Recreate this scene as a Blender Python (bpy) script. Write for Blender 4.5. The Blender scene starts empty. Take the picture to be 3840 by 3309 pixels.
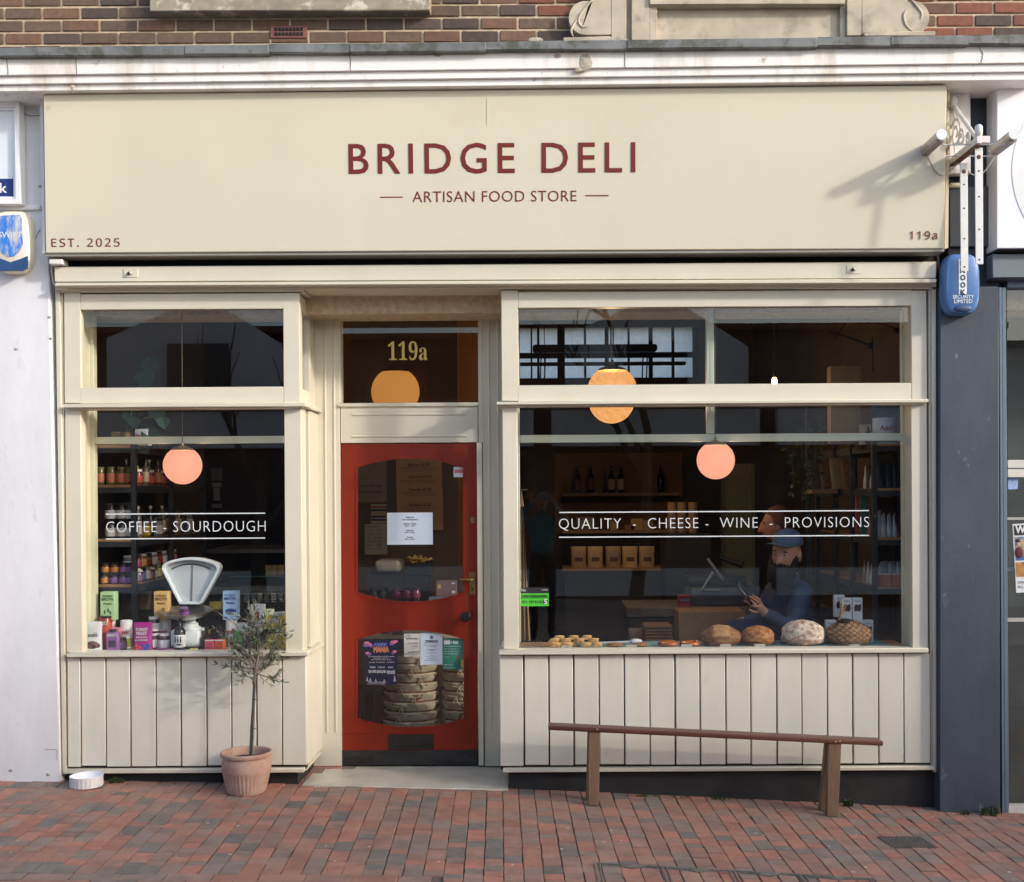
import bpy, bmesh, math, random, os
from mathutils import Vector, Matrix, noise
S = bpy.context.scene
COL = S.collection
rnd = random.Random(7)
# ---- calibrated camera: axis square to the shopfront, eye height H, distance D to the front plane (y = 0)
F, D, H, CX, CY, RO = 4277.0, 6.5, 1.67, 2036.0, 1862.0, 0.006
def at(px, py, y=0.0):
    """point of the plane at depth y that the photo shows at pixel (px, py)"""
    dx, dy = px - CX, py - CY
    k = (D + y) / F
    return Vector(((dx - RO * dy) * k, y, H - (dy + RO * dx) * k))
def X(px, py, y=0.0): return at(px, py, y).x
def Z(px, py, y=0.0): return at(px, py, y).z
def lin(c):
    return tuple((v / 12.92 if v <= .04045 else ((v + .055) / 1.055) ** 2.4) for v in [q / 255 for q in c])
def ground(x, y=0):
    """height of the pavement: it falls towards the right"""
    s = .5 * (.052 + .024) ; d = .5 * (.052 - .024); t = x + .25
    return -(s * t + d * (math.sqrt(t * t + .16) - .4)) - .002
# ---------------------------------------------------------------- materials
MATS = {}
def newmat(name):
    m = bpy.data.materials.new(name); m.use_nodes = True
    nt = m.node_tree; b = nt.nodes['Principled BSDF']
    return m, nt, b
def nd(nt, t, **kw):
    n = nt.nodes.new(t)
    for k, v in kw.items(): setattr(n, k, v)
    return n
def coords(nt, scale=(1, 1, 1)):
    tc = nd(nt, 'ShaderNodeTexCoord'); mp = nd(nt, 'ShaderNodeMapping')
    mp.inputs['Scale'].default_value = scale
    nt.links.new(tc.outputs['Object'], mp.inputs['Vector'])
    return mp.outputs['Vector']
def noi(nt, vec, scale, detail=4, rough=.55):
    n = nd(nt, 'ShaderNodeTexNoise'); n.inputs['Scale'].default_value = scale
    n.inputs['Detail'].default_value = detail; n.inputs['Roughness'].default_value = rough
    nt.links.new(vec, n.inputs['Vector']); return n.outputs['Fac']
def ramp(nt, fac, stops):
    r = nd(nt, 'ShaderNodeValToRGB'); e = r.color_ramp.elements
    while len(e) < len(stops): e.new(.5)
    for q, (p, c) in zip(e, stops):
        q.position = p; q.color = (c[0], c[1], c[2], 1) if not isinstance(c, (int, float)) else (c, c, c, 1)
    nt.links.new(fac, r.inputs['Fac']); return r.outputs['Color']
def mix(nt, fac, a, b, mode='MIX'):
    n = nd(nt, 'ShaderNodeMix', data_type='RGBA', blend_type=mode)
    for sock, v in ((n.inputs[0], fac), (n.inputs[6], a), (n.inputs[7], b)):
        if isinstance(v, (int, float)): sock.default_value = v
        elif isinstance(v, tuple): sock.default_value = (v[0], v[1], v[2], 1)
        else: nt.links.new(v, sock)
    return n.outputs[2]
def bumpn(nt, b, h, strength, dist=.002):
    n = nd(nt, 'ShaderNodeBump'); n.inputs['Strength'].default_value = strength; n.inputs['Distance'].default_value = dist
    nt.links.new(h, n.inputs['Height']); nt.links.new(n.outputs['Normal'], b.inputs['Normal'])
def mat(name, rgb, rough=.5, metal=0, var=.08, vs=5, bump=0, bs=80, stretch=(1, 1, 1), spots=None, attr=False, spec=.5, sp_lo=.6, sp_hi=.7, sp_scale=9, coat=0):
    """plain procedural surface: colour with soft variation, optional second colour in patches, fine bump. rgb is sRGB 0-255"""
    key = name
    if key in MATS: return MATS[key]
    m, nt, b = newmat(name)
    v = coords(nt, stretch)
    c = lin(rgb)
    if attr:
        a = nd(nt, 'ShaderNodeAttribute'); a.attribute_name = 'Col'; base = a.outputs['Color']
    else: base = c
    f = ramp(nt, noi(nt, v, vs), [(.3, 1 - var), (.7, 1 + var)])
    col = mix(nt, 1.0, base, f, 'MULTIPLY')
    if spots:
        s = ramp(nt, noi(nt, v, sp_scale, 6, .62), [(sp_lo, 0.0), (sp_hi, 1.0)])
        col = mix(nt, s, col, lin(spots))
    nt.links.new(col, b.inputs['Base Color'])
    b.inputs['Roughness'].default_value = rough; b.inputs['Metallic'].default_value = metal
    b.inputs['Specular IOR Level'].default_value = spec
    if coat: b.inputs['Coat Weight'].default_value = coat
    if bump: bumpn(nt, b, noi(nt, v, bs, 5), bump)
    MATS[key] = m
    return m
def lighter(rgb, g=1.0):
    m = sum(rgb) / 3
    return tuple(min(246, int((q * .9 + m * .1) * g + 3)) for q in rgb)
def col(rgb, rough=.5, metal=0, kind='dyed'):
    return mat(f'{kind}_{rgb[0]}_{rgb[1]}_{rgb[2]}_{int(rough*100)}', lighter(rgb), rough, metal, var=.1, vs=18)
def emis(name, rgb, strength, opal=False):
    m, nt, b = newmat(name)
    c = lin(rgb)
    b.inputs['Base Color'].default_value = (.3, .25, .2, 1); b.inputs['Roughness'].default_value = .35
    v = coords(nt)
    f = ramp(nt, noi(nt, v, 3), [(.3, tuple(x * .95 for x in c)), (.7, tuple(min(1, x * 1.05) for x in c))])
    nt.links.new(f, b.inputs['Emission Color']); b.inputs['Emission Strength'].default_value = strength
    if opal:   # thin opal glass: lets part of the lamp's own light straight through
        b.inputs['Base Color'].default_value = (.035, .025, .02, 1); b.inputs['Roughness'].default_value = .6; b.inputs['Specular IOR Level'].default_value = .12
        tr = nd(nt, 'ShaderNodeBsdfTransparent'); mx = nd(nt, 'ShaderNodeMixShader'); mx.inputs[0].default_value = .07
        nt.links.new(b.outputs[0], mx.inputs[1]); nt.links.new(tr.outputs[0], mx.inputs[2]); nt.links.new(mx.outputs[0], nt.nodes['Material Output'].inputs['Surface'])
    return m
def glass_mat(name, tint=(.985, .99, .988), ior=1.55):
    m, nt, b = newmat(name); nt.nodes.remove(b)
    out = nt.nodes['Material Output']
    tr = nd(nt, 'ShaderNodeBsdfTransparent'); tr.inputs['Color'].default_value = (*tint, 1)
    gl = nd(nt, 'ShaderNodeBsdfGlossy'); gl.inputs['Roughness'].default_value = .004
    fr = nd(nt, 'ShaderNodeFresnel'); ge = nd(nt, 'ShaderNodeNewGeometry'); mr = nd(nt, 'ShaderNodeMapRange')   # thin pane: same reflectance from both sides
    mr.inputs['To Min'].default_value = ior; mr.inputs['To Max'].default_value = 1 / ior
    nt.links.new(ge.outputs['Backfacing'], mr.inputs['Value']); nt.links.new(mr.outputs['Result'], fr.inputs['IOR'])
    bp = nd(nt, 'ShaderNodeBump'); bp.inputs['Strength'].default_value = .02; bp.inputs['Distance'].default_value = .002
    nt.links.new(noi(nt, coords(nt), 1.6, 2), bp.inputs['Height']); nt.links.new(bp.outputs['Normal'], gl.inputs['Normal'])
    mx = nd(nt, 'ShaderNodeMixShader')
    nt.links.new(fr.outputs['Fac'], mx.inputs[0]); nt.links.new(tr.outputs[0], mx.inputs[1]); nt.links.new(gl.outputs[0], mx.inputs[2])
    nt.links.new(mx.outputs[0], out.inputs['Surface'])
    return m
# ---------------------------------------------------------------- mesh helper
class MB:
    def __init__(s):
        s.bm = bmesh.new(); s.mi = 0; s.c = None; s.L = None
    def color(s, rgb):
        if s.L is None: s.L = s.bm.loops.layers.float_color.new('Col')
        s.c = (*rgb, 1)
    def fc(s, vs):
        try: f = s.bm.faces.new(vs)
        except ValueError: return None
        f.material_index = s.mi
        if s.L is not None and s.c:
            for l in f.loops: l[s.L] = s.c
        return f
    def vv(s, p): return s.bm.verts.new(p)
    def hexa(s, fr, bk, bev=0, seg=1):
        a = [s.vv(p) for p in fr]; b = [s.vv(p) for p in bk]
        fs = [s.fc(a), s.fc(b[::-1])] + [s.fc([a[i], b[i], b[(i + 1) % 4], a[(i + 1) % 4]]) for i in range(4)]
        if bev:
            es = {e for f in fs for e in f.edges}
            r = bmesh.ops.bevel(s.bm, geom=list(es), offset=bev, segments=seg, affect='EDGES', profile=.5)
            for f in r['faces']:
                f.material_index = s.mi
                if s.L is not None and s.c:
                    for l in f.loops: l[s.L] = s.c
        return s
    def box(s, x0, x1, y0, y1, z0, z1, bev=0, seg=1):
        return s.hexa([(x0, y0, z1), (x1, y0, z1), (x1, y0, z0), (x0, y0, z0)], [(x0, y1, z1), (x1, y1, z1), (x1, y1, z0), (x0, y1, z0)], bev, seg)
    def rbox(s, x0, y0, x1, y1, yf=0, dep=.05, bev=.003, seg=1):
        xm, ym = (x0 + x1) / 2, (y0 + y1) / 2
        return s.box(X(x0, ym, yf), X(x1, ym, yf), yf, yf + dep, Z(xm, y1, yf), Z(xm, y0, yf), bev, seg)
    def qbox(s, tl, tr, br, bl, yf=0, dep=.05, bev=0, ytop=None):
        yt = yf if ytop is None else ytop
        f = [at(*tl, yt), at(*tr, yt), at(*br, yf), at(*bl, yf)]
        yb = max(yf, yt) + dep
        return s.hexa(f, [(p.x, yb, p.z) for p in f], bev)
    def lathe(s, c, prof, n=24, cap=True, sx=1, sy=1, ribs=None):
        rings = []
        for i, (r, z) in enumerate(prof):
            ring = []
            for k in range(n):
                a = 2 * math.pi * k / n
                q = r if not ribs else r * (1 + ribs(i, k))
                ring.append(s.vv((c[0] + q * math.cos(a) * sx, c[1] + q * math.sin(a) * sy, c[2] + z)))
            rings.append(ring)
        for a, b in zip(rings, rings[1:]):
            for k in range(n): s.fc([a[k], a[(k + 1) % n], b[(k + 1) % n], b[k]])
        if cap: s.fc(rings[0][::-1]); s.fc(rings[-1])
        return s
    def tube(s, pts, r, n=8, cap=True, flat=1.0):
        pts = [Vector(p) for p in pts]; rings = []
        up = Vector((0, 0, 1))
        prev = None
        for i, p in enumerate(pts):
            t = (pts[min(i + 1, len(pts) - 1)] - pts[max(i - 1, 0)]).normalized()
            if prev is None:
                a = t.cross(up)
                if a.length < .05: a = t.cross(Vector((1, 0, 0)))
                a.normalize()
            else:
                a = prev - t * prev.dot(t); a.normalize()
            prev = a; b = t.cross(a)
            rr = r[i] if isinstance(r, (list, tuple)) else r
            rings.append([s.vv(p + a * rr * math.cos(2 * math.pi * k / n) + b * rr * flat * math.sin(2 * math.pi * k / n)) for k in range(n)])
        for a, b in zip(rings, rings[1:]):
            for k in range(n): s.fc([a[k], a[(k + 1) % n], b[(k + 1) % n], b[k]])
        if cap: s.fc(rings[0][::-1]); s.fc(rings[-1])
        return s
    def prism(s, poly, y0, y1):
        """polygon in x-z extruded along y"""
        a = [s.vv((x, y0, z)) for x, z in poly]; b = [s.vv((x, y1, z)) for x, z in poly]
        s.fc(a); s.fc(b[::-1]); n = len(poly)
        for i in range(n): s.fc([a[i], b[i], b[(i + 1) % n], a[(i + 1) % n]])
        return s
    def ringprism(s, outer, inner, y0, y1):
        """frame between two outlines with the same number of points"""
        n = len(outer)
        oa = [s.vv((x, y0, z)) for x, z in outer]; ia = [s.vv((x, y0, z)) for x, z in inner]
        ob = [s.vv((x, y1, z)) for x, z in outer]; ib = [s.vv((x, y1, z)) for x, z in inner]
        for i in range(n):
            j = (i + 1) % n
            s.fc([oa[i], oa[j], ia[j], ia[i]]); s.fc([ob[i], ib[i], ib[j], ob[j]])
            s.fc([oa[i], ob[i], ob[j], oa[j]]); s.fc([ia[i], ia[j], ib[j], ib[i]])
        return s
    def ball(s, c, r, nu=16, nv=10, fn=None):
        if isinstance(r, (int, float)): r = (r, r, r)
        rings = []
        def pt(a, b):
            d = Vector((math.cos(a) * math.cos(b), math.sin(a) * math.cos(b), math.sin(b)))
            k = fn(d) if fn else 1
            return s.vv((c[0] + d.x * r[0] * k, c[1] + d.y * r[1] * k, c[2] + d.z * r[2] * k))
        top = pt(0, math.pi / 2); bot = pt(0, -math.pi / 2)
        for j in range(1, nv):
            b = -math.pi / 2 + math.pi * j / nv
            rings.append([pt(2 * math.pi * i / nu, b) for i in range(nu)])
        for i in range(nu):
            s.fc([bot, rings[0][(i + 1) % nu], rings[0][i]]); s.fc([top, rings[-1][i], rings[-1][(i + 1) % nu]])
        for a, b in zip(rings, rings[1:]):
            for i in range(nu): s.fc([a[i], a[(i + 1) % nu], b[(i + 1) % nu], b[i]])
        return s
    def pieces(s, name, mats, parent=None, smooth=True):
        """every connected piece becomes an object of its own"""
        s.bm.verts.index_update(); seen = set(); out = []
        for v0 in list(s.bm.verts):
            if v0.index in seen: continue
            st = [v0]; seen.add(v0.index); grp = []
            while st:
                v = st.pop(); grp.append(v)
                for e in v.link_edges:
                    w = e.other_vert(v)
                    if w.index not in seen: seen.add(w.index); st.append(w)
            n = MB(); mp = {v.index: n.vv(v.co) for v in grp}
            for f in {f for v in grp for f in v.link_faces}:
                n.mi = f.material_index; n.fc([mp[v.index] for v in f.verts])
            out.append(n.build(name, mats, parent, smooth))
        s.bm.free(); return out
    def build(s, name, mats, parent=None, smooth=True, recalc=True, origin=None):
        if recalc: bmesh.ops.recalc_face_normals(s.bm, faces=s.bm.faces)
        if parent is None and origin is None and s.bm.verts:
            xs = [v.co for v in s.bm.verts]
            lo = [min(v[i] for v in xs) for i in range(3)]; hi = [max(v[i] for v in xs) for i in range(3)]
            origin = Vector(((lo[0] + hi[0]) / 2, (lo[1] + hi[1]) / 2, lo[2]))
        me = bpy.data.meshes.new(name)
        if parent is None:
            bmesh.ops.translate(s.bm, verts=s.bm.verts, vec=-Vector(origin))
        s.bm.to_mesh(me); s.bm.free()
        if not isinstance(mats, (list, tuple)): mats = [mats]
        for m in mats: me.materials.append(m)
        if smooth:
            me.polygons.foreach_set('use_smooth', [True] * len(me.polygons))
            me.set_sharp_from_angle(angle=math.radians(38))
        o = bpy.data.objects.new(name, me); COL.objects.link(o)
        if parent is None: o.location = origin
        else: attach(o, parent)
        return o
WL = {}
def wloc(o):
    p = Vector((0, 0, 0))
    while o is not None:
        p = p + o.location; o = o.parent
    return p
def attach(o, parent):
    """o's mesh is in world coordinates: keep it there under an unrotated parent"""
    o.parent = parent; o.location = -wloc(parent) if not o.location.length else o.location - wloc(parent)
def tag(o, label=None, cat=None, group=None, kind=None):
    if label: o['label'] = label
    if cat: o['category'] = cat
    if group: o['group'] = group
    if kind: o['kind'] = kind
    return o
def thing(name, label, cat, loc=(0, 0, 0), group=None):
    o = bpy.data.objects.new(name, None); COL.objects.link(o); o.location = loc; o.empty_display_size = .05
    return tag(o, label, cat, group)
def part(name, parent, loc=None):
    o = bpy.data.objects.new(name, None); COL.objects.link(o); o.empty_display_size = .05
    o.parent = parent; o.location = Vector(loc) - wloc(parent) if loc is not None else Vector((0, 0, 0))
    return o
def kids(o): return [c for c in bpy.data.objects if c.parent == o]
CH = {}
def remember(root):
    CH[root.name] = [(c, kids(c)) for c in kids(root)]
    return root
def dup(root, loc, label=None, group=None, rz=None, scale=None):
    r = root.copy(); COL.objects.link(r); r.location = loc
    if label: r['label'] = label
    if group: r['group'] = group
    if rz is not None: r.rotation_euler.z = rz
    if scale is not None: r.scale = scale
    for c, g in CH[root.name]:
        k = c.copy(); COL.objects.link(k); k.parent = r
        for e in g:
            q = e.copy(); COL.objects.link(q); q.parent = k
    return r
# ---------------------------------------------------------------- lettering
FD = bpy.utils.system_resource('DATAFILES', path='fonts')
def font(fn):
    try: return bpy.data.fonts.load(os.path.join(FD, fn))
    except Exception: return None
MATHF = font('NotoSansMath-Regular.woff2')
INTER = None      # the built-in sans
def serif(s):
    """letters of the bold serif alphabet"""
    o = ''
    for ch in s:
        if ch.isdigit(): o += chr(0x1D7CE + int(ch))
        elif 'a' <= ch <= 'z': o += chr(0x1D41A + ord(ch) - 97)
        elif 'A' <= ch <= 'Z': o += chr(0x1D400 + ord(ch) - 65)
        else: o += ch
    return o
def glyphs(s, fnt, off, sp, align='CENTER'):
    cu = bpy.data.curves.new('lettering', 'FONT'); cu.body = s
    if fnt: cu.font = fnt
    cu.size = 1; cu.offset = min(0, off); cu.space_character = sp; cu.resolution_u = 3; cu.align_x = align
    o = bpy.data.objects.new('lettering', cu); COL.objects.link(o)
    dg = bpy.context.evaluated_depsgraph_get()
    me = bpy.data.meshes.new_from_object(o.evaluated_get(dg))
    bpy.data.objects.remove(o); bpy.data.curves.remove(cu)
    return me
def wtext(items, m, parent, name='lettering'):
    """items: (string, x0, x1, z0, z1, y, font, offset, spacing): each string fitted into its world rectangle; one mesh"""
    bm = bmesh.new()
    for it in items:
        s, x0, x1, z0, z1, y = it[:6]
        fnt = it[6] if len(it) > 6 and it[6] else None
        off = it[7] if len(it) > 7 else 0
        sp = it[8] if len(it) > 8 else 1
        me = glyphs(s, fnt, off, sp)
        if not me.vertices: continue
        xs = [v.co.x for v in me.vertices]; ys = [v.co.y for v in me.vertices]
        ax, bx, ay, by = min(xs), max(xs), min(ys), max(ys)
        for v in me.vertices:
            p = v.co.copy()
            v.co = (x0 + (p.x - ax) / (bx - ax) * (x1 - x0), y, z0 + (p.y - ay) / max(1e-6, by - ay) * (z1 - z0))
        bm.from_mesh(me)
        if off > 0:   # heavier strokes: the outline laid down again a hair beside itself
            e = off * .8 * (z1 - z0) / max(1e-6, by - ay)
            for i, (dx, dz) in enumerate(((-e, -e), (e, -e), (e, e), (-e, e))):
                m2 = me.copy()
                for v in m2.vertices: v.co.x += dx; v.co.z += dz; v.co.y -= .00022 * (i + 1)
                bm.from_mesh(m2); bpy.data.meshes.remove(m2)
        bpy.data.meshes.remove(me)
    me = bpy.data.meshes.new(name); bm.to_mesh(me); bm.free(); me.materials.append(m)
    o = bpy.data.objects.new(name, me); COL.objects.link(o)
    if parent: attach(o, parent)
    return o
def text(items, y, m, parent, name='lettering', f=None, off=0, sp=1):
    """items: (string, px0, py0, px1, py1[, offset, spacing])"""
    out = []
    for it in items:
        s, a, b, c, d = it[:5]
        xm, ym = (a + c) / 2, (b + d) / 2
        out.append((s, X(a, ym, y), X(c, ym, y), Z(xm, d, y), Z(xm, b, y), y, f, it[5] if len(it) > 5 else off, it[6] if len(it) > 6 else sp))
    return wtext(out, m, parent, name)
# ---------------------------------------------------------------- shared materials
CREAM = mat('cream_paint', (214, 207, 188), .42, var=.035, vs=3, bump=.12, bs=35, spots=(196, 184, 160), sp_lo=.66, sp_hi=.9, sp_scale=3)
PANEL = mat('panel_paint', (220, 215, 199), .5, var=.06, vs=5, bump=.25, bs=30, stretch=(1, 1, .3), spots=(176, 164, 144), sp_lo=.63, sp_hi=.95, sp_scale=9, attr=True)
SIGNM = mat('sign_paint', (214, 206, 184), .5, var=.035, vs=1.6, bump=.1, bs=3, spots=(204, 194, 170), sp_lo=.6, sp_hi=1.0, sp_scale=2.2, stretch=(1, 1, .7))
INNERC = mat('inner_frame_paint', (222, 220, 192), .45, var=.05, vs=4)
DARKGAP = mat('dark_gap', (26, 22, 20), .8)
GLASS = glass_mat('window_glass')
MAROON = mat('maroon_lettering', (112, 28, 16), .45, var=.05)
VINYL = mat('white_vinyl', (226, 232, 232), .5, var=.03)
GOLD = mat('gold_leaf', (214, 186, 92), .35, .25, var=.12)
INK = mat('black_ink', (36, 36, 40), .6)
WHITEINK = mat('white_ink', (228, 228, 226), .6)
STEEL = mat('dark_steel', (70, 74, 78), .5, .5, var=.15, vs=12, spots=(140, 142, 142), sp_lo=.66, sp_hi=.75, sp_scale=20)
# ---------------------------------------------------------------- pavement (paver by paver near the shop, one sheet beyond)
PAV, nt, b = newmat('clay_pavers')
a = nd(nt, 'ShaderNodeAttribute'); a.attribute_name = 'Col'
v = coords(nt)
c1 = mix(nt, 1.0, a.outputs['Color'], ramp(nt, noi(nt, v, 9, 6, .7), [(.28, .68), (.72, 1.28)]), 'MULTIPLY')
c2 = mix(nt, ramp(nt, noi(nt, v, 1.1, 5, .65), [(.4, 0.05), (.7, .42)]), c1, lin((134, 112, 98)))
c3 = mix(nt, ramp(nt, noi(nt, v, 160, 2), [(.66, 0.), (.74, .3)]), c2, lin((182, 168, 160)))
nt.links.new(c3, b.inputs['Base Color']); b.inputs['Roughness'].default_value = .78
bumpn(nt, b, noi(nt, v, 120, 5, .7), .5, .003)
JOINT = mat('joint_sand', (112, 98, 86), .95, var=.2, vs=30, bump=.6, bs=200, spots=(66, 78, 44), sp_lo=.55, sp_hi=.7, sp_scale=5)
mb = MB()
nx = 60
xs = [-30 + i for i in range(61)]
xs = sorted(set([x for x in xs] + [-3 + .25 * i for i in range(25)]))
ys = [-40, -20, -11.4, -7, -3.6, -2, 0, .6, 3, 8, 14]
g = [[mb.vv((x, y, ground(max(-4, min(4, x))) - .012)) for y in ys] for x in xs]
for i in range(len(xs) - 1):
    for j in range(len(ys) - 1):
        mb.fc([g[i][j], g[i + 1][j], g[i + 1][j + 1], g[i][j + 1]])
STREET = mat('bounce_street_paving', (170, 152, 140), .85, var=.15, vs=1.5)  # street out of view, toned pale to bounce light onto the shopfront
for f in mb.bm.faces:
    if f.calc_center_median().y < -3.9 or abs(f.calc_center_median().x) > 4.7: f.material_index = 1
tag(mb.build('ground', [JOINT, STREET], origin=(0, 0, 0)), 'sandy ground sheet under the brick paving of the street', 'ground', kind='structure')
mb = MB()
PC = [((168, 114, 96), 4.5), ((162, 115, 98), 5), ((154, 117, 102), 5), ((145, 117, 104), 5), ((135, 117, 106), 3.6), ((114, 108, 102), 1.6), ((124, 114, 105), 1.9)]
PW = [w for _, w in PC]
def paver(x0, x1, y0, y1, rot):
    c = lin(rnd.choices(PC, PW)[0][0]); k = rnd.uniform(.9, 1.12)
    mb.color((c[0] * k, c[1] * k, c[2] * k))
    j = .0010 + rnd.random() * .0014; x0 += rnd.gauss(0, .0012); x1 += rnd.gauss(0, .0012); h = rnd.gauss(0, .0012); tx = rnd.gauss(0, .012); ty = rnd.gauss(0, .012)
    def w(x, y, z):
        X_, Y_ = x * math.cos(rot) - y * math.sin(rot), x * math.sin(rot) + y * math.cos(rot)
        return mb.vv((X_, Y_, ground(X_) + z))
    cx, cy = (x0 + x1) / 2, (y0 + y1) / 2
    lo = [w(x, y, -.012) for x, y in ((x0 + j, y0 + j), (x1 - j, y0 + j), (x1 - j, y1 - j), (x0 + j, y1 - j))]
    e = .0022
    mid = [w(x, y, h + (x - cx) * tx + (y - cy) * ty - .003) for x, y in ((x0 + j, y0 + j), (x1 - j, y0 + j), (x1 - j, y1 - j), (x0 + j, y1 - j))]
    hi = [w(x, y, h + (x - cx) * tx + (y - cy) * ty) for x, y in ((x0 + j + e, y0 + j + e), (x1 - j - e, y0 + j + e), (x1 - j - e, y1 - j - e), (x0 + j + e, y1 - j - e))]
    for p, q in ((lo, mid), (mid, hi)):
        for i in range(4): mb.fc([p[i], p[(i + 1) % 4], q[(i + 1) % 4], q[i]])
    mb.fc(hi)
ROT = math.radians(2.2)
x = -4.6
CW = .089
while x < 4.6:
    y = -3.6 + rnd.uniform(0, .2)
    lim = -1.47 if x < -.55 else -3.6
    y = max(y, lim) if x < -.55 else y
    while y < .66:
        l = rnd.choices((.15, .11, .076), (3.2, 1.8, 5))[0]
        paver(x, x + CW, y, y + l, ROT)
        y += l
    x += CW
y = -1.47
row = 0
while y > -3.4:
    x = -4.7 + (.1 if row % 2 else 0)
    while x < -.56:
        l = .2
        paver(x, min(x + l, -.553), y - CW, y, ROT); x += l
    y -= CW; row += 1
tag(mb.build('pavement', PAV, smooth=False, recalc=False, origin=(0, 0, 0)), 'red and grey clay brick paving in front of the shop', 'pavement', kind='structure')
# ---------------------------------------------------------------- the brick building above
BR, nt, b = newmat('old_brick')
a = nd(nt, 'ShaderNodeAttribute'); a.attribute_name = 'Col'
v = coords(nt)
c1 = mix(nt, 1.0, a.outputs['Color'], ramp(nt, noi(nt, v, 26, 6, .7), [(.25, .72), (.75, 1.3)]), 'MULTIPLY')
c2 = mix(nt, ramp(nt, noi(nt, v, 7, 6, .65), [(.55, 0.), (.75, .5)]), c1, lin((84, 72, 68)))
nt.links.new(c2, b.inputs['Base Color']); b.inputs['Roughness'].default_value = .85
bumpn(nt, b, noi(nt, v, 60, 6, .7), .6, .004)
MORTAR = mat('lime_mortar', (196, 176, 150), .95, var=.2, vs=30, bump=.7, bs=160)
STONE = mat('weathered_stone', (190, 178, 160), .9, var=.16, vs=7, bump=.5, bs=130, spots=(138, 128, 116), sp_lo=.52, sp_hi=.72, sp_scale=5)
STONEDIRTY = mat('dirty_stone', (150, 140, 126), .92, var=.25, vs=9, bump=.5, bs=130, spots=(206, 196, 178), sp_lo=.55, sp_hi=.66, sp_scale=11)
BY = .2
bld = thing('brick_building', 'old brown brick building with white painted cornice above the shop', 'building', (0, .25, 3))
mb = MB()
mb.color(lin((120, 90, 70))); zb = Z(2036, 215, BY)
ch = .0745; bl = .2235
z0 = Z(1900, 159, BY) - 3 * ch
mb.mi = 1; mb.box(-4.6, 4.6, BY + .008, BY + .3, 2.75, 6.4)
mb.mi = 0
NR = 26
for r in range(NR):
    z = z0 + r * ch
    off = (r % 2) * bl / 2
    x = -4.6 + off - bl
    while x < 4.6:
        l = bl
        cx = x + l / 2
        t = max(0, min(1, (cx + 1.2) / 1.6)) * .75 + rnd.uniform(-.45, .35)
        base = (128, 80, 62) if t > .5 else ((112, 84, 68) if t > .2 else (100, 82, 70))
        if rnd.random() < .22: base = (84, 70, 64)
        k = rnd.uniform(.85, 1.15); c = lin(base); mb.color(tuple(q * k for q in c))
        g_ = .0068
        dz = rnd.gauss(0, .0008); dy = rnd.gauss(0, .0015)
        a0, a1 = max(-4.6, x + g_), min(4.6, x + l - g_)
        if a1 - a0 > .02:
            mb.box(a0, a1, BY + dy, BY + .03, z + g_ + dz, z + ch - g_ + dz, .003)
        x += l
mb.build('wall', [BR, MORTAR], bld)
# stone window sill, left
mb = MB(); mb.qbox((560, -60), (1612, -72), (1612, 37), (560, 44), BY - .09, .12, .006)
mb.build('window_sill', STONEDIRTY, bld)
mb = MB(); mb.rbox(900, -1500, 1300, -72, BY - .02, .1, .003); mb.bm.free()
# stone window surround with scroll consoles, right
mb = MB(); y1 = BY - .05
mb.qbox((2292, -900), (2349, -900), (2349, 150), (2292, 152), y1 - .012, .16, .003)
mb.qbox((2368, -900), (2436, -900), (2436, 150), (2368, 152), y1 - .012, .16, .003)
mb.qbox((2349, -900), (2368, -900), (2368, 150), (2349, 152), y1 + .03, .1)
mb.qbox((2436, -40), (3170, -44), (3170, 14), (2436, 18), y1 - .03, .16, .004)
mb.qbox((2436, 18), (2464, 18), (2464, 152), (2436, 153), y1 - .004, .16, .003)
mb.qbox((3150, 16), (3172, 16), (3172, 140), (3150, 140), y1 + .012, .16, .003)
mb.qbox((3176, -900), (3232, -900), (3232, 132), (3176, 135), y1 - .012, .16, .003)
mb.qbox((2464, 22), (3150, 18), (3150, 142), (2464, 150), y1 + .035, .12)
mb.qbox((2112, 140), (2290, 136), (2290, 158), (2112, 162), y1 - .02, .14, .004)
mb.qbox((3240, 120), (3508, 117), (3508, 133), (3240, 137), y1 - .02, .14, .004)
mb.build('window_surround', STONE, bld)
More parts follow.
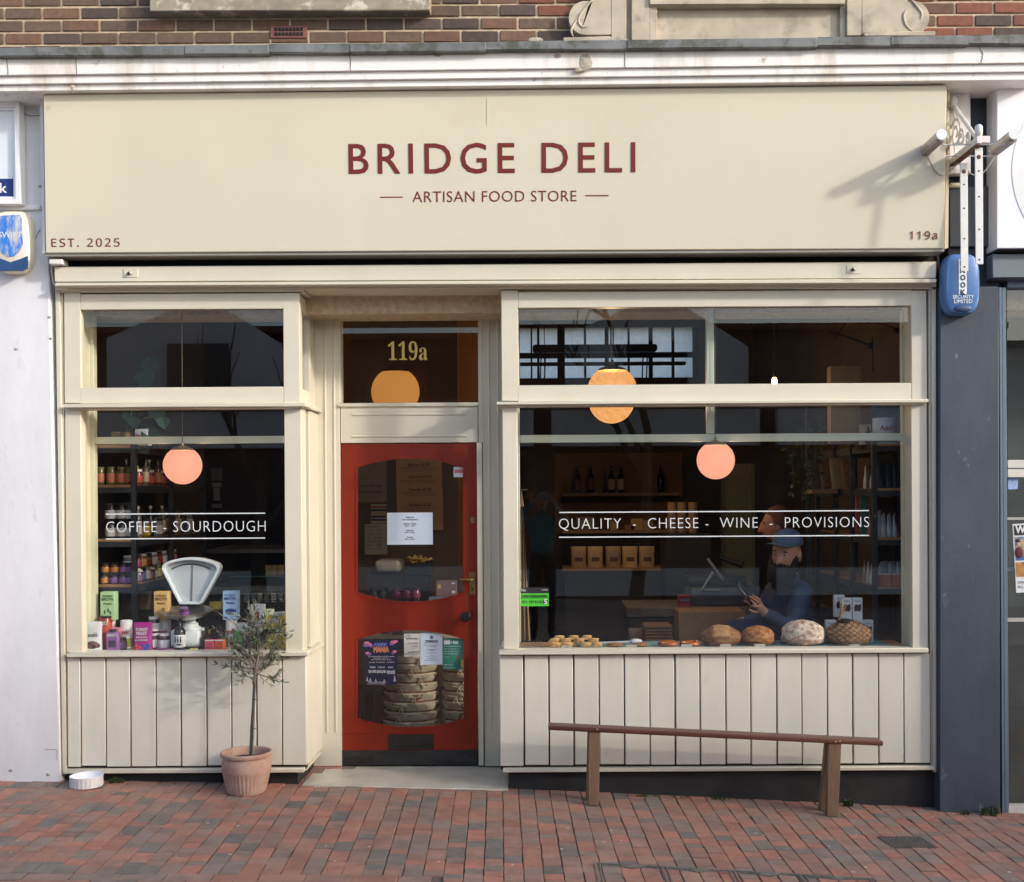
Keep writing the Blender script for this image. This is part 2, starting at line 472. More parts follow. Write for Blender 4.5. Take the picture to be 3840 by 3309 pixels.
def console(sgn, cxp, bx):
    """S-scroll bracket cut in stone: a swelling outline with a raised volute"""
    mb = MB(); o = []
    cx, cz = X(cxp, 70, y1), Z(cxp, 70, y1)
    R_ = .098
    for i in range(19):
        a = math.radians(-92 + i * 11)
        o.append((cx + sgn * R_ * math.cos(a), cz + R_ * math.sin(a)))
    o.append((cx + sgn * .02, cz + .35)); o.append((cx - sgn * .2, cz + .5))
    xe = X(bx, 70, y1)
    o.append((xe, cz + .5)); o.append((xe, cz - R_))
    mb.prism(o if sgn > 0 else o[::-1], y1 - .01, y1 + .12)
    lines = [[(2248, -60), (2227, -10), (2196, 30), (2174, 60), (2170, 84), (2184, 102), (2204, 100)], [(2174, 60), (2152, 92), (2142, 118), (2150, 138)]] if sgn < 0 else [[(3384, -60), (3412, -8), (3440, 28), (3456, 50), (3452, 72)], [(3420, 26), (3398, 40), (3389, 62), (3397, 95), (3421, 118)]]
    for ln in lines:
        pp = [at(px, py, y1 - .011) for px, py in ln]; q2 = []
        for i in range(len(pp) - 1):
            for t in (0, .33, .66):
                a0 = pp[max(0, i - 1)]; a1, a2 = pp[i], pp[i + 1]; a3 = pp[min(len(pp) - 1, i + 2)]
                q2.append(.5 * ((2 * a1) + (a2 - a0) * t + (2 * a0 - 5 * a1 + 4 * a2 - a3) * t * t + (3 * a1 - a0 - 3 * a2 + a3) * t ** 3))
        q2.append(pp[-1]); mb.tube(q2, [.003 + .005 * math.sin(math.pi * i / (len(q2) - 1)) for i in range(len(q2))], 6)
    mb.build('scroll_console', STONE, bld)
console(-1, 2196, 2292); console(1, 3420, 3232)
# air brick
mb = MB(); ax0, ax1, az0, az1 = X(1015, 120, BY), X(1152, 120, BY), Z(1080, 144, BY), Z(1080, 98, BY)
mb.box(ax0, ax1, BY - .006, BY + .03, az0, az1, .002)
w_, h_ = ax1 - ax0, az1 - az0
mb.mi = 1
for i in range(8):
    for j in range(2):
        cx = ax0 + w_ * (.1 + .8 * (i + .5) / 8); cz = az0 + h_ * (.3 + .38 * j)
        mb.box(cx - .008, cx + .008, BY - .009, BY + .002, cz - .009, cz + .009)
mb.build('air_vent', [mat('vent_clay', (124, 84, 76), .8, var=.15, vs=30), DARKGAP], bld)
# lead flashing and cornice
LEAD = mat('lead_flashing', (116, 118, 118), .6, .15, var=.25, vs=6, bump=.3, bs=40, stretch=(1, 1, 1), spots=(86, 88, 80), sp_lo=.48, sp_hi=.6, sp_scale=10)
mb = MB()
segs = [-40, 690, 1004, 1310, 1820, 2350, 3064, 3340, 3630, 3900]
for i, (a0, a1) in enumerate(zip(segs, segs[1:])):
    t = lambda x: 179 - (x / 3840) * 50
    w = rnd.uniform(-2, 2)
    mb.qbox((a0 + 1, t(a0) + w), (a1 + 3, t(a1) + w * .5), (a1 + 3, t(a1) + 36), (a0 + 1, t(a0) + 33 + w), -.34 - .004 * (i % 2), .56, .004)
mb.build('lead_flashing', LEAD, bld)
CORN, nt, b = newmat('white_cornice_paint')
v = coords(nt, (1, 1, .22)); v2 = coords(nt)
stk = ramp(nt, noi(nt, v, 5.5, 6, .65), [(.51, 0.), (.72, .7)])
blot = ramp(nt, noi(nt, v2, 16, 6, .7), [(.63, 0.), (.72, .7)])
c1 = mix(nt, stk, lin((240, 238, 234)), lin((190, 172, 148)))
c1 = mix(nt, blot, c1, lin((150, 132, 112)))
nt.links.new(c1, b.inputs['Base Color']); b.inputs['Roughness'].default_value = .55
bumpn(nt, b, noi(nt, v2, 30, 5), .25, .003)
mb = MB()
CS = [(208, 168, 283, 234, -.30), (288, 239, 317, 267, -.282), (322, 272, 344, 298, -.262)]
mb.qbox((-60, 270), (3900, 220), (3900, 285), (-60, 330), -.235, .4, 0)
for (la, ra, lb, rb, yf) in CS:
    mb.qbox((-60, la + .5), (3900, ra + .5), (3900, rb), (-60, lb), yf, .5, .002)
mb.build('cornice', CORN, bld)
DIRT = mat('flaked_paint', (172, 164, 150), .9, var=.3, vs=40, bump=.8, bs=90)
mb = MB()
def blob(px, py, y, rx, rz, ry=.01, m=None):
    p = at(px, py, y)
    (m or mb).ball(p, (rx, ry, rz), 9, 6, lambda d: 1 + .35 * noise.noise(Vector((d.x * 2 + px, d.y * 2, d.z * 2 + py))))
for q in ((2195, 236, .038, .045), (2170, 262, .022, .012), (2090, 211, .022, .012), (272, 328, .012, .014), (1640, 208, .02, .008), (2010, 150, .04, .014), (2320, 148, .05, .018)):
    blob(q[0], q[1], -.30 if q[1] > 200 else -.1, q[2], q[3], .003)
mb.pieces('flaked_patch', DIRT, bld)
mb = MB()
CRK = mat('hairline_crack', (92, 78, 66), .9)
def crack(pts, y, r=.0016):
    p2 = []
    for (a0, b0), (a1, b1) in zip(pts, pts[1:]):
        for i in range(4): p2.append(at(a0 + (a1 - a0) * i / 4 + rnd.uniform(-2, 2), b0 + (b1 - b0) * i / 4, y))
    p2.append(at(*pts[-1], y)); mb.tube(p2, r, 4)
crack([(285, 214), (287, 282)], -.302); crack([(26, 218), (30, 284)], -.302); crack([(1312, 208), (1313, 272)], -.302); crack([(2343, 200), (2345, 256)], -.302)
crack([(3670, 172), (3686, 205), (3680, 236)], -.302); crack([(3680, 240), (3686, 268)], -.277); crack([(805, 312), (806, 338)], -.252)
mb.pieces('crack', CRK, bld)
# ---------------------------------------------------------------- shop sign
sg = thing('shop_sign', 'long cream fascia sign reading BRIDGE DELI in maroon letters', 'sign', (0, -.1, Z(1860, 940, -.14)))
SY, SYT = -.145, -.215
def sy_(py): return SY + (SYT - SY) * (950 - py) / 600
mb = MB()
mb.qbox((162, 355), (3551, 320), (3541, 931), (171, 950), SY, .16, .004, SYT)
mb.build('board', SIGNM, sg)
mb = MB(); mb.qbox((1826, 372), (1828.5, 372), (1828.5, 470), (1826, 470), sy_(470) - .001, .003, 0, sy_(372) - .001); mb.build('panel_joint', mat('seam_line', (209, 201, 179), .6), sg)  # thin joint strip, slightly darker than the board paint
mb = MB()
mb.qbox((172, 951), (3541, 932), (3541, 944), (172, 962), SY + .012, .12)
mb.build('bottom_lip', mat('grey_lip', (150, 146, 136), .5), sg)
mb = MB(); mb.qbox((150, 366), (161, 360), (170, 950), (160, 952), SY + .01, .1)
mb.build('end_cap', mat('pale_grey_end', (214, 214, 212), .5), sg)
mb = MB(); mb.qbox((3552, 318), (3562, 312), (3556, 930), (3543, 933), SY + .03, .1)
mb.build('end_cap', mat('peeling_cream', (214, 202, 178), .7, var=.1, spots=(120, 96, 76), sp_lo=.6, sp_hi=.66, sp_scale=14, stretch=(1, 1, .5)), sg)
def sy(py): return SY + (SYT - SY) * (950 - py) / 600 - .0009
def stext(s, a, b_, c, d, off, sp, name, f=None):
    o = text([(s, a, b_, c, d, off, sp)], sy((b_ + d) / 2), MAROON, None, name, f=f)
    # lean with the board
    zc = Z((a + c) / 2, (b_ + d) / 2, sy((b_ + d) / 2)); k = (SYT - SY) / (600 * D / F)
    for v in o.data.vertices: v.co.y += (v.co.z - zc) * k
    attach(o, sg)
stext('BRIDGE DELI', 1308, 538, 2382, 649, .007, 1.27, 'lettering')
stext('ARTISAN FOOD STORE', 1547, 717, 2162, 757, -.004, 1.06, 'lettering')
stext('EST. 2025', 193, 895, 449, 926, .004, 1.2, 'lettering', MATHF)
stext('119a', 3411, 868, 3515, 898, .006, 1.15, 'lettering', MATHF)
mb = MB()
for a0, a1, yy in ((1425, 1511, 740), (2195, 2282, 734)):
    y = sy(yy); mb.rbox(a0, yy - 2, a1, yy + 2, y, .004, 0)
mb.pieces('ruled_line', MAROON, sg)
# ---------------------------------------------------------------- shopfront
sf = thing('shopfront', 'cream painted wooden deli shopfront with two bay windows', 'shopfront', (0, .2, 0))
RD = .5            # depth of the door recess
# header box over the bays (the shutter housing)
mb = MB()
mb.qbox((203, 1001), (3512, 982), (3510, 1043), (205, 1058), -.075, .5, .003)
mb.qbox((205, 1061), (3512, 1046), (3512, 1060), (207, 1073), -.09, .5, .003)
mb.qbox((207, 1074), (3510, 1061), (3510, 1075), (207, 1088), -.03, .4, 0)
mb.qbox((207, 1089), (1140, 1086), (1140, 1094), (207, 1097), -.012, .3, 0)
mb.qbox((1880, 1077), (3510, 1072), (3510, 1084), (1880, 1084), -.012, .3, 0)
mb.pieces('header_box', CREAM, sf)
mb = MB(); mb.qbox((200, 955), (3520, 936), (3520, 982), (203, 1000), .02, .3); mb.build('shutter_slot', DARKGAP, sf)
for px, py in ((490, 1025), (3203, 1011)):
    mb = MB(); mb.rbox(px - 27, py - 16, px + 27, py + 16, -.079, .006, .001)
    p = at(px - 2, py, -.082)
    mb.mi = 1; mb.ball(p, (.014, .012, .011), 14, 8); mb.mi = 2; mb.ball((p.x - .006, p.y - .008, p.z - .003), (.009, .006, .008), 12, 8)
    mb.build('lock_plate', [CREAM, mat('pale_metal', (196, 190, 176), .35, .6), DARKGAP], sf)
# outer edge strips
mb = MB()
mb.qbox((207, 1090), (224, 1090), (248, 2905), (234, 2905), -.005, .3, .002)
mb.qbox((224, 1090), (236, 1090), (252, 2900), (247, 2905), .012, .3, .002)
mb.qbox((3481, 1084), (3494, 1082), (3500, 2878), (3490, 2878), .012, .3, .002)
mb.qbox((3495, 1060), (3511, 1060), (3513, 2897), (3501, 2897), -.012, .3, .003)
mb.pieces('edge_strip', CREAM, sf)
BOARDY = 0.0
def bay(name, label, U, L, ledge, sill, panel, boards, trim, plinth, glassU, glassL, ret=None):
    r = part(name, sf, (X((U[0] + U[2]) / 2, 2000), .1, .2)); r['label'] = label
    mb = MB()
    x0, y0, x1, y1 = U; a0, b0, a1, b1 = glassU
    for q in ((x0, y0, a0, y1), (a1, y0, x1, y1), (a0, y0 + (3 if ret is None else 2), a1, b0), (a0, b1, a1, y1)):
        mb.rbox(*q, 0, .05, .002)
    mb.build('upper_frame', CREAM, r)
    mb = MB(); mb.rbox(a0 - 4, b0 - 4, a1 + 4, b1 + 4, .03, .005, 0); mb.build('upper_glass', GLASS, r)
    mb = MB(); mb.rbox(*ledge, -.045, .15, .003); 
    mb.rbox(ledge[0] + 10, ledge[3], ledge[2] - 12, ledge[3] + 7, -.02, .1, .002)
    mb.build('ledge', CREAM, r)
    mb = MB(); a0, b0, a1, b1 = glassL
    mb.rbox(L[0], ledge[3] - 1, a0, b1, .004, .08, .003); mb.rbox(a1, ledge[3] - 1, L[1], b1, .004, .08, .003)
    mb.pieces('post', CREAM, r)
    mb = MB(); mb.rbox(a0 - 2, ledge[1] + 4, a1 + 2, b1 + 6, .065, .005, 0); g = mb.build('lower_glass', GLASS, r)
    mb = MB(); mb.rbox(*sill, -.035, .12, .004); 
    mb.build('sill', CREAM, r)
    mb = MB()
    for p, q in zip(boards, boards[1:]):
        e0 = 0 if p == boards[0] else 2; e1 = 0 if q == boards[-1] else 2
        xm0, xm1 = X(p + e0, 2650), X(q - e1, 2650)
        j = rnd.uniform(-.0012, .0012)
        kk = rnd.uniform(.955, 1.03); mb.color(tuple(q_ * kk for q_ in lin((220, 215, 199)))); jz = rnd.uniform(-.003, .004)
        mb.box(xm0 + rnd.uniform(0, .0018), xm1 - rnd.uniform(0, .0018), j, .03, Z((U[0] + U[2]) / 2, panel[1]) + jz, Z((U[0] + U[2]) / 2, panel[0]), .003)
    mb.build('board_panel', PANEL, r)
    mb = MB(); mb.rbox(boards[0] + 2, panel[0] - 4, boards[-1] - 2, trim[1] + 3, .022, .06, 0); mb.build('backing', mat('gap_backing', (58, 50, 44), .8), r)
    mb = MB(); mb.rbox(*trim, -.018, .08, .004); mb.build('base_trim', CREAM, r)
    mb = MB()
    xa, xb = X(plinth[0], 2930, .04), X(plinth[1], 2930, .04); zt = Z((plinth[0] + plinth[1]) / 2, trim[3] - 2, .04)
    mb.box(xa, xb, .035, .5, min(ground(xa), ground(xb)) - .05, zt, .004)
    mb.build('plinth', mat('black_plinth', (38, 37, 38), .62, var=.3, vs=9, bump=.5, bs=45, spots=(92, 90, 88), sp_lo=.71, sp_hi=.74, sp_scale=26), r)
    return r, g
LB = [252, 303, 397, 489, 585, 679, 775, 868, 962, 1058, 1148]
RB = [1874, 1965, 2059, 2152, 2247, 2342, 2437, 2532, 2626, 2722, 2816, 2913, 3007, 3103, 3198, 3295, 3390, 3489]
bl_, gl_ = bay('bay_window', 'narrow bay window with a lemon-cream frame beside the door', (241, 1099, 1123, 1512), (246, 1132), (239, 1512, 1145, 1527), (250, 2447, 1155, 2464), (2466, 2873), LB, (238, 2885, 1140, 2901), (242, 1121), (302, 1160, 1063, 1453), (306, 1531, 1068, 2447))
br_, gr_ = bay('bay_window', 'wide wide bay window with two upper panes above the bench', (1881, 1090, 3475, 1504), (1886, 3478), (1861, 1502, 3482, 1514), (1870, 2436, 3483, 2453), (2455, 2867), RB, (1886, 2879, 3512, 2894), (1906, 3516), (1943, 1151, 3418, 1441), (1942, 1516, 3419, 2436), 1)
# glass lettering
text([('COFFEE - SOURDOUGH', 398, 1955, 996, 1995, -.016, 1.1)], .0635, VINYL, gl_)
mb = MB(); mb.rbox(397, 1925, 994, 1929, .0625, .0015, 0); mb.rbox(397, 2018, 994, 2022, .0625, .0015, 0); mb.pieces('ruled_line', VINYL, gl_)
text([('QUALITY  -  CHEESE -  WINE  -  PROVISIONS', 2096, 1942, 3259, 1988, -.016, 1.12)], .0635, VINYL, gr_)
mb = MB(); mb.rbox(2097, 1917, 3258, 1921, .0625, .0015, 0); mb.rbox(2097, 2010, 3258, 2014, .0625, .0015, 0); mb.pieces('ruled_line', VINYL, gr_)
# return of the narrow bay (its side towards the door)
def ret_side():
    r = bl_
    xr = X(1123, 1800); zl = lambda py, px=1123: Z(px, py)
    mb = MB()
    # upper side frame and glass
    zt, zb_ = zl(1101), zl(1512)
    mb.box(xr - .05, xr, .052, .1, zb_, zt, .002); mb.box(xr - .05, xr, .3, RD, zb_, zt, .002)
    mb.box(xr - .05, xr, .1, .3, zl(1160), zt, .002); mb.box(xr - .05, xr, .1, .3, zb_, zl(1453), .002)
    mb.pieces('side_frame', CREAM, r)
    mb = MB(); mb.box(xr - .035, xr - .03, .1, .3, zl(1453), zl(1160)); mb.build('side_glass', GLASS, r)
    xl = X(1132, 1980)
    mb = MB(); mb.box(xl - .06, xl, .086, .13, zl(2447), zl(1528), .002); mb.box(xl - .05, xl + .005, .2, RD, zl(2447), zl(1528), .004); mb.pieces('side_post', CREAM, r)
    mb = MB(); mb.box(xl - .04, xl - .035, .13, .2, zl(2447), zl(1528)); mb.build('side_glass', GLASS, r)
    xs_ = X(1145, 1520, -.04)
    mb = MB(); mb.box(xr - .01, xs_ - .003, .107, RD, zl(1527), zl(1513), .003); mb.build('ledge', CREAM, r)
    xs_ = X(1155, 2455, -.035)
    mb = MB(); mb.box(xl - .06, xs_ - .003, .087, RD, zl(2464), zl(2449), .003); mb.build('sill', CREAM, r)
    xp = X(1148, 2650)
    mb = MB(); mb.color(lin((220, 215, 199))); mb.box(xp - .035, xp, .031, RD, zl(2873), zl(2466), .003); mb.build('side_panel', PANEL, r)
    mb = MB(); mb.box(xp - .03, X(1140, 2890, -.018), .064, RD, zl(2901), zl(2884), .004); mb.build('base_trim', CREAM, r)
ret_side()
# side of the wide bay towards the door, plain frame and glass
xr = X(1881, 1800)
mb = MB()
for z0, z1 in ((Z(1881, 1504), Z(1881, 1441)), (Z(1881, 1151), Z(1881, 1086))): mb.box(xr, xr + .05, .052, RD, z0, z1, .002)
mb.box(xr, xr + .05, .052, .1, Z(1881, 1440), Z(1881, 1152), .002); mb.box(xr, xr + .05, .36, RD, Z(1881, 1440), Z(1881, 1152), .002)
mb.box(xr + .004, xr + .06, .086, .12, Z(1881, 2436), Z(1881, 1516), .002); mb.box(xr + .004, xr + .06, .36, RD, Z(1881, 2436), Z(1881, 1516), .002)
mb.box(X(1861, 1508, -.045) + .003, xr + .05, .107, RD, Z(1881, 1514), Z(1881, 1503), .002)
mb.box(X(1870, 2445, -.035) + .003, xr + .05, .087, RD, Z(1881, 2453), Z(1881, 2438), .002)
xp = X(1874, 2650); mb.box(xp, xp + .035, .031, RD, Z(1881, 2867), Z(1881, 2455), .002)
mb.box(X(1886, 2890, -.018), xp + .035, .064, RD, Z(1881, 2894), Z(1881, 2880), .002)
mb.pieces('side_frame', CREAM, br_)
mb = MB(); mb.box(xr + .02, xr + .025, .1, .36, Z(1881, 1441), Z(1881, 1151)); mb.box(xr + .03, xr + .035, .12, .36, Z(1881, 2436), Z(1881, 1516)); mb.pieces('side_glass', GLASS, br_)
# inner frames and inner jambs behind the glass
IY = .205
mb = MB()
mb.rbox(336, 1100, 354, 2440, IY, .05, .003); mb.rbox(354, 1637, 1120, 1664, IY + .004, .04, .003)
xj = X(306, 2000, .07); mb.box(xj - .05, xj - .002, .085, IY + .05, Z(306, 2447), Z(306, 1100), 0)
mb.pieces('inner_frame', INNERC, bl_)
mb = MB()
mb.rbox(1936, 1100, 1949, 2440, IY, .05, .003); mb.rbox(1949, 1628, 3385, 1657, IY + .004, .04, .003); mb.rbox(2650, 1100, 2678, 1627, IY, .05, .003)
mb.rbox(3386, 1100, 3416, 2440, IY, .05, .003)
xj = X(3419, 2000, .07); mb.box(xj + .004, xj + .05, .085, IY + .05, Z(3419, 2436), Z(3419, 1100), 0)
mb.pieces('inner_frame', mat('inner_frame_green', (214, 220, 198), .45, var=.05, vs=4), br_)
# door recess: soffit, jambs, transom, fanlight
ent = part('entrance', sf, (X(1535, 2000, RD), RD, .1)); ent['label'] = 'recessed doorway with fanlight and reeded jambs'
JY = RD - .04
mb = MB(); mb.box(X(1125, 1100) - .02, X(1890, 1100) + .02, -.02, RD + .06, Z(1500, 1114, RD), Z(1500, 1086, RD) - .005, 0); mb.build('soffit', CREAM, ent)
mb = MB()
def reed(px, y0, y1, yj):
    a = at(px, y0, yj); b_ = at(px, y1, yj); mb.tube([(a.x, yj, a.z), (a.x, yj, b_.z)], .0085, 6)
mb.rbox(1120, 1108, 1277, 2874, JY, .1, .002)
mb.rbox(1812, 1108, 1900, 2874, JY, .1, .002)
for px in (1218, 1252): reed(px, 1205, 2745, JY)
for px in (1832, 1866): reed(px, 1205, 2745, JY)
mb.pieces('jamb', CREAM, ent)
mb = MB(); mb.rbox(1791, 1660, 1811, 2872, JY - .02, .1, .003); mb.rbox(1270, 1108, 1810, 1139, JY - .004, .1, .002); mb.rbox(1793, 1139, 1811, 1660, JY - .004, .1, .002)
mb.rbox(1270, 1139, 1277, 1511, JY + .002, .1, .001)
mb.pieces('door_frame', CREAM, ent)
mb = MB(); mb.rbox(1277, 1512, 1792, 1661, JY, .07, .003)
for yy in (1556, 1638):
    a, b_ = at(1322, yy, JY), at(1752, yy, JY); mb.tube([(a.x, JY, a.z), (b_.x, JY, a.z)], .008, 6)
mb.rbox(1270, 1511, 1796, 1525, JY - .015, .05, .003)
mb.pieces('transom_panel', CREAM, ent)
mb = MB(); mb.rbox(1274, 1136, 1794, 1513, JY + .03, .005, 0); fg = mb.build('fanlight_glass', GLASS, ent)
text([(serif('119a'), 1455, 1280, 1603, 1352)], JY + .028, GOLD, fg, f=MATHF)
# doorstep
STEP = mat('stone_step', (196, 190, 176), .35, var=.14, vs=5, spots=(168, 158, 140), sp_lo=.55, sp_hi=.8, sp_scale=6, bump=.1)
mb = MB(); xa, xb = X(1130, 2960, -.02), X(1905, 2960, -.02)
zt = ground(.0 - .6) + .012
mb.hexa([(xa, -.01, ground(xa) + .006), (xb, -.01, ground(xb) + .006), (xb, -.01, ground(xb) - .06), (xa, -.01, ground(xa) - .06)],
        [(xa, RD + .1, Z(1300, 2872, RD)), (xb, RD + .1, Z(1900, 2872, RD)), (xb, RD + .1, -.1), (xa, RD + .1, -.1)], .003)
mb.build('doorstep', STEP, ent)
# ---------------------------------------------------------------- the red door
RED = mat('red_door_paint', (130, 37, 16), .4, var=.16, vs=4, bump=.2, bs=26, stretch=(1, 1, .3), spec=.4)
dr = part('door', sf, (X(1535, 2870, RD), RD, Z(1535, 2868, RD))); dr['label'] = 'red front door with two arched glass panes'
DY = JY + .012
W2 = lambda px, py: (X(px, py, DY), Z(px, py, DY))
def arch(x0, x1, ys, yc, yb, ybc, n=14):
    """pane outline: bowed top and bottom"""
    pts = []
    for i in range(n + 1):
        t = i / n; pts.append(W2(x0 + (x1 - x0) * t, ys + (yc - ys) * (1 - (2 * t - 1) ** 2)))
    for i in range(n + 1):
        t = 1 - i / n; pts.append(W2(x0 + (x1 - x0) * t, yb + (ybc - yb) * (1 - (2 * t - 1) ** 2)))
    return pts
U_ = arch(1336, 1741, 1750, 1714, 2227, 2263); Lo_ = arch(1337, 1744, 2395, 2360, 2698, 2733)
def slab(mb, x0, x1, ytop, ybot, hole, y0, y1, n=14):
    """rectangular door zone with a bowed hole"""
    outer = [W2(x0 + (x1 - x0) * i / n, ytop) for i in range(n + 1)] + [W2(x1 - (x1 - x0) * i / n, ybot) for i in range(n + 1)]
    mb.ringprism(outer, hole, y0, y1)
mb = MB()
slab(mb, 1280, 1790, 1665, 2312, U_, DY, DY + .04); slab(mb, 1280, 1790, 2312, 2752, Lo_, DY, DY + .04)
mb.rbox(1281, 2752, 1790, 2815, DY, .04, 0)
bmesh.ops.remove_doubles(mb.bm, verts=mb.bm.verts, dist=.0004)
mb.build('leaf', RED, dr)
for o_ in (U_, Lo_):
    mb = MB(); cx = sum(p[0] for p in o_) / len(o_); cz = sum(p[1] for p in o_) / len(o_)
    inn = [(cx + (x - cx) * .978, cz + (z - cz) * .978) for x, z in o_]
    out_ = [(cx + (x - cx) * 1.004, cz + (z - cz) * 1.004) for x, z in o_]
    mb.ringprism(out_, inn, DY - .005, DY + .02); mb.build('glazing_bead', RED, dr)
    mb = MB(); mb.prism(o_, DY + .018, DY + .022); mb.build('pane', GLASS, dr)
BRASS = mat('worn_brass', (150, 124, 76), .38, .8, var=.2, vs=30)
IRON = mat('dark_iron', (58, 52, 50), .45, .5, var=.2, vs=20)
mb = MB(); mb.rbox(1281, 2815, 1790, 2870, DY - .006, .05, .002); mb.mi = 1; mb.rbox(1290, 2840, 1396, 2866, DY - .009, .01, .001)
mb.build('kick_plate', [mat('scuffed_black', (44, 42, 40), .6, var=.4, vs=12, stretch=(1, 1, 3)), IRON], dr)
mb = MB(); mb.rbox(1456, 2756, 1625, 2812, DY - .008, .02, .003); mb.rbox(1474, 2770, 1608, 2800, DY - .013, .02, .002)
mb.build('letterbox', IRON, dr)
h = MB(); h.rbox(1760, 2145, 1783, 2231, DY - .006, .012, .002)
h.mi = 1; h.rbox(1769, 2204, 1773, 2216, DY - .0075, .004, 0); h.mi = 0
p = at(1771, 2173, DY - .006); q = at(1722, 2173, DY - .05)
h.tube([p, (p.x, DY - .045, p.z), (p.x - .012, DY - .052, p.z), (q.x, DY - .05, q.z)], [.008, .008, .0085, .007], 10)
h.build('handle', [BRASS, DARKGAP], dr)
mb = MB(); p = at(1747, 2311, DY); mb.lathe((0, 0, 0), [(.03, 0), (.03, .006), (.016, .012), (.014, .03), (.028, .04), (.03, .052), (.02, .062)], 20)
bmesh.ops.rotate(mb.bm, verts=mb.bm.verts, cent=(0, 0, 0), matrix=Matrix.Rotation(math.pi / 2, 3, 'X')); bmesh.ops.translate(mb.bm, verts=mb.bm.verts, vec=p)
mb.build('knob', IRON, dr)
mb = MB(); mb.rbox(1764, 1940, 1781, 1963, DY - .004, .008, .002); mb.build('keyhole_cover', BRASS, dr)
# ---------------------------------------------------------------- left neighbour
WHT = mat('white_masonry_paint', (224, 224, 228), .75, var=.07, vs=5, bump=.6, bs=24, stretch=(1, 1, .4), spots=(176, 172, 166), sp_lo=.6, sp_hi=.85, sp_scale=10)
lp = thing('white_pillar', 'white painted masonry pillar at the left edge of the shop', 'pillar', (X(95, 2900, -.02), .1, 0))
mb = MB()
xr = X(193, 1100, -.02); xb = X(226, 2925, -.02); zt = Z(100, 345, -.02); zb = ground(-2.9) - .03
mb.hexa([(-5.2, -.02, zt), (xr - .03, -.02, zt), (xb, -.02, zb), (-5.2, -.02, zb)], [(-5.2, .4, zt), (xr - .03, .4, zt), (xb, .4, zb), (-5.2, .4, zb)], .006)
mb.build('shaft', WHT, lp)
mb = MB(); mb.qbox((-40, 345), (150, 342), (150, 372), (-40, 376), -.05, .1, .004); mb.build('top_moulding', WHT, lp)
mb = MB(); crack([(70, 415), (110, 436), (160, 433)], -.023); crack([(150, 860), (120, 930)], -.023); crack([(165, 2810), (215, 2812), (215, 2850)], -.023, .001)
mb.pieces('crack', CRK, lp)
mb = MB()
for q in ((150, 700), (185, 1190), (190, 1270), (60, 1310), (40, 2890), (180, 2905)): blob(q[0], q[1], -.021, .012, .008, .003)
mb.pieces('flaked_patch', mat('grey_flake', (170, 164, 156), .9), lp)
ns = thing('neighbour_sign', 'white framed sign board with navy strip cut off at the photo edge', 'sign', (X(30, 768, -.06), -.05, Z(30, 768, -.06)))
mb = MB(); mb.rbox(-700, 396, 52, 756, -.07, .06, 0); mb.build('board', mat('pale_blue_board', (226, 233, 240), .4, var=.02), ns)
mb = MB()
o_ = [(X(a, b, -.09), Z(a, b, -.09)) for a, b in ((-720, 382), (74, 382), (80, 766), (-720, 766))]
i_ = [(X(a, b, -.09), Z(a, b, -.09)) for a, b in ((-700, 402), (58, 402), (62, 748), (-700, 748))]
mb.ringprism(o_, i_, -.1, -.03)
i2 = [(X(a, b, -.09), Z(a, b, -.09)) for a, b in ((-690, 412), (48, 412), (50, 738), (-690, 738))]
mb.ringprism(i_, i2, -.085, -.03)
mb.build('frame', mat('white_sign_frame', (238, 238, 240), .4, var=.03), ns)
mb = MB(); mb.rbox(-690, 673, 49, 738, -.0745, .003, 0); mb.build('navy_strip', mat('navy_strip', (30, 48, 116), .4, var=.04), ns)
text([('k', 0, 688, 25, 723, .02)], -.0765, WHITEINK, ns)
mb = MB(); mb.qbox((-40, 772), (152, 768), (150, 786), (-40, 790), -.045, .08, .003); mb.build('drip_ledge', WHT, ns)
# alarm boxes
def alarm(name, label, cx, y0, y1, w, mats, yb):
    r = thing(name, label, 'alarm box', (X(cx, y1, yb), yb, Z(cx, y1, yb)))
    ym = (y0 + y1) / 2; xc = X(cx, ym, yb - .05); zc = Z(cx, ym, yb - .05)
    hw = w / 2 * (D + yb - .05) / F; hh = (y1 - y0) / 2 * (D + yb - .05) / F
    def sup(k, e=4.2, n=40, shr=1):
        pts = []
        for i in range(n):
            a = 2 * math.pi * i / n; c, s_ = math.cos(a), math.sin(a)
            x = abs(c) ** (2 / e) * math.copysign(1, c); z = abs(s_) ** (2 / e) * math.copysign(1, s_)
            taper = 1 - .1 * (z < 0) * z * z - .06 * (z > 0) * z * z
            pts.append((xc + x * hw * k * taper, zc + z * hh * k))
        return pts
    def shell(mb, rings):
        vs = [[mb.vv((x, y, z)) for x, z in sup(k)] for k, y in rings]
        for a, b_ in zip(vs, vs[1:]):
            n = len(a)
            for i in range(n): mb.fc([a[i], a[(i + 1) % n], b_[(i + 1) % n], b_[i]])
        mb.fc(vs[-1]); mb.fc(vs[0][::-1])
    mb = MB(); shell(mb, [(1, yb), (1, yb - .055), (.95, yb - .078), (.86, yb - .086)]); mb.build('case', mats[0], r)
    return r, xc, zc, hw, hh, yb - .087
SWB = mat('faded_blue_plastic', (238, 230, 212), .45, var=.05, vs=10, spots=(226, 218, 196), sp_lo=.5, sp_hi=.7)
r, xc, zc, hw, hh, yf = alarm('alarm_box', 'cream alarm box with a faded blue shield under the white framed sign', 50, 794, 1024, 142, [SWB], -.02)
BLUE, nt, b = newmat('sun_faded_blue')
v = coords(nt, (1, 1, .3)); f = ramp(nt, noi(nt, v, 22, 6, .7), [(.42, 0.), (.6, 1.)])
nt.links.new(mix(nt, f, lin((52, 122, 214)), lin((206, 208, 204))), b.inputs['Base Color']); b.inputs['Roughness'].default_value = .45
mb = MB()
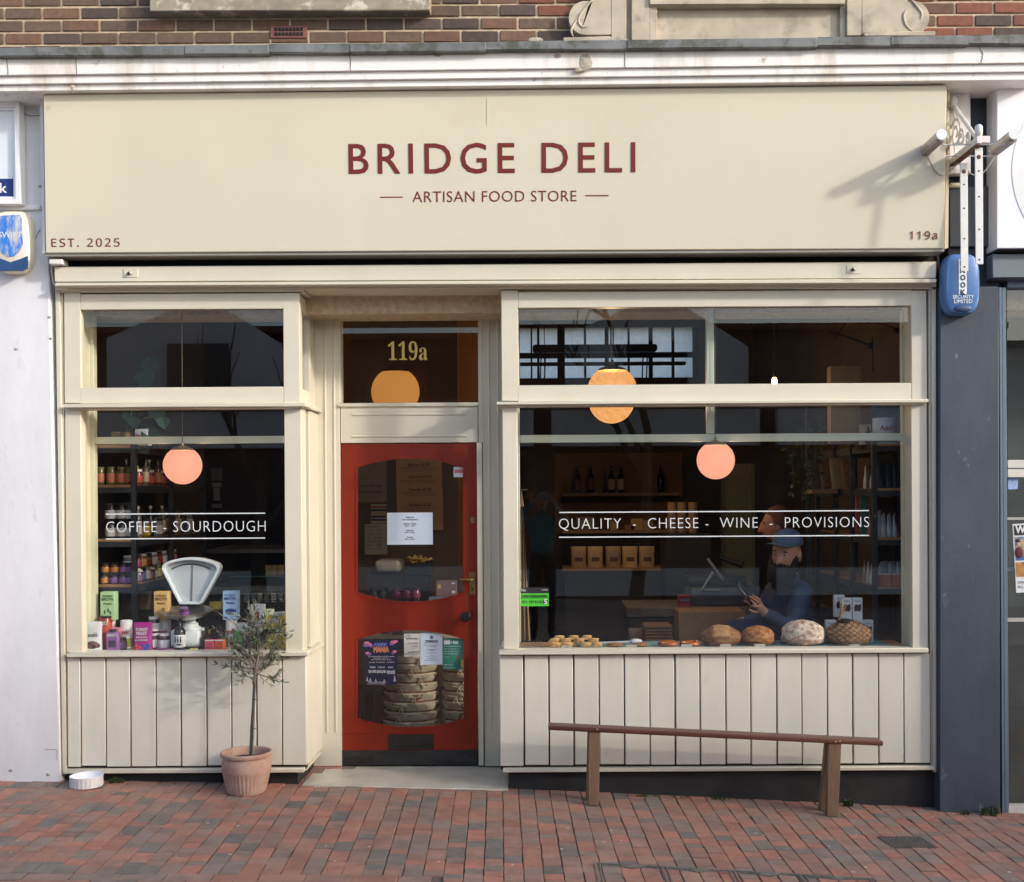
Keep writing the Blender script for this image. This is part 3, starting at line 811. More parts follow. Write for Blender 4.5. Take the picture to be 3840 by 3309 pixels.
sh = [(-.72, .80), (.5, .84), (.62, .72), (.66, -.1), (.5, -.34), (.2, -.5), (-.1, -.52), (-.45, -.38), (-.7, -.1)]
mb.prism([(xc + x * hw, zc + z * hh) for x, z in sh], yf - .003, yf + .01); mb.build('shield', BLUE, r)
mb = MB(); mb.prism([(xc + x * hw, zc + z * hh) for x, z in [(-.93, -.55), (-.5, -.58), (0, -.7), (.5, -.6), (.9, -.5), (.84, -.9), (.6, -.97), (-.6, -.97), (-.86, -.9)]], yf - .001, yf + .02)
mb.build('lens', mat('navy_lens', (40, 72, 120), .3, var=.15, vs=14), r)
wtext([('SWIFT', xc - .6 * hw, xc + .62 * hw, zc + .1 * hh, zc + .28 * hh, yf - .004, INTER, .01)], mat('faded_letters', (226, 228, 226), .5), r)
BKB = mat('blue_alarm_plastic', (84, 124, 178), .4, var=.12, vs=9, spots=(120, 156, 200), sp_lo=.55, sp_hi=.75)
r, xc, zc, hw, hh, yf = alarm('alarm_box', 'blue alarm box with white security lettering on the navy pillar', 3601, 954, 1182, 136, [BKB], -.05)
mb = MB(); cw = .022
mb.box(xc - cw, xc + cw, yf - .002, yf + .01, zc - .35 * hh, zc + .78 * hh); mb.build('label_strip', mat('white_strip', (224, 228, 232), .5), r)
wtext([(c, xc - .013, xc + .013, zc + (.58 - .24 * i) * hh, zc + (.75 - .24 * i) * hh, yf - .0035, INTER, .03) for i, c in enumerate('BROOK')], INK, r)
wtext([('SECURITY', xc - .55 * hw, xc + .6 * hw, zc - .5 * hh, zc - .38 * hh, yf - .002, INTER, .01), ('LIMITED', xc - .48 * hw, xc + .52 * hw, zc - .65 * hh, zc - .53 * hh, yf - .002, INTER, .01)], VINYL, r)
mb = MB(); mb.ball((xc, yf, zc - .82 * hh), (.5 * hw, .012, .12 * hh), 18, 8); mb.build('sounder', mat('dark_blue_grille', (50, 74, 112), .5), r)
# ---------------------------------------------------------------- right neighbour
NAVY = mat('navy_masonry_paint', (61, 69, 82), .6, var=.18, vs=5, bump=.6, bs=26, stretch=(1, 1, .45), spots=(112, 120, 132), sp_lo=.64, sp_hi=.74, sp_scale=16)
np_ = thing('navy_pillar', 'dark navy painted pillar between the deli and the next shop', 'pillar', (X(3640, 3050, -.05), 0, ground(2.4)))
mb = MB()
mb.hexa([(X(3524, 1080, -.05), -.05, Z(3600, 1075, -.05)), (X(3746, 1080, -.05), -.05, Z(3700, 1075, -.05)), (X(3752, 3050, -.05), -.05, ground(2.6) - .05), (X(3522, 3050, -.05), -.05, ground(2.3) - .05)],
        [(X(3524, 1080, -.05), .4, Z(3600, 1075, -.05)), (X(3746, 1080, -.05), .4, Z(3700, 1075, -.05)), (X(3752, 3050, -.05), .4, ground(2.6) - .05), (X(3522, 3050, -.05), .4, ground(2.3) - .05)], .006)
mb.build('shaft', NAVY, np_)
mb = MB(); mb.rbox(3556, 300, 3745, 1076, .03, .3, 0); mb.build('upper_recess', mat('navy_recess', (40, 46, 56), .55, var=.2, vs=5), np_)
mb = MB(); mb.rbox(3563, 700, 3725, 925, .0, .04, .003); mb.build('cover_plate', mat('grey_cover', (74, 78, 84), .5, .2, var=.2, vs=6, stretch=(3, 1, .4)), np_)
mb = MB(); mb.rbox(3566, 686, 3622, 702, -.02, .03, .003); blob(3590, 694, -.02, .03, .012, .01); mb.pieces('broken_trim', mat('cream_splinter', (206, 194, 170), .7), np_)
mb = MB(); mb.qbox((3513, 940), (3523, 940), (3523, 3046), (3516, 3046), .01, .2); mb.build('side_gap', DARKGAP, np_)
ng = thing('neighbour_sign', 'large white sign panel of the next shop beside the bracket', 'sign', (X(3900, 930, -.1), 0, Z(3840, 930, -.1)))
mb = MB(); mb.qbox((3739, 306), (4500, 298), (4500, 930), (3738, 932), -.12, .2, .003); mb.build('panel', mat('white_panel', (236, 236, 242), .35, var=.02), ng)
mb = MB(); mb.qbox((3741, 934), (4500, 930), (4500, 938), (3741, 941), -.1, .2); mb.build('lower_edge', DARKGAP, ng)
p = at(4150, 640, -.121)
mb = MB(); mb.lathe((0, 0, 0), [(.53, 0), (.53, .002)], 64); bmesh.ops.rotate(mb.bm, verts=mb.bm.verts, cent=(0, 0, 0), matrix=Matrix.Rotation(math.pi / 2, 3, 'X')); bmesh.ops.translate(mb.bm, verts=mb.bm.verts, vec=p)
mb.build('disc', mat('pale_disc', (230, 233, 234), .4), ng)
nf = thing('neighbour_shopfront', 'grey framed window of the next shop at the right edge', 'shopfront', (X(3800, 3050, 0), .1, ground(2.7)))
GREYP = mat('blue_grey_paint', (104, 120, 136), .4, var=.05, vs=4)
mb = MB(); mb.rbox(3722, 950, 4500, 1040, -.06, .3, .004); mb.build('header_box', mat('slate_box', (112, 120, 128), .45, var=.05), nf)
mb = MB(); mb.rbox(3752, 1078, 3762, 3052, -.01, .3, .002); mb.rbox(3763, 1078, 3778, 3052, .0, .3, .002); mb.rbox(3778, 1040, 4500, 1078, .02, .2); mb.pieces('frame', GREYP, nf)
mb = MB(); mb.rbox(3779, 1723, 4500, 1754, .03, .05, .002); mb.rbox(3779, 1757, 4500, 1789, .03, .05, .002)
mb.rbox(3779, 1939, 4500, 1948, .1, .04, 0); mb.rbox(3779, 2129, 4500, 2139, .1, .04, 0); mb.rbox(3779, 2318, 4500, 2330, .1, .04, 0)
mb.rbox(3779, 3028, 4500, 3062, .0, .1, .003); mb.pieces('rail', mat('white_rail', (214, 208, 198), .45), nf)
mb = MB(); mb.rbox(3778, 1078, 4500, 1723, .06, .005, 0); mb.rbox(3778, 1789, 4500, 3030, .06, .005, 0); mb.pieces('glass', GLASS, nf)
mb = MB(); mb.rbox(3779, 1078, 4500, 3040, .9, .1, 0); mb.rbox(3779, 2420, 4500, 3035, .16, .03, 0)
mb.build('room_back', mat('dark_room_back', (62, 66, 62), .8, var=.4, vs=3), nf)
mb = MB(); mb.box(X(3779, 2000), X(3779, 2000) + .02, .1, 1, 0, 2.9); mb.build('room_side', mat('dark_room_side', (84, 80, 66), .8, var=.3, vs=2), nf)
# film style poster and small notice in that window
ps = thing('poster', 'tall colourful poster with two pictures in the next shop window', 'poster', (X(3830, 2222, .055), .055, Z(3830, 2222, .055)))
mb = MB(); mb.qbox((3797, 1966), (3900, 1960), (3914, 2218), (3811, 2224), .052, .004); mb.build('sheet', mat('poster_white', (220, 222, 224), .5), ps)
mb = MB(); mb.qbox((3803, 1972), (3898, 1966), (3898, 2004), (3805, 2009), .05, .002); mb.build('title_band', INK, ps)
text([('WI', 3808, 1972, 3850, 2000, .03)], .049, WHITEINK, ps)
mb = MB(); mb.qbox((3806, 2014), (3900, 2010), (3904, 2098), (3810, 2103), .05, .002); mb.build('picture', mat('sky_picture', (66, 110, 160), .5, var=.4, vs=9, spots=(190, 160, 110), sp_lo=.5, sp_hi=.6, sp_scale=12), ps)
mb = MB()
p = at(3818, 2035, .049); mb.ball(p, (.011, .002, .016), 10, 8); mb.mi = 1; p = at(3822, 2072, .049); mb.ball(p, (.024, .003, .034), 12, 8); mb.mi = 2; p = at(3818, 2029, .0485); mb.ball(p, (.013, .002, .014), 10, 8)
mb.build('figure_print', [mat('print_skin', (208, 160, 130), .6), mat('print_maroon', (90, 26, 30), .6), INK], ps)
mb = MB(); mb.qbox((3810, 2110), (3904, 2106), (3908, 2160), (3812, 2164), .05, .002); mb.build('picture', mat('warm_picture', (196, 140, 70), .5, var=.4, vs=14, spots=(60, 60, 90), sp_lo=.5, sp_hi=.6, sp_scale=15), ps)
text([('OPENS FRIDAY', 3816, 2180, 3890, 2190), ('ALL SEATS', 3816, 2196, 3880, 2206)], .0505, INK, ps)
nt_ = thing('notice', 'small blue and white notice above the tall poster', 'notice', (X(3800, 1835, .055), .055, Z(3800, 1835, .055)))
mb = MB(); mb.qbox((3780, 1790), (3818, 1792), (3817, 1835), (3780, 1836), .053, .003); mb.build('sheet', mat('notice_blue', (150, 172, 214), .5, var=.4, vs=60), nt_)
# ---------------------------------------------------------------- projecting sign bracket
WMET = mat('white_painted_metal', (216, 212, 208), .45, .1, var=.08, vs=14, spots=(140, 96, 70), sp_lo=.66, sp_hi=.72, sp_scale=24)
RUST = mat('rusty_metal', (110, 82, 66), .8, .2, var=.3, vs=40)
TUBEM = mat('weathered_tube', (196, 188, 176), .4, .2, var=.1, vs=10, spots=(110, 96, 70), sp_lo=.52, sp_hi=.66, sp_scale=7)
bk = thing('sign_bracket', 'empty ornate white sign bracket with twin lamps at the sign end', 'bracket', at(3600, 650, 0))
PY = -.06
mb = MB(); mb.rbox(3560, 330, 3640, 652, PY, .06, .003)
for px, py in ((3569, 340), (3629, 338), (3566, 640), (3632, 640)): blob(px, py, PY - .003, .009, .009, .006)
mb.build('back_plate', WMET, bk)
bx, bz = 2.322, 3.545; tip = -.46
mb = MB(); mb.box(bx - .014, bx + .014, tip, PY, bz - .02, bz + .02, .003); mb.mi = 1; mb.box(bx - .018, bx + .018, tip + .02, PY - .01, bz - .03, bz - .021, .002)
mb.build('arm', [WMET, RUST], bk)
sx = X(3599, 389, PY); sz = Z(3599, 389, PY)
mb = MB(); mb.tube([(bx, PY - .01, sz), (bx, tip + .04, bz + .02)], .011, 8); mb.build('stay', WMET, bk)
mb = MB()
for cy, cz, r0, turns in ((-.12, bz + .14, .085, 1.6), (-.2, bz + .09, .05, 1.4), (-.30, bz + .055, .032, 1.3)):
    sp = []
    for i in range(36):
        t = i / 35; a = turns * 2 * math.pi * t + .6; r_ = r0 * (1 - .75 * t)
        sp.append((bx, cy + r_ * math.cos(a), cz + r_ * math.sin(a)))
    mb.tube(sp, .006, 6, flat=1.6)
mb.tube([(bx, PY, sz - .02), (bx, PY - .05, sz - .1), (bx, PY - .02, bz + .12), (bx, PY - .06, bz + .02)], .006, 6)
mb.pieces('scroll', WMET, bk)
mb = MB(); mb.lathe((bx, PY - .03, sz - .02), [(.016, -.02), (.02, 0), (.02, .03), (.012, .05)], 12)
mb.lathe((bx + .005, tip + .02, bz + .02), [(.012, 0), (.02, .01), (.02, .055), (.012, .065)], 14); mb.box(bx - .01, bx + .06, tip + .005, tip + .035, bz - .015, bz + .022, .003)
mb.pieces('finial', WMET, bk)
lys = (-.17, -.38)
lamp_x = (X(3490, 545, -.27) - .0, bx + (bx - X(3490, 545, -.27)))
for s_, lx in zip((-1, 1), lamp_x):
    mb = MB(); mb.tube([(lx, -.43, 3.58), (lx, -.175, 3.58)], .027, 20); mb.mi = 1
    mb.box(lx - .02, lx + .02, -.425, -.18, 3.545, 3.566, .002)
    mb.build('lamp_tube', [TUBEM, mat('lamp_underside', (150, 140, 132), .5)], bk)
    mb = MB(); mb.tube([(lx, -.445, 3.58), (lx, -.431, 3.58)], .029, 20); mb.tube([(lx, -.174, 3.58), (lx, -.165, 3.58)], .029, 20); mb.pieces('end_cap', mat('lamp_cap', (226, 230, 234), .35), bk)
    mb = MB()
    for yy in lys: mb.tube([(bx, yy, bz), (lx + s_ * -.03, yy, bz - .002), (lx + s_ * -.012, yy, bz + .01)], .0042, 6)
    mb.pieces('lamp_rod', WMET, bk)
    mb = MB(); pts = []
    for i in range(13):
        t = i / 12; pts.append((lx + (bx - lx) * t, -.2 + .05 * t, 3.548 - .11 * math.sin(math.pi * t) * (1 - .25 * t) + (bz - 3.548 - .03) * t))
    mb.tube(pts, .0042, 6); mb.build('cable', mat('grey_cable', (170, 164, 158), .5), bk)
for px, y0, y1, yy in ((3614, 612, 1018, -.2), (3670, 555, 992, -.41)):
    mb = MB(); xa = X(px, y0, yy)
    mb.box(xa - .021, xa + .021, yy - .003, yy + .003, Z(px, y1, yy), Z(px, y0, yy), .002)
    mb.mi = 1
    for t in (.08, .2, .42, .7, .96):
        zq = Z(px, y0 + (y1 - y0) * t, yy); mb.ball((xa, yy - .004, zq), (.005 if t > .1 else .012, .003, .005 if t > .1 else .012), 8, 6)
    mb.build('hanging_strap', [mat('white_strap', (222, 222, 220), .4, var=.05, vs=20, spots=(150, 110, 84), sp_lo=.7, sp_hi=.76, sp_scale=20), RUST], bk)
# junction box and cable at the left end under the sign
jb = thing('junction_box', 'little white cable box below the bottom left corner of the sign', 'cable box', at(208, 990, -.1))
mb = MB(); mb.rbox(184, 972, 234, 991, -.12, .08, .003); mb.build('box', mat('white_plastic', (222, 220, 212), .4), jb)
mb = MB(); mb.tube([at(196, 990, -.06), at(193, 1010, -.04), at(200, 1060, -.03), at(212, 1082, -.05), at(248, 1086, -.06)], .005, 6); mb.build('cable', mat('cream_cable', (206, 198, 182), .5), jb)
# ---------------------------------------------------------------- bench
OAK = mat('bench_leg_wood', (124, 98, 76), .75, var=.18, vs=9, stretch=(3, 3, .5), bump=.35, bs=60, spots=(84, 62, 52), sp_lo=.6, sp_hi=.75, sp_scale=12)
SEATW = mat('bench_seat_wood', (94, 56, 42), .42, var=.2, vs=12, stretch=(.4, 4, 4), bump=.3, bs=40, spots=(140, 84, 62), sp_lo=.66, sp_hi=.8, sp_scale=12)
bn = thing('bench', 'simple dark wooden bench standing under the wide bay window', 'bench', (1.0, -.2, ground(1.0)))
YF, YB = -.255, -.155
tl, tr, br2, bl2 = at(2056, 2722, YF), at(3313, 2781, YF), at(3312, 2799, YF), at(2055, 2739, YF)
mb = MB(); mb.hexa([tl, tr, br2, bl2], [(p.x, YB, p.z) for p in (tl, tr, br2, bl2)], .005, 2); mb.build('seat', SEATW, bn)
mb = MB()
for px, py in ((2240, 2736), (3134, 2782), (3150, 2781)): blob(px, py, YF, .005, .005, .003)
mb.pieces('peg', mat('pale_peg', (190, 160, 120), .6), bn)
def leg(x0, x1, xb0, xb1, yt, ya, yb_, dep):
    zt = Z((x0 + x1) / 2, yt, YF); g_ = ground(X(x0, 3000, YF))
    xa, xc_, xd, xe = X(x0, yt, ya), X(x1, yt, ya), X(xb0, 3040, ya), X(xb1, 3040, ya)
    mb = MB(); mb.hexa([(xa, ya, zt), (xc_, ya, zt), (xe, yb_, g_), (xd, yb_, g_)], [(xa, ya + dep, zt), (xc_, ya + dep, zt), (xe, yb_ + dep, g_), (xd, yb_ + dep, g_)], .003)
    mb.build('leg', OAK, bn)
leg(2208, 2250, 2205, 2246, 2738, YF + .008, YF - .012, .045)
leg(3108, 3156, 3097, 3140, 2782, YF + .008, YF - .012, .045)
leg(2204, 2240, 2199, 2234, 2738, YB - .047, YB - .0, .045)
leg(3098, 3140, 3082, 3120, 2782, YB - .047, YB - .0, .045)
# ---------------------------------------------------------------- olive tree in its pot
px_, py_ = X(926, 2960, -.16), -.165
gz = ground(px_) + .002
TERR, nt, b = newmat('terracotta')
v = coords(nt); bl = ramp(nt, noi(nt, v, 6, 6, .65), [(.38, 0.), (.7, .8)])
c1 = mix(nt, bl, lin((166, 128, 112)), lin((190, 166, 152)))
c1 = mix(nt, ramp(nt, noi(nt, v, 40, 4), [(.6, 0.), (.72, .5)]), c1, lin((150, 100, 82)))
nt.links.new(c1, b.inputs['Base Color']); b.inputs['Roughness'].default_value = .85; bumpn(nt, b, noi(nt, v, 70, 5), .4, .002)
pt = thing('plant_pot', 'round terracotta pot with ribbed lower half in front of the narrow bay', 'plant pot', (px_, py_, gz))
prof = [(.100, 0), (.106, .012), (.113, .045), (.121, .085), (.129, .125), (.1325, .135), (.134, .15), (.1345, .18), (.131, .205), (.127, .219), (.127, .222), (.139, .227), (.1425, .236), (.1415, .247), (.136, .252), (.127, .250), (.122, .24), (.121, .20), (.0, .195)]
prof = [(r_, z * .9) for r_, z in prof]
mb = MB(); mb.lathe((px_, py_, gz), prof, 144, True, ribs=lambda i, k: (.012 if (k // 2) % 2 else -.01) if 1 <= i <= 4 else 0)
mb.build('pot', TERR, pt)
mb = MB(); mb.lathe((px_, py_, gz), [(.119, .18), (.08, .19), (.02, .196)], 28, True, ribs=lambda i, k: .04 * math.sin(k * 5.1 + i)); mb.build('soil', mat('potting_soil', (60, 48, 40), .95, var=.4, vs=60, bump=1, bs=150), pt)
ol = thing('olive_tree', 'small olive tree with thin trunk growing in the terracotta pot', 'tree', (px_, py_, gz + .18))
BARK = mat('olive_bark', (112, 104, 94), .85, var=.25, vs=40, bump=.5, bs=90, stretch=(1, 1, .4))
LEAF, nt, b = newmat('olive_leaf')
a = nd(nt, 'ShaderNodeAttribute'); a.attribute_name = 'Col'
ge = nd(nt, 'ShaderNodeNewGeometry')
nt.links.new(mix(nt, ge.outputs['Backfacing'], a.outputs['Color'], lin((116, 124, 106))), b.inputs['Base Color']); b.inputs['Roughness'].default_value = .5
def T(px, py, dy=0): return at(px, py, py_ + dy)
base = T(940, 2812); base.z = gz + .185
fork = T(955, 2545)
trunk = [base, T(944, 2740), T(950, 2650, .004), fork, T(962, 2490, .005), T(975, 2430, -.005), T(970, 2370, .01), T(962, 2310)]
mb = MB(); mb.tube(trunk, [.0105, .0095, .0088, .0085, .0065, .005, .0035, .002], 8)
leaves = MB()
LC = [(62, 76, 50), (78, 90, 62), (94, 102, 76), (52, 64, 44), (112, 116, 92), (104, 84, 66)]
def leaf(p, d, L):
    d = d.normalized(); s_ = d.cross(Vector((rnd.gauss(0, 1), rnd.gauss(0, 1), rnd.gauss(0, 1)))).normalized(); n_ = d.cross(s_)
    c = lin(rnd.choices(LC, [5, 5, 4, 4, 2, .5])[0]); k = rnd.uniform(.85, 1.2); leaves.color(tuple(q * k for q in c))
    w = L * rnd.uniform(.1, .14)
    a = leaves.vv(p); b_ = leaves.vv(p + d * L * .35 + s_ * w - n_ * L * .02); c_ = leaves.vv(p + d * L * .7 + s_ * w * .75 - n_ * L * .05)
    e = leaves.vv(p + d * L - n_ * L * .1); f_ = leaves.vv(p + d * L * .7 - s_ * w * .75 - n_ * L * .05); g_ = leaves.vv(p + d * L * .35 - s_ * w - n_ * L * .02)
    m1 = leaves.vv(p + d * L * .35 + n_ * w * .3); m2 = leaves.vv(p + d * L * .7 + n_ * w * .2 - n_ * L * .03)
    for q in ([a, b_, m1], [b_, c_, m2, m1], [c_, e, m2], [e, f_, m2], [f_, g_, m1, m2], [g_, a, m1]): leaves.fc(q)
def twig(p, d, L, r, depth=0):
    pts = [p]; q = p.copy(); d = d.normalized()
    n = 5
    for i in range(n):
        d = (d + Vector((rnd.gauss(0, .14), rnd.gauss(0, .14), rnd.gauss(0, .12) + (.05 if depth else -.02)))).normalized()
        q = q + d * L / n; pts.append(q.copy())
        if i >= 1 or depth:
            for s_ in (1, -1):
                if rnd.random() < .72:
                    ld = (d * .8 + Vector((rnd.gauss(0, .55), rnd.gauss(0, .55), rnd.gauss(.05, .45)))).normalized()
                    leaf(q, ld, rnd.uniform(.022, .042))
        if depth < 1 and i in (0, 1, 2, 3):
          for _ in range(1 if rnd.random() < .62 else 2):
            twig(q, (d + Vector((rnd.gauss(0, .7), rnd.gauss(0, .6), rnd.gauss(.1, .5)))).normalized(), L * rnd.uniform(.35, .6), r * .55, depth + 1)
    for s_ in range(2): leaf(q, d + Vector((rnd.gauss(0, .3), rnd.gauss(0, .3), rnd.gauss(0, .3))), rnd.uniform(.025, .04))
    mb.tube(pts, [r * (1 - .15 * i) for i in range(len(pts))], 5)
ends = [(850, 2520), (862, 2480), (880, 2440), (868, 2400), (900, 2360), (895, 2310), (930, 2285), (950, 2290), (985, 2310), (1000, 2350), (1030, 2370), (1060, 2390), (1062, 2430), (1040, 2460), (1035, 2500), (1050, 2555), (880, 2545), (915, 2400), (1000, 2420), (960, 2350), (940, 2330), (1015, 2400)]
for i, (ex, ey) in enumerate(ends):
    t = rnd.uniform(0, .8) if ey < 2420 else rnd.uniform(0, .2)
    k = 3 + t * 4; i0 = int(k); st = Vector(trunk[i0]).lerp(Vector(trunk[min(i0 + 1, 7)]), k - i0)
    en = T(ex, ey, rnd.uniform(-.11, .11)); d = en - st
    twig(st, d + Vector((0, 0, .03)), d.length, .0042)
mb.build('trunk', BARK, ol)
leaves.build('crown', LEAF, ol, smooth=False, recalc=False)
mb = MB(); a, b_ = T(946, 2812, -.012), T(958, 2560, -.012); a.z = gz + .18; mb.tube([a, b_], .0045, 6)
mb.mi = 1
for t in (.4, .78): q = a.lerp(b_, t); mb.tube([q + Vector((-.012, .008, 0)), q + Vector((0, -.008, .002)), q + Vector((.008, 0, 0)), q + Vector((.014, -.004, .004))], .002, 5)
mb.build('stake', [mat('bamboo_cane', (120, 118, 104), .6), INK], ol)
# ---------------------------------------------------------------- dog bowl, weeds, covers, litter
bxx = X(326, 2940, -.1); bz_ = ground(bxx) + .002
mb = MB(); mb.lathe((bxx, -.105, bz_), [(.084, 0), (.088, .005), (.088, .052), (.09, .056), (.09, .062), (.085, .062), (.078, .03), (.0, .024)], 96, True, ribs=lambda i, k: (.012 if (k // 2) % 2 else -.006) if 1 <= i <= 2 else 0)
tag(mb.build('dog_bowl', mat('white_ceramic', (230, 230, 234), .3, var=.03, vs=10)), 'white ribbed dog bowl on the paving at the narrow bay', 'dog bowl')
GRN = mat('weed_leaf', (70, 96, 44), .6, var=.3, vs=30)
def weed(px, py, yd, n, h, label, spread=.05, broad=False):
    p = at(px, py, yd); p.z = ground(p.x) - .004; mb = MB()
    for i in range(n):
        a = rnd.uniform(0, 6.28); L = h * rnd.uniform(.5, 1.1); q = p + Vector((rnd.uniform(-spread, spread), rnd.uniform(-.012, .012), 0))
        lean = rnd.uniform(.2, .9); dx, dy = math.cos(a) * lean, -abs(math.sin(a)) * lean
        w = (.004 if not broad else .012) * rnd.uniform(.6, 1.2)
        m1 = q + Vector((dx * L * .4, dy * L * .4, L * .7)); e = q + Vector((dx * L, dy * L, L * .95 if not broad else L * .7))
        s_ = Vector((-dy, dx, 0)); s_ = (s_.normalized() if s_.length > .01 else Vector((1, 0, 0))) * w
        v0, v1, v2, v3, v4 = [mb.vv(t) for t in (q - s_ * .4, q + s_ * .4, m1 + s_, m1 - s_, e)]
        mb.fc([v0, v1, v2, v3]); mb.fc([v3, v2, v4])
    tag(mb.build('weed', GRN, smooth=False, recalc=False), label, 'weed')
weed(440, 2925, -.02, 14, .05, 'small leafy weed by the dog bowl at the wall foot', .035, True)
weed(2430, 2990, -.01, 30, .03, 'thin grass tuft at the black plinth right of the bench leg', .07)
weed(2700, 3012, -.01, 26, .03, 'low grass tuft below the middle of the bench', .06)
weed(3185, 3026, -.02, 16, .06, 'leafy weed growing behind the right bench leg', .03, True)
weed(3615, 3062, -.09, 22, .035, 'small grass tuft at the left foot of the navy pillar', .03)
weed(3710, 3066, -.09, 46, .075, 'bushy grass tuft at the right foot of the navy pillar', .06)
weed(2550, 3000, -.01, 12, .02, 'sprig of grass between bench legs near the plinth', .05)
IRONP = mat('worn_cast_iron', (92, 88, 84), .6, .4, var=.25, vs=20, bump=.4, bs=90)
def gp(px, py):
    """pavement point under a pixel"""
    y = -.8
    for _ in range(12):
        p = at(px, py, y); dx, dy = px - CX, py - CY; v_ = dy + RO * dx
        Zd = F * (H - ground(p.x)) / v_; y = Zd - D
    return Vector((at(px, py, y).x, y, ground(at(px, py, y).x)))
mb = MB(); q = [gp(3290, 3140), gp(3450, 3140), gp(3515, 3180), gp(3345, 3180)]
mb.hexa([v + Vector((0, 0, .004)) for v in q], [v + Vector((0, 0, -.01)) for v in q])
for i in range(10):
    for j in range(5):
        s_, t = (i + .5) / 10, (j + .5) / 5
        p = q[0].lerp(q[1], s_).lerp(q[3].lerp(q[2], s_), t) + Vector((0, 0, .005)); mb.ball(p, (.008, .005, .003), 6, 4)
tag(mb.build('drain_cover', IRONP), 'small rectangular cast iron cover in the paving at the right', 'drain cover')
mb = MB()
FR = [gp(2241, 3247), gp(2492, 3255), gp(2739, 3260), gp(2998, 3268), gp(3253, 3279)]
yb_ = FR[0].y
def strip(p, q, w, z=.003):
    d = (q - p).normalized(); s_ = Vector((-d.y, d.x, 0)) * w / 2
    mb.hexa([p + s_ + Vector((0, 0, z)), q + s_ + Vector((0, 0, z)), q - s_ + Vector((0, 0, z)), p - s_ + Vector((0, 0, z))], [p + s_ - Vector((0, 0, .02)), q + s_ - Vector((0, 0, .02)), q - s_ - Vector((0, 0, .02)), p - s_ - Vector((0, 0, .02))])
y0 = sum(p.y for p in FR) / 5
P_ = [Vector((p.x, y0 - .012 * i, ground(p.x) + .002)) for i, p in enumerate(FR)]
for p, q in zip(P_, P_[1:]): strip(p, q, .012); strip(p + Vector((0, -.02, 0)), q + Vector((0, -.02, 0)), .004)
for i, p in enumerate(P_):
    for dx in (-.011, .011): strip(p + Vector((dx, 0, 0)), p + Vector((dx + .005, -.55, 0)), .006)
for p, q in zip(P_, P_[1:]):
    m_ = (p + q) / 2; mb.hexa([m_ + Vector((-.07, -.004, .003)), m_ + Vector((.07, -.004, .003)), m_ + Vector((.015, -.045, .003)), m_ + Vector((-.015, -.045, .003))], [m_ + Vector((-.07, -.004, -.02)), m_ + Vector((.07, -.004, -.02)), m_ + Vector((.015, -.045, -.02)), m_ + Vector((-.015, -.045, -.02))])
strip(P_[0] + Vector((0, -.55, 0)), P_[-1] + Vector((0, -.55, 0)), .012)
tag(mb.build('access_cover', mat('galvanised_edge', (128, 126, 120), .5, .5, var=.3, vs=20)), 'long four part access cover framed by steel strips in the paving', 'access cover')
mb = MB()
for i in range(34):
    px, py = rnd.uniform(30, 3800), rnd.uniform(3040, 3300); p = gp(px, py) + Vector((0, 0, .003)); mb.ball(p, (rnd.uniform(.004, .012), rnd.uniform(.003, .009), .0015), 7, 4)
tag(mb.build('litter', mat('old_gum', (196, 186, 178), .8)), 'pale gum spots and tiny scraps scattered over the paving', 'litter', kind='stuff')
# ---------------------------------------------------------------- the other side of the street (seen in the glass, shades the lower wall)
OPB = mat('opposite_brick', (120, 92, 80), .9, var=.2, vs=3)
OPW = mat('opposite_render', (232, 230, 226), .8, var=.05)
OPT = mat('opposite_tile', (104, 66, 54), .85, var=.2, vs=6)
DGL = mat('opposite_window_glass', (40, 46, 54), .1, var=.1)
def opp(label, x0, x1, h, y, bays, wallm):
    r = thing('opposite_building', label, 'building', ((x0 + x1) / 2, y - 3, 0)); mb = MB()
    mb.box(x0, x1, y - 7, y, -.3, h); mb.build('wall', wallm, r)
    mb = MB(); mb.hexa([(x0 - .2, y + .3, h), (x1 + .2, y + .3, h), (x1 + .2, y + .3, h - .1), (x0 - .2, y + .3, h - .1)], [(x0 - .2, y - 3.5, h + .5), (x1 + .2, y - 3.5, h + .5), (x1 + .2, y - 3.5, h), (x0 - .2, y - 3.5, h)]); mb.build('roof', OPT, r)
    w = (x1 - x0) / bays
    for i in range(bays):
        cx = x0 + w * (i + .5)
        mb = MB(); mb.box(cx - w * .42, cx + w * .42, y - .02, y + .03, .5, 2.35); mb.build('shop_window', DGL, r)
        mb = MB(); mb.box(cx - w * .46, cx + w * .46, y, y + .25, 2.5, 3.1); mb.box(cx - w * .46, cx + w * .46, y, y + .12, .0, .45); mb.pieces('fascia', OPW, r)
        if i % 2 == 0:
            mb = MB(); mb.prism([(cx - w * .4, 3.2), (cx + w * .4, 3.2), (cx + w * .4, 4.1), (cx + .1, 5.0), (cx - w * .4, 4.3)], y, y + .4); mb.build('gable', OPW, r)
        mb = MB(); mb.box(cx - .5, cx + .5, y - .01, y + (.44 if i % 2 == 0 else .04), 3.4, 4.2); mb.build('window', DGL, r)
OB1 = opp('low brick shop row across the street with white gables', -15, 7.5, 4.5, -12.5, 6, OPB)
OB2 = opp('taller brick block across the street to the right', 19.4, 28.6, 11.2, -12.5, 2, OPB)  # out of view; sized and placed to keep the sun off the lower wall
OB3 = opp('pale low rendered block across the street to the far left', -40, -15.5, 4.5, -12.5, 6, OPW)
OB4 = opp('low rendered shop between the brick row and the taller block', 7.8, 19.1, 4.2, -12.5, 2, OPW)
OB5 = opp('low brick shop row beyond the taller block', 28.9, 48, 4.5, -12.5, 4, OPB)

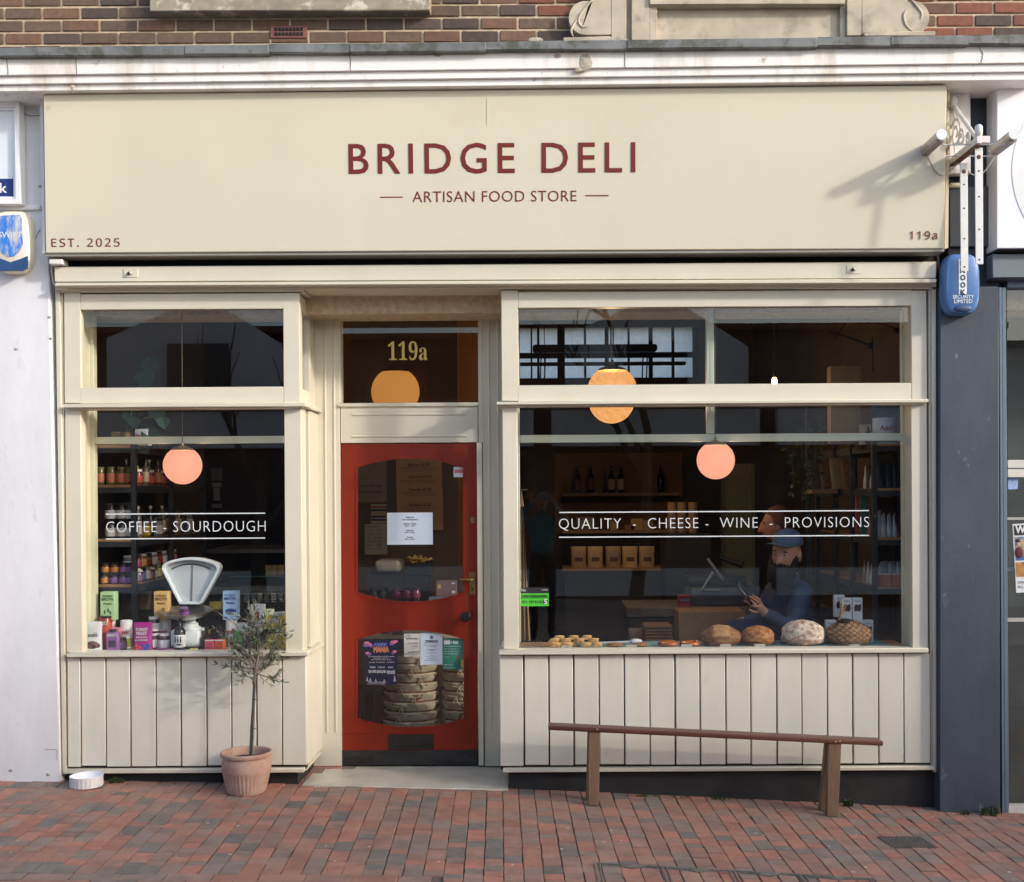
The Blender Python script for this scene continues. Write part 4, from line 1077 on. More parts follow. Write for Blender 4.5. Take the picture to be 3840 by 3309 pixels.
def bare_tree(x, y, h, label):
    r = thing('street_tree', label, 'tree', (x, y, ground(0))); mb = MB(); tw = MB()
    def br(p, d, L, rr, n, m):
        pts = [p]; q = p
        for i in range(4):
            d = (d + Vector((rnd.gauss(0, .12), rnd.gauss(0, .12), .05))).normalized(); q = q + d * L / 4; pts.append(q)
        m.tube(pts, [rr * (1 - .13 * i) for i in range(5)], 6)
        if n:
            for i in range(3): br(pts[rnd.randint(2, 4)], (d + Vector((rnd.gauss(0, .6), rnd.gauss(0, .6), .2))).normalized(), L * .66, rr * .5, n - 1, tw)
    br(Vector((x, y, -.1)), Vector((.03, 0, 1)), h * .5, .13, 3, mb)
    mb.build('trunk', mat('street_tree_bark', (86, 78, 68), .9, var=.2, bump=.5), r); tw.build('branch', mat('street_tree_bark', (86, 78, 68), .9), r)
bare_tree(1.35, -10.4, 5.6, 'bare street tree across the road, its trunk reflected in the wide window')
bare_tree(-4.3, -10.6, 5.0, 'bare street tree across the road, reflected in the narrow window')
# ---------------------------------------------------------------- shop interior shell
XL, XR, YR, ZC = -2.92, 2.5, 7.0, 3.95
FLZ = .06
INW = mat('dark_olive_wall', (74, 62, 50), .85, var=.2, vs=2)
AMB = mat('ochre_wall', (150, 108, 62), .85, var=.15, vs=2)
mb = MB(); mb.box(XL - .2, XR + .2, .52, YR + .2, FLZ - .06, FLZ); tag(mb.build('floor', mat('shop_floor', (70, 62, 54), .5, var=.2, vs=3)), 'dark shop floor', 'floor', kind='structure')
mb = MB(); mb.box(XL - .2, XR + .2, .5, YR + .2, ZC, ZC + .15); tag(mb.build('ceiling', mat('shop_ceiling', (92, 76, 56), .9, var=.1)), 'shop ceiling', 'ceiling', kind='structure')
mb = MB(); mb.box(XL - .2, XL, .35, YR + .2, FLZ - .1, ZC); mb.box(XR, XR + .2, .35, YR + .2, FLZ - .1, ZC)
wx0, wx1, wz0, wz1 = X(1716, 1330, YR), X(2606, 1330, YR), Z(2200, 1418, YR), Z(2200, 1228, YR)
mb.box(XL, wx0, YR, YR + .2, FLZ - .1, ZC); mb.box(wx1, XR, YR, YR + .2, FLZ - .1, ZC); mb.box(wx0, wx1, YR, YR + .2, FLZ - .1, wz0); mb.box(wx0, wx1, YR, YR + .2, wz1, ZC)
tag(mb.build('interior_wall', INW), 'dark shop walls inside', 'wall', kind='structure')
mb = MB(); mb.box(X(2080, 1900, 6.9), X(2560, 1900, 6.9), 6.9, 6.96, Z(2300, 2000, 6.9), Z(2300, 1700, 6.9))
tag(mb.build('wall_panel', AMB), 'warm ochre panel behind the wine bottles', 'wall panel')
# partition that the fanlight and the door look on to
mb = MB(); mb.box(X(1150, 1400, 3.2), X(1800, 1400, 3.2), 3.2, 3.3, FLZ, ZC); tag(mb.build('partition_wall', mat('brown_partition', (126, 84, 46), .85, var=.15, vs=2)), 'brown partition wall behind the door', 'partition wall')
# frosted rear window
FRO, nt, b = newmat('frosted_glass'); nt.nodes.remove(b)
tl_ = nd(nt, 'ShaderNodeBsdfTranslucent'); v = coords(nt)
nt.links.new(ramp(nt, noi(nt, v, 28, 4), [(.3, (.86, .86, .86)), (.7, (.99, .99, .98))]), tl_.inputs['Color'])
nt.links.new(tl_.outputs[0], nt.nodes['Material Output'].inputs['Surface'])
rw = thing('frosted_window', 'row of frosted panes at the back of the shop', 'window', ((wx0 + wx1) / 2, YR, wz0))
mb = MB(); mb.box(wx0, wx1, YR + .05, YR + .06, wz0, wz1); mb.build('pane', FRO, rw)
BLK = mat('black_window_bar', (22, 20, 20), .7)
mb = MB()
for a, b_ in ((1690, 1720), (1754, 1949), (1990, 1996), (2014, 2023), (2040, 2043), (2090, 2118), (2190, 2198), (2268, 2282), (2354, 2361), (2433, 2447), (2519, 2528), (2598, 2620)):
    mb.box(X(a, 1330, YR), X(b_, 1330, YR), YR - .03, YR + .04, wz0, wz1)
mb.box(wx0, wx1, YR - .035, YR + .045, Z(2200, 1343, YR), Z(2200, 1324, YR))
mb.build('glazing_bar', BLK, rw)
sh_ = thing('hanging_shelf', 'dark hanging shelf silhouetted against the frosted panes', 'shelf', (X(2230, 1305, 6.5), 6.5, Z(2230, 1318, 6.5)))
mb = MB(); mb.box(X(1997, 1300, 6.4), X(2466, 1300, 6.4), 6.4, 6.6, Z(2230, 1318, 6.4), Z(2230, 1291, 6.4), .02); mb.build('board', BLK, sh_)
mb = MB(); mb.box(X(1950, 1362, 6.4), X(2572, 1362, 6.4), 6.4, 6.5, Z(2230, 1369, 6.4), Z(2230, 1358, 6.4)); mb.build('rail', BLK, sh_)
mb = MB()
for px in (2030, 2046, 2412, 2428): mb.tube([at(px, 1320, 6.4), at(px - 4, 1420, 6.4)], .008, 5)
for px in (2290, 2300): mb.tube([at(px, 1230, 6.4), at(px, 1300, 6.4)], .006, 5)
mb.pieces('hanger', BLK, sh_)
# ---------------------------------------------------------------- goods: makers (built at the origin, standing on z = 0)
def jar(h, r, body, lid, lab=None, n=16, name='jar', lidh=.16, white=False):
    mb = MB(); hb = h * (1 - lidh)
    mb.lathe((0, 0, 0), [(r * .9, 0), (r, h * .04), (r, hb * .86), (r * .86, hb * .96), (r * .84, hb)], n)
    o = mb.build(name, col(body, .15), origin=(0, 0, 0))
    mb = MB(); mb.lathe((0, 0, 0), [(r * .9, hb), (r * .92, hb + .002), (r * .92, h - .002), (r * .86, h)], n); mb.build('lid', col(lid, .35), o)
    if lab:
        mb = MB(); mb.lathe((0, 0, 0), [(r * 1.012, hb * .16), (r * 1.02, hb * .17), (r * 1.02, hb * .72), (r * 1.012, hb * .73)], n, False); mb.build('label', col(lab, .5), o)
    return o
def bottle(h, r, body, lab=None, capc=(30, 26, 26), n=16, neck=.3, shoulder=.62, name='bottle'):
    mb = MB()
    mb.lathe((0, 0, 0), [(r * .92, 0), (r, h * .02), (r, h * shoulder), (r * .8, h * (shoulder + .06)), (r * neck, h * (shoulder + .16)), (r * neck, h * .94)], n)
    o = mb.build(name, col(body, .12), origin=(0, 0, 0))
    mb = MB(); mb.lathe((0, 0, 0), [(r * neck * 1.12, h * .9), (r * neck * 1.15, h * .9), (r * neck * 1.15, h)], n); mb.build('cap', col(capc, .35), o)
    if lab:
        mb = MB(); mb.lathe((0, 0, 0), [(r * 1.012, h * .12), (r * 1.02, h * .125), (r * 1.02, h * .5), (r * 1.012, h * .505)], n, False); mb.build('label', col(lab, .55), o)
    return o
def carton(w, d, h, c, name='carton', bev=.002):
    mb = MB(); mb.box(-w / 2, w / 2, -d / 2, d / 2, 0, h, bev); return mb.build(name, col(c, .5), origin=(0, 0, 0))
def pouch(w, h, d, c, name='pouch', top=None, lean=0):
    mb = MB(); rows = []; n = 20
    for j in range(9):
        v_ = j / 8; t = d / 2 * (1 - v_) ** .55 * (1 + .12 * math.sin(v_ * 7)) + .0012; ww = w / 2 * (1 - .05 * math.sin(v_ * math.pi))
        ring = []
        for k in range(n):
            a = 2 * math.pi * k / n; c_, s_ = math.cos(a), math.sin(a)
            ring.append(mb.vv((ww * math.copysign(abs(c_) ** .55, c_), t * s_ + lean * v_ * h, h * v_ + (.004 * math.sin(a * 3 + j) if 0 < j < 8 else 0))))
        rows.append(ring)
    for a, b_ in zip(rows, rows[1:]):
        for k in range(n): mb.fc([a[k], a[(k + 1) % n], b_[(k + 1) % n], b_[k]])
    mb.fc(rows[0][::-1]); mb.fc(rows[-1])
    return mb.build(name, mat(f'pouch_{c[0]}_{c[1]}_{c[2]}', c, .4, var=.12, vs=12, bump=.3, bs=30), origin=(0, 0, 0))
def can(h, r, c, band=None, name='can'):
    mb = MB(); mb.lathe((0, 0, 0), [(r * .97, 0), (r, .003), (r, h - .003), (r * .97, h), (r * .9, h - .003), (0, h - .004)], 24); o = mb.build(name, col(c, .35), origin=(0, 0, 0))
    if band:
        mb = MB(); mb.lathe((0, 0, 0), [(r * 1.004, h * .05), (r * 1.01, h * .05), (r * 1.01, h * .36), (r * 1.004, h * .36)], 24, False); mb.build('band', col(band, .4), o)
    return o
def flatpatch(o, x0, x1, z0, z1, y, c, name='label', th=.0012):
    mb = MB(); mb.box(x0, x1, y - th, y, z0, z1); return mb.build(name, col(c, .55), o)
def put(o, px, yd, z, label, cat, group=None, py=2300, rz=0):
    o.location = (X(px, py, yd), yd, z); o.rotation_euler.z = rz
    return remember(tag(o, label, cat, group))
SZ = .79  # window display shelf height
TEAL = mat('teal_cloth', (104, 146, 152), .8, var=.12, vs=20, bump=.3, bs=120)
WOOD = mat('shelf_wood', (168, 128, 86), .6, var=.15, vs=8, stretch=(.4, 4, 4))
mb = MB(); mb.box(X(306, 2445, .08), X(1126, 2445, .08), .078, .34, SZ - .03, SZ, .002); tag(mb.build('display_shelf', mat('pale_display_wood', (172, 158, 130), .6, var=.12)), 'pale display shelf inside the narrow bay window', 'display shelf')
mb = MB(); mb.box(X(1944, 2440, .08), X(3418, 2440, .08), .078, .42, SZ - .03, SZ - .004, .002); tag(mb.build('display_shelf', WOOD), 'wooden display shelf inside the wide bay window', 'display shelf')
mb = MB(); g_ = [[mb.vv((X(2170 + i * 62, 2430, .1), .085 + .3 * j / 6, SZ + .001 + .002 * rnd.random())) for j in range(7)] for i in range(20)]
for i in range(19):
    for j in range(6): mb.fc([g_[i][j], g_[i + 1][j], g_[i + 1][j + 1], g_[i][j + 1]])
tag(mb.build('shelf_cloth', TEAL, recalc=False), 'teal cloth spread under the breads in the wide window', 'cloth')
K = (D + .16) / F
# --- narrow window display
def px_carton(x0, x1, y0, y1, yd, z, c, d=.06, name='carton'):
    k = (D + yd) / F; return carton((x1 - x0) * k, d, (y1 - y0) * k, c, name)
broths = [(384, 437, (176, 214, 156), (52, 104, 60), ['VEGETABLE', 'BROTH', 'Aneto'], 'pale green broth carton standing on a white can', (384, 2209)),
          (584, 637, (226, 184, 106), (140, 84, 30), ['CHICKEN', 'BROTH', 'Aneto'], 'yellow orange broth carton behind the scale pan', (584, 2207)),
          (841, 895, (160, 198, 232), (40, 76, 140), ['FISH', 'BROTH', 'Aneto'], 'light blue broth carton beside the scale', (841, 2206))]
YB_ = .235
for x0, x1, c, ic, words, lab, _ in broths:
    o = px_carton(x0, x1, 2207, 2314, YB_, 0, c, .062, 'broth_carton')
    w, h = (x1 - x0) * K, 107 * K
    wtext([(words[0], -w * .36, w * .36, h * .83, h * .9, -.0318, INTER, .015), (words[1], -w * .4, w * .4, h * .7, h * .8, -.0318, INTER, .03), (words[2], -w * .3, w * .3, h * .56, h * .65, -.0318, INTER, .02)], col(ic, .5), o)
    mb = MB()
    if 'FISH' in words: mb.ball((0, -.031, h * .32), (w * .36, .0015, h * .08), 14, 6); mb.prism([(w * .28, h * .33), (w * .44, h * .41), (w * .42, h * .25)], -.033, -.031)
    elif 'CHICKEN' in words: mb.ball((.0, -.031, h * .3), (w * .25, .0015, h * .09), 12, 6); mb.ball((w * .18, -.031, h * .4), (w * .12, .0015, h * .05), 10, 6)
    else:
        for dx, dz, a in ((-.2, .3, 1), (.05, .36, 1), (.2, .28, 1)): mb.ball((w * dx, -.031, h * dz), (w * .07, .0015, h * .08), 8, 6)
    mb.build('print', col(ic, .5), o)
    flatpatch(o, -w * .42, -w * .2, h * .05, h * .12, -.0311, ic); 
    put(o, (x0 + x1) / 2, YB_, SZ + .165, lab, 'carton', 'broth cartons in the narrow window')
def wcan(px, yd, lab, h=.163, c=(226, 228, 226), band=(150, 160, 60)):
    o = can(h, .034, c, band); wtext([('Perelló', -.028, .028, h * .52, h * .68, -.0355, INTER, .02)], col((150, 40, 44), .5), o)
    put(o, px, yd, SZ, lab, 'can', 'white olive cans')
wcan(474, .235, 'white olive can standing behind the pink box'); wcan(619, .235, 'white olive can under the yellow orange broth carton'); wcan(868, .235, 'white olive can under the light blue broth carton')
wcan(411, .26, 'white olive can under the pale green broth carton', .163)
o = carton(.072, .03, .19, (206, 52, 70), 'tall_box'); put(o, 372, .27, SZ, 'red box behind the white nut pouch', 'box')
o = carton(.055, .05, .125, (228, 128, 156), 'pink_box'); put(o, 437, .19, SZ, 'plain pink box beside the red sauce jar', 'box')
o = jar(.108, .037, (150, 46, 36), (44, 36, 34), (196, 74, 54), 20, 'sauce_jar', .1)
wtext([('SAUCE', -.027, .027, .058, .078, -.0385, INTER, .03)], WHITEINK, o)
o2 = carton(.08, .07, .085, (196, 60, 84), 'stand_box'); put(o2, 398, .2, SZ, 'small crimson box carrying the red sauce jar', 'box')
put(o, 396, .2, SZ + .086, 'red sauce jar with black lid standing on a crimson box', 'jar')
o = pouch(.105, .17, .05, (222, 226, 226), 'nut_pouch'); wtext([('Perelló', -.034, .034, .084, .108, -.024, INTER, .012)], INK, o)
mb = MB(); mb.ball((0, -.017, .032), (.045, .012, .03), 14, 8); mb.build('print', mat('nut_print', (120, 84, 62), .6, var=.4, vs=60, spots=(52, 44, 60), sp_lo=.45, sp_hi=.55, sp_scale=40), o)
put(o, 350, .11, SZ, 'white nut pouch at the left corner of the narrow window', 'pouch')
o = carton(.073, .035, .11, (150, 98, 160), 'tin', .006); mb = MB(); mb.lathe((0, 0, .11), [(.018, 0), (.018, .014)], 14); mb.build('lid', INK, o)
wtext([("DINNO'S", -.028, .028, .084, .1, -.0185, INTER, .025)], WHITEINK, o)
mb = MB(); mb.box(-.022, .02, -.0187, -.018, .022, .062); mb.build('label', col((70, 52, 84), .5), o)
put(o, 424, .11, SZ, 'mauve tin with a black cap next to the nut pouch', 'tin')
o = pouch(.112, .165, .05, (170, 36, 132), 'fruit_pouch')
wtext([('FOREST', -.034, .034, .116, .134, -.018, INTER, .03), ('FEAST', -.03, .03, .094, .112, -.021, INTER, .03), ('BERRIES', -.032, .032, .076, .086, -.0235, INTER, .015), ('& CHERRIES', -.036, .036, .06, .07, -.0245, INTER, .015)], WHITEINK, o)
mb = MB()
for dx, dz, i in ((-.035, .03, 0), (-.015, .022, 0), (-.03, .014, 0), (.012, .03, 1), (.03, .02, 1), (.02, .012, 1), (.038, .034, 1)): mb.mi = i; mb.ball((dx, -.023, dz), (.013, .006, .013), 10, 6)
mb.build('print', [col((200, 40, 60), .4), col((60, 80, 170), .4)], o)
put(o, 536, .1, SZ, 'magenta dried fruit pouch in the narrow window', 'pouch')
for px, yd, z, lab in ((577, .17, SZ, 'white labelled jar at the foot of a two jar stack'), (577, .17, SZ + .095, 'white labelled jar on top of a two jar stack'), (614, .15, SZ, 'white labelled jar right of the two jar stack')):
    o = jar(.094, .0315, (52, 34, 42), (230, 230, 228), (222, 224, 226), 20, 'jar', .14); put(o, px, yd, z, lab, 'jar', 'white labelled jars')
o = jar(.07, .03, (70, 40, 60), (52, 30, 60), (120, 90, 130), 16); put(o, 455, .16, SZ, 'small plum coloured jar between mauve tin and magenta pouch', 'jar')
o = can(.014, .055, (128, 60, 110)); put(o, 625, .11, SZ, 'flat purple lid shaped tin before the white labelled jars', 'tin')
o = bottle(.185, .0325, (30, 26, 28), (214, 218, 220), (24, 22, 24), 22, .36, .62, 'bottle')
mb = MB()
for a in (-.016, .0, .015): mb.ball((a, -.0345, .062), (.004, .001, .014), 8, 6); mb.ball((a, -.0345, .08), (.004, .001, .005), 8, 5)
mb.ball((.004, -.0335, .038), (.018, .001, .005), 8, 4)
mb.build('print', INK, o)
put(o, 674, .1, SZ, 'black bottle with white pictorial label before the scale', 'bottle')
o = carton(.044, .03, .012, (212, 206, 90)); put(o, 726, .1, SZ, 'small flat yellow box lying by the black bottle', 'box')
o = jar(.105, .026, (150, 104, 34), (176, 146, 80), None, 16, 'honey_jar'); put(o, 773, .2, SZ, 'amber honey jar with brass lid beside the scale', 'jar')
for px, lab in ((774, 'squat black bottle behind the pink tin'), (822, 'squat black bottle behind the orange tin')):
    o = bottle(.13, .032, (36, 26, 34), (60, 34, 46), (26, 22, 24), 16, .34, .55); put(o, px, .16, SZ, lab, 'bottle')
for px, c, lab in ((789, (216, 76, 96), 'little pink red tin in the narrow window front row'), (826, (222, 84, 50), 'little orange tin in the narrow window front row')):
    o = carton(.054, .045, .062, c, 'tin', .004); flatpatch(o, -.026, .026, .056, .0625, -.0226, (230, 220, 214), 'lid_band'); wtext([('TEA', -.014, .014, .036, .044, -.0228)], INK, o); flatpatch(o, -.018, .018, .01, .024, -.0226, tuple(int(q * .75) for q in c)); put(o, px, .11, SZ, lab, 'tin', 'little tins')
o = px_carton(943, 992, 2260, 2372, .26, 0, (224, 222, 220), .05, 'tall_carton'); flatpatch(o, -.016, .012, .08, .13, -.0252, (172, 44, 44)); wtext([('Salt', -.018, .018, .142, .156, -.0255)], INK, o); put(o, 968, .26, SZ + .075, 'white carton with red print above the olive crown', 'carton')
o = carton(.09, .07, .075, (190, 190, 186), 'stand_box'); put(o, 965, .27, SZ, 'grey box under the white carton with red print', 'box')
o = px_carton(995, 1072, 2318, 2440, .2, 0, (222, 186, 74), .06, 'cracker_box'); wtext([('OATIER', -.042, .042, .15, .172, -.0312, INTER, .05)], col((246, 240, 214), .5), o); wtext([('CRACKERS', -.03, .03, .125, .134, -.0312)], INK, o); flatpatch(o, .0, .05, .03, .09, -.031, (206, 160, 60)); put(o, 1033, .2, SZ, 'yellow oat cracker box at the right end of the narrow window', 'box')
o = carton(.07, .06, .02, (226, 226, 220)); put(o, 1050, .2, SZ + .19, 'white slim box lying on the yellow cracker box', 'box')
o = pouch(.06, .08, .04, (196, 204, 160)); put(o, 1010, .29, SZ + .14, 'pale green packet behind the yellow cracker box', 'packet')
o = carton(.06, .05, .14, (214, 218, 222)); put(o, 912, .28, SZ, 'pale grey box behind the olive crown', 'box')
for i, (px, c, lab) in enumerate(((893, (90, 140, 70), 'green leafy packet left of the olive crown'), (940, (120, 60, 50), 'brown packet behind the olive crown'))):
    o = pouch(.06, .1, .04, c); put(o, px, .2, SZ, lab, 'packet')
# --- the shop scale
sc = thing('shop_scale', 'old white fan scale with a steel pan in the narrow window', 'scale', (X(697, 2436, .2), .2, SZ))
ENAM = mat('white_enamel', (236, 242, 242), .25, var=.04, vs=6)
ys_ = .2
mb = MB(); mb.box(X(643, 2400, ys_ - .03), X(755, 2400, ys_ - .03), ys_ - .06, ys_ + .1, SZ + .012, Z(700, 2362, ys_ - .05), .018, 3); mb.build('body', ENAM, sc)
mb = MB(); mb.box(X(646, 2400, ys_ - .03), X(752, 2400, ys_ - .03), ys_ - .055, ys_ + .095, SZ, SZ + .0115, .002); mb.build('foot', INK, sc)
mb = MB(); mb.lathe((X(715, 2340, ys_), ys_, Z(715, 2363, ys_ - .05)), [(.058, 0), (.058, .012), (.044, .02), (.044, .034), (.03, .04), (.03, .06)], 24); mb.build('neck', ENAM, sc)
def fan(k, dy=0):
    pts = [(672, 2262), (677, 2267), (753, 2267), (758, 2262), (824, 2141), (827, 2131), (825, 2122), (819, 2114)]
    for i in range(11):
        t = i / 10; x = 808 - 182 * t; pts.append((x, 2091 + 17 * ((x - 717) / 91) ** 2))
    pts += [(616, 2114), (610, 2122), (608, 2131), (611, 2141)]
    cx, cy = 716, 2178
    return [(X(cx + (x - cx) * k, cy + (y - cy) * k, ys_ + .05), Z(cx + (x - cx) * k, cy + (y - cy) * k, ys_ + .05)) for x, y in pts][::-1]
mb = MB(); mb.ringprism(fan(1), fan(.88), ys_ + .045, ys_ + .1); mb.ringprism(fan(.985), fan(.9), ys_ + .036, ys_ + .046); mb.build('head_rim', ENAM, sc)
mb = MB(); mb.prism(fan(.87), ys_ + .065, ys_ + .095); mb.build('dial', mat('grey_dial', (206, 210, 210), .35, var=.06, vs=4), sc)
mb = MB()
for i in range(25):
    a = math.radians(61 + 58 * i / 24); r0, r1 = 150, (158 if i % 4 else 163)
    mb.tube([at(716 + r0 * math.cos(a), 2262 - r0 * math.sin(a), ys_ + .063), at(716 + r1 * math.cos(a), 2262 - r1 * math.sin(a), ys_ + .063)], .0008, 4)
arc = [at(716 + 146 * math.cos(math.radians(60 + 3 * i)), 2262 - 146 * math.sin(math.radians(60 + 3 * i)), ys_ + .063) for i in range(21)]
mb.tube(arc, .0035, 4); mb.build('dial_marks', INK, sc)
mb = MB(); mb.tube([at(718, 2265, ys_ + .062), at(722, 2110, ys_ + .062)], [.005, .002], 5); mb.build('needle', mat('grey_needle', (126, 126, 124), .4, .3), sc)
STL = mat('brushed_steel', (176, 172, 166), .28, .9, var=.1, vs=8)
mb = MB(); mb.lathe((0, 0, 0), [(0, -.05), (.05, -.048), (.10, -.034), (.14, -.012), (.158, .004), (.16, .006), (.156, .006), (.138, -.007), (.098, -.028), (.05, -.042), (0, -.044)], 36, False, 1, .78)
bmesh.ops.rotate(mb.bm, verts=mb.bm.verts, cent=(0, 0, 0), matrix=Matrix.Rotation(math.radians(9), 3, 'X')); bmesh.ops.translate(mb.bm, verts=mb.bm.verts, vec=at(697, 2292, ys_ - .03))
mb.build('pan', STL, sc)
o = jar(.055, .027, (88, 40, 88), (110, 64, 120), (140, 70, 150), 16); put(o, 692, .165, Z(692, 2313, .165), 'small purple jar lying in the steel scale pan', 'jar'); o.rotation_euler.x = .2
# ---------------------------------------------------------------- racks
def rack(label, x0, x1, zs, y0, ys):
    r = thing('shelf_rack', label, 'shelf rack', ((x0 + x1) / 2, y0 + .7, FLZ)); y1 = ys[-1]
    for yy in [y0] + ys:
        for xx in (x0, x1):
            mb = MB(); mb.box(xx - .015, xx + .015, yy - .002, yy + .03, FLZ, zs[0] + .04, .001); mb.build('post', STEEL, r)
    for z in zs:
        mb = MB(); mb.box(x0 + .016, x1 - .016, y0 + .004, y1 + .02, z - .018, z, .001); mb.mi = 1
        mb.box(x0 + .0155, x1 - .0155, y0 - .001, y0 + .003, z - .05, z - .019); mb.box(x0 - .006, x0 + .0, y0 + .031, y1 - .003, z - .05, z - .004); mb.box(x1, x1 + .006, y0 + .031, y1 - .003, z - .05, z - .004)
        mb.build('shelf', [WOOD, STEEL], r)
    return r
ZA = [Z(430, 1669, .62), Z(430, 1818, .62), Z(430, 2022, .62), Z(430, 2193, .62), .45]
ZB = [Z(3330, 1663, .62), Z(3330, 1831, .62), Z(3330, 2015, .62), Z(3330, 2199, .62), .42]
xA0, xA1 = X(362, 1900, .62) - .04, X(500, 1900, .62)
xB0, xB1 = X(3281, 1900, .62), X(3392, 1900, .62) + .1
rack('steel rack of jars and bottles against the side wall', xA0, xA1, ZA, .62, [1.33, 2.06])
rack('steel rack of bagged goods against the side wall', xB0, xB1, ZB, .62, [1.13, 1.55, 2.1])
NTH = ['first', 'second', 'third', 'fourth', 'fifth', 'sixth', 'seventh', 'eighth', 'ninth', 'tenth', 'eleventh', 'twelfth']
def setw(o, x, y, z, label, cat, group=None, rz=0):
    o.location = (x, y, z); o.rotation_euler.z = rz; return remember(tag(o, label, cat, group))
# top shelf, jar rack: olive jars facing the street
proto = None
for i, px in enumerate((376, 416, 455, 484)):
    lab = f'olive jar on the upper shelf end of the jar rack, {NTH[i]} from the wall'
    p = (X(px, 1780, .69), .69, ZA[1])
    if proto is None:
        proto = jar(.112, .027, (104, 100, 48), (120, 116, 66), (206, 120, 84), 16, 'olive_jar', .12); setw(proto, *p, lab, 'jar', 'olive jars')
    else: dup(proto, p, lab)
o = bottle(.165, .021, (60, 20, 24), (180, 60, 56), (200, 150, 150)); setw(o, X(472, 1760, .78), .78, ZA[1], 'dark red bottle behind the olive jars', 'bottle')
TOPC = [((226, 120, 60), 'orange'), ((230, 214, 120), 'yellow'), ((210, 70, 40), 'red'), ((98, 150, 60), 'green'), ((232, 190, 60), 'golden'), ((214, 206, 190), 'cream'), ((120, 96, 130), 'violet'), ((190, 130, 80), 'tan'), ((150, 60, 60), 'brick red'), ((90, 110, 130), 'slate blue')]
for i in range(10):
    yy = .72 + i * .125; c, cn = TOPC[i]
    h = (.105, .165, .12, .17, .1, .12, .13, .11, .14, .12)[i]
    o = bottle(h, .027, tuple(int(q * .5) for q in c), c, (40, 40, 36) if i % 3 else (220, 210, 180), 14, .4) if i % 2 else jar(h, .034, tuple(int(q * .7) for q in c), (60, 56, 50), c, 14)
    setw(o, xA1 - .065, yy, ZA[1], f'{cn} labelled item on the upper side shelf of the jar rack', 'bottle' if i % 2 else 'jar', 'upper side row of the jar rack')
for i in range(9):
    yy = .74 + i * .14; c, cn = TOPC[(i * 3 + 4) % 10]
    o = carton(.05, .07, .085 + .02 * (i % 3), c, 'packet'); setw(o, xA1 - .14, yy, ZA[1], f'{cn} packet at the back of the upper side shelf, jar rack', 'packet', 'rear row of upper jar shelf')
# second shelf: white labelled big jars, two high
proto = None
for i, (px, lv) in enumerate(((416, 0), (459, 0), (416, 1), (459, 1), (486, 0), (486, 1))):
    lab = f'large white labelled jar on the middle jar rack shelf, {"lower" if not lv else "upper"} tier, {NTH[(0,1,0,1,2,2)[i]]} from the wall'
    p = (X(px, 1960, .70), .70, ZA[2] + lv * .112)
    if proto is None: proto = jar(.111, .036, (46, 40, 36), (50, 46, 42), (210, 212, 210), 18, 'large_jar', .16); setw(proto, *p, lab, 'jar', 'large white labelled jars')
    else: dup(proto, p, lab)
MIDC = [((224, 164, 70), 'mustard'), ((208, 200, 180), 'ivory'), ((180, 60, 50), 'scarlet'), ((150, 150, 120), 'sage'), ((226, 224, 214), 'white'), ((196, 120, 60), 'copper'), ((90, 60, 50), 'cocoa'), ((206, 180, 140), 'sand'), ((70, 80, 110), 'indigo'), ((220, 220, 210), 'pearl')]
for i in range(10):
    yy = .73 + i * .13; c, cn = MIDC[i]; h = (.225, .11, .14, .12, .15, .19, .13, .17, .12, .16)[i]
    o = jar(h, .034, tuple(int(q * .55) for q in c), (50, 46, 44), c, 14) if i not in (0, 3, 6) else carton(.055, .055, h, c, 'packet', .004)
    setw(o, xA1 - .06, yy, ZA[2], f'{cn} labelled item on the middle side shelf of the jar rack', 'jar' if i not in (0, 3, 6) else 'packet', 'middle side row of the jar rack')
# third shelf: small jam jars, two tiers
AM, VI = (222, 150, 70), (156, 104, 186)
for lv, row in ((1, ((396, AM), (430, AM), (464, VI), (486, VI))), (0, ((392, AM), (427, VI), (463, VI), (487, VI)))):
    for i, (px, c) in enumerate(row):
        o = jar(.066, .0275, tuple(int(q * .45) for q in c), (48, 34, 32), c, 12, 'jam_jar', .2)
        setw(o, X(px, 2150, .69), .69, ZA[3] + lv * .067, f'{"amber" if c == AM else "violet"} labelled jam jar, {"top" if lv else "bottom"} tier of the lower jar rack shelf, {NTH[i]} from the wall', 'jar', 'small jam jars')
LOWC = [((196, 56, 60), 'crimson'), ((224, 224, 226), 'white'), ((80, 120, 180), 'blue'), ((210, 110, 130), 'rose'), ((226, 226, 222), 'chalk'), ((150, 60, 90), 'berry'), ((220, 170, 90), 'honey'), ((120, 40, 40), 'garnet'), ((200, 190, 180), 'oat')]
for lv in (0, 1):
    for i in range(9):
        c, cn = LOWC[(i + lv * 4) % 9]; o = jar(.088, .04, tuple(int(q * .6) for q in c), (226, 224, 222) if (i + lv) % 2 else (60, 30, 34), c, 14)
        setw(o, xA1 - .062, .72 + i * .1, ZA[3] + lv * .089, f'{cn} labelled jar in the {"upper" if lv else "lower"} tier, lower side shelf of jar rack', 'jar', 'lower side rows of the jar rack')
for lv, zz, hh in ((1, ZA[1], .1), (2, ZA[2], .12), (3, ZA[3], .08)):
    for i in range(6):
        c, cn = (TOPC + MIDC)[(i * 5 + lv * 7) % 20]
        o = bottle(hh * 1.7, .024, tuple(int(q * .5) for q in c), c, (200, 190, 170) if i % 2 else (40, 34, 34), 12, .4) if (i + lv) % 2 else jar(hh, .03, tuple(int(q * .6) for q in c), (210, 206, 196) if i % 2 else (50, 44, 40), c, 12)
        setw(o, xA1 - .03 - .012 * (i % 2), .665 + i * .115 + .04, zz, f'{cn} labelled {"bottle" if (i + lv) % 2 else "jar"} at the outer edge of the {["", "upper", "middle", "lower"][lv]} side shelf, jar rack', 'bottle' if (i + lv) % 2 else 'jar', 'outer row of the jar rack')
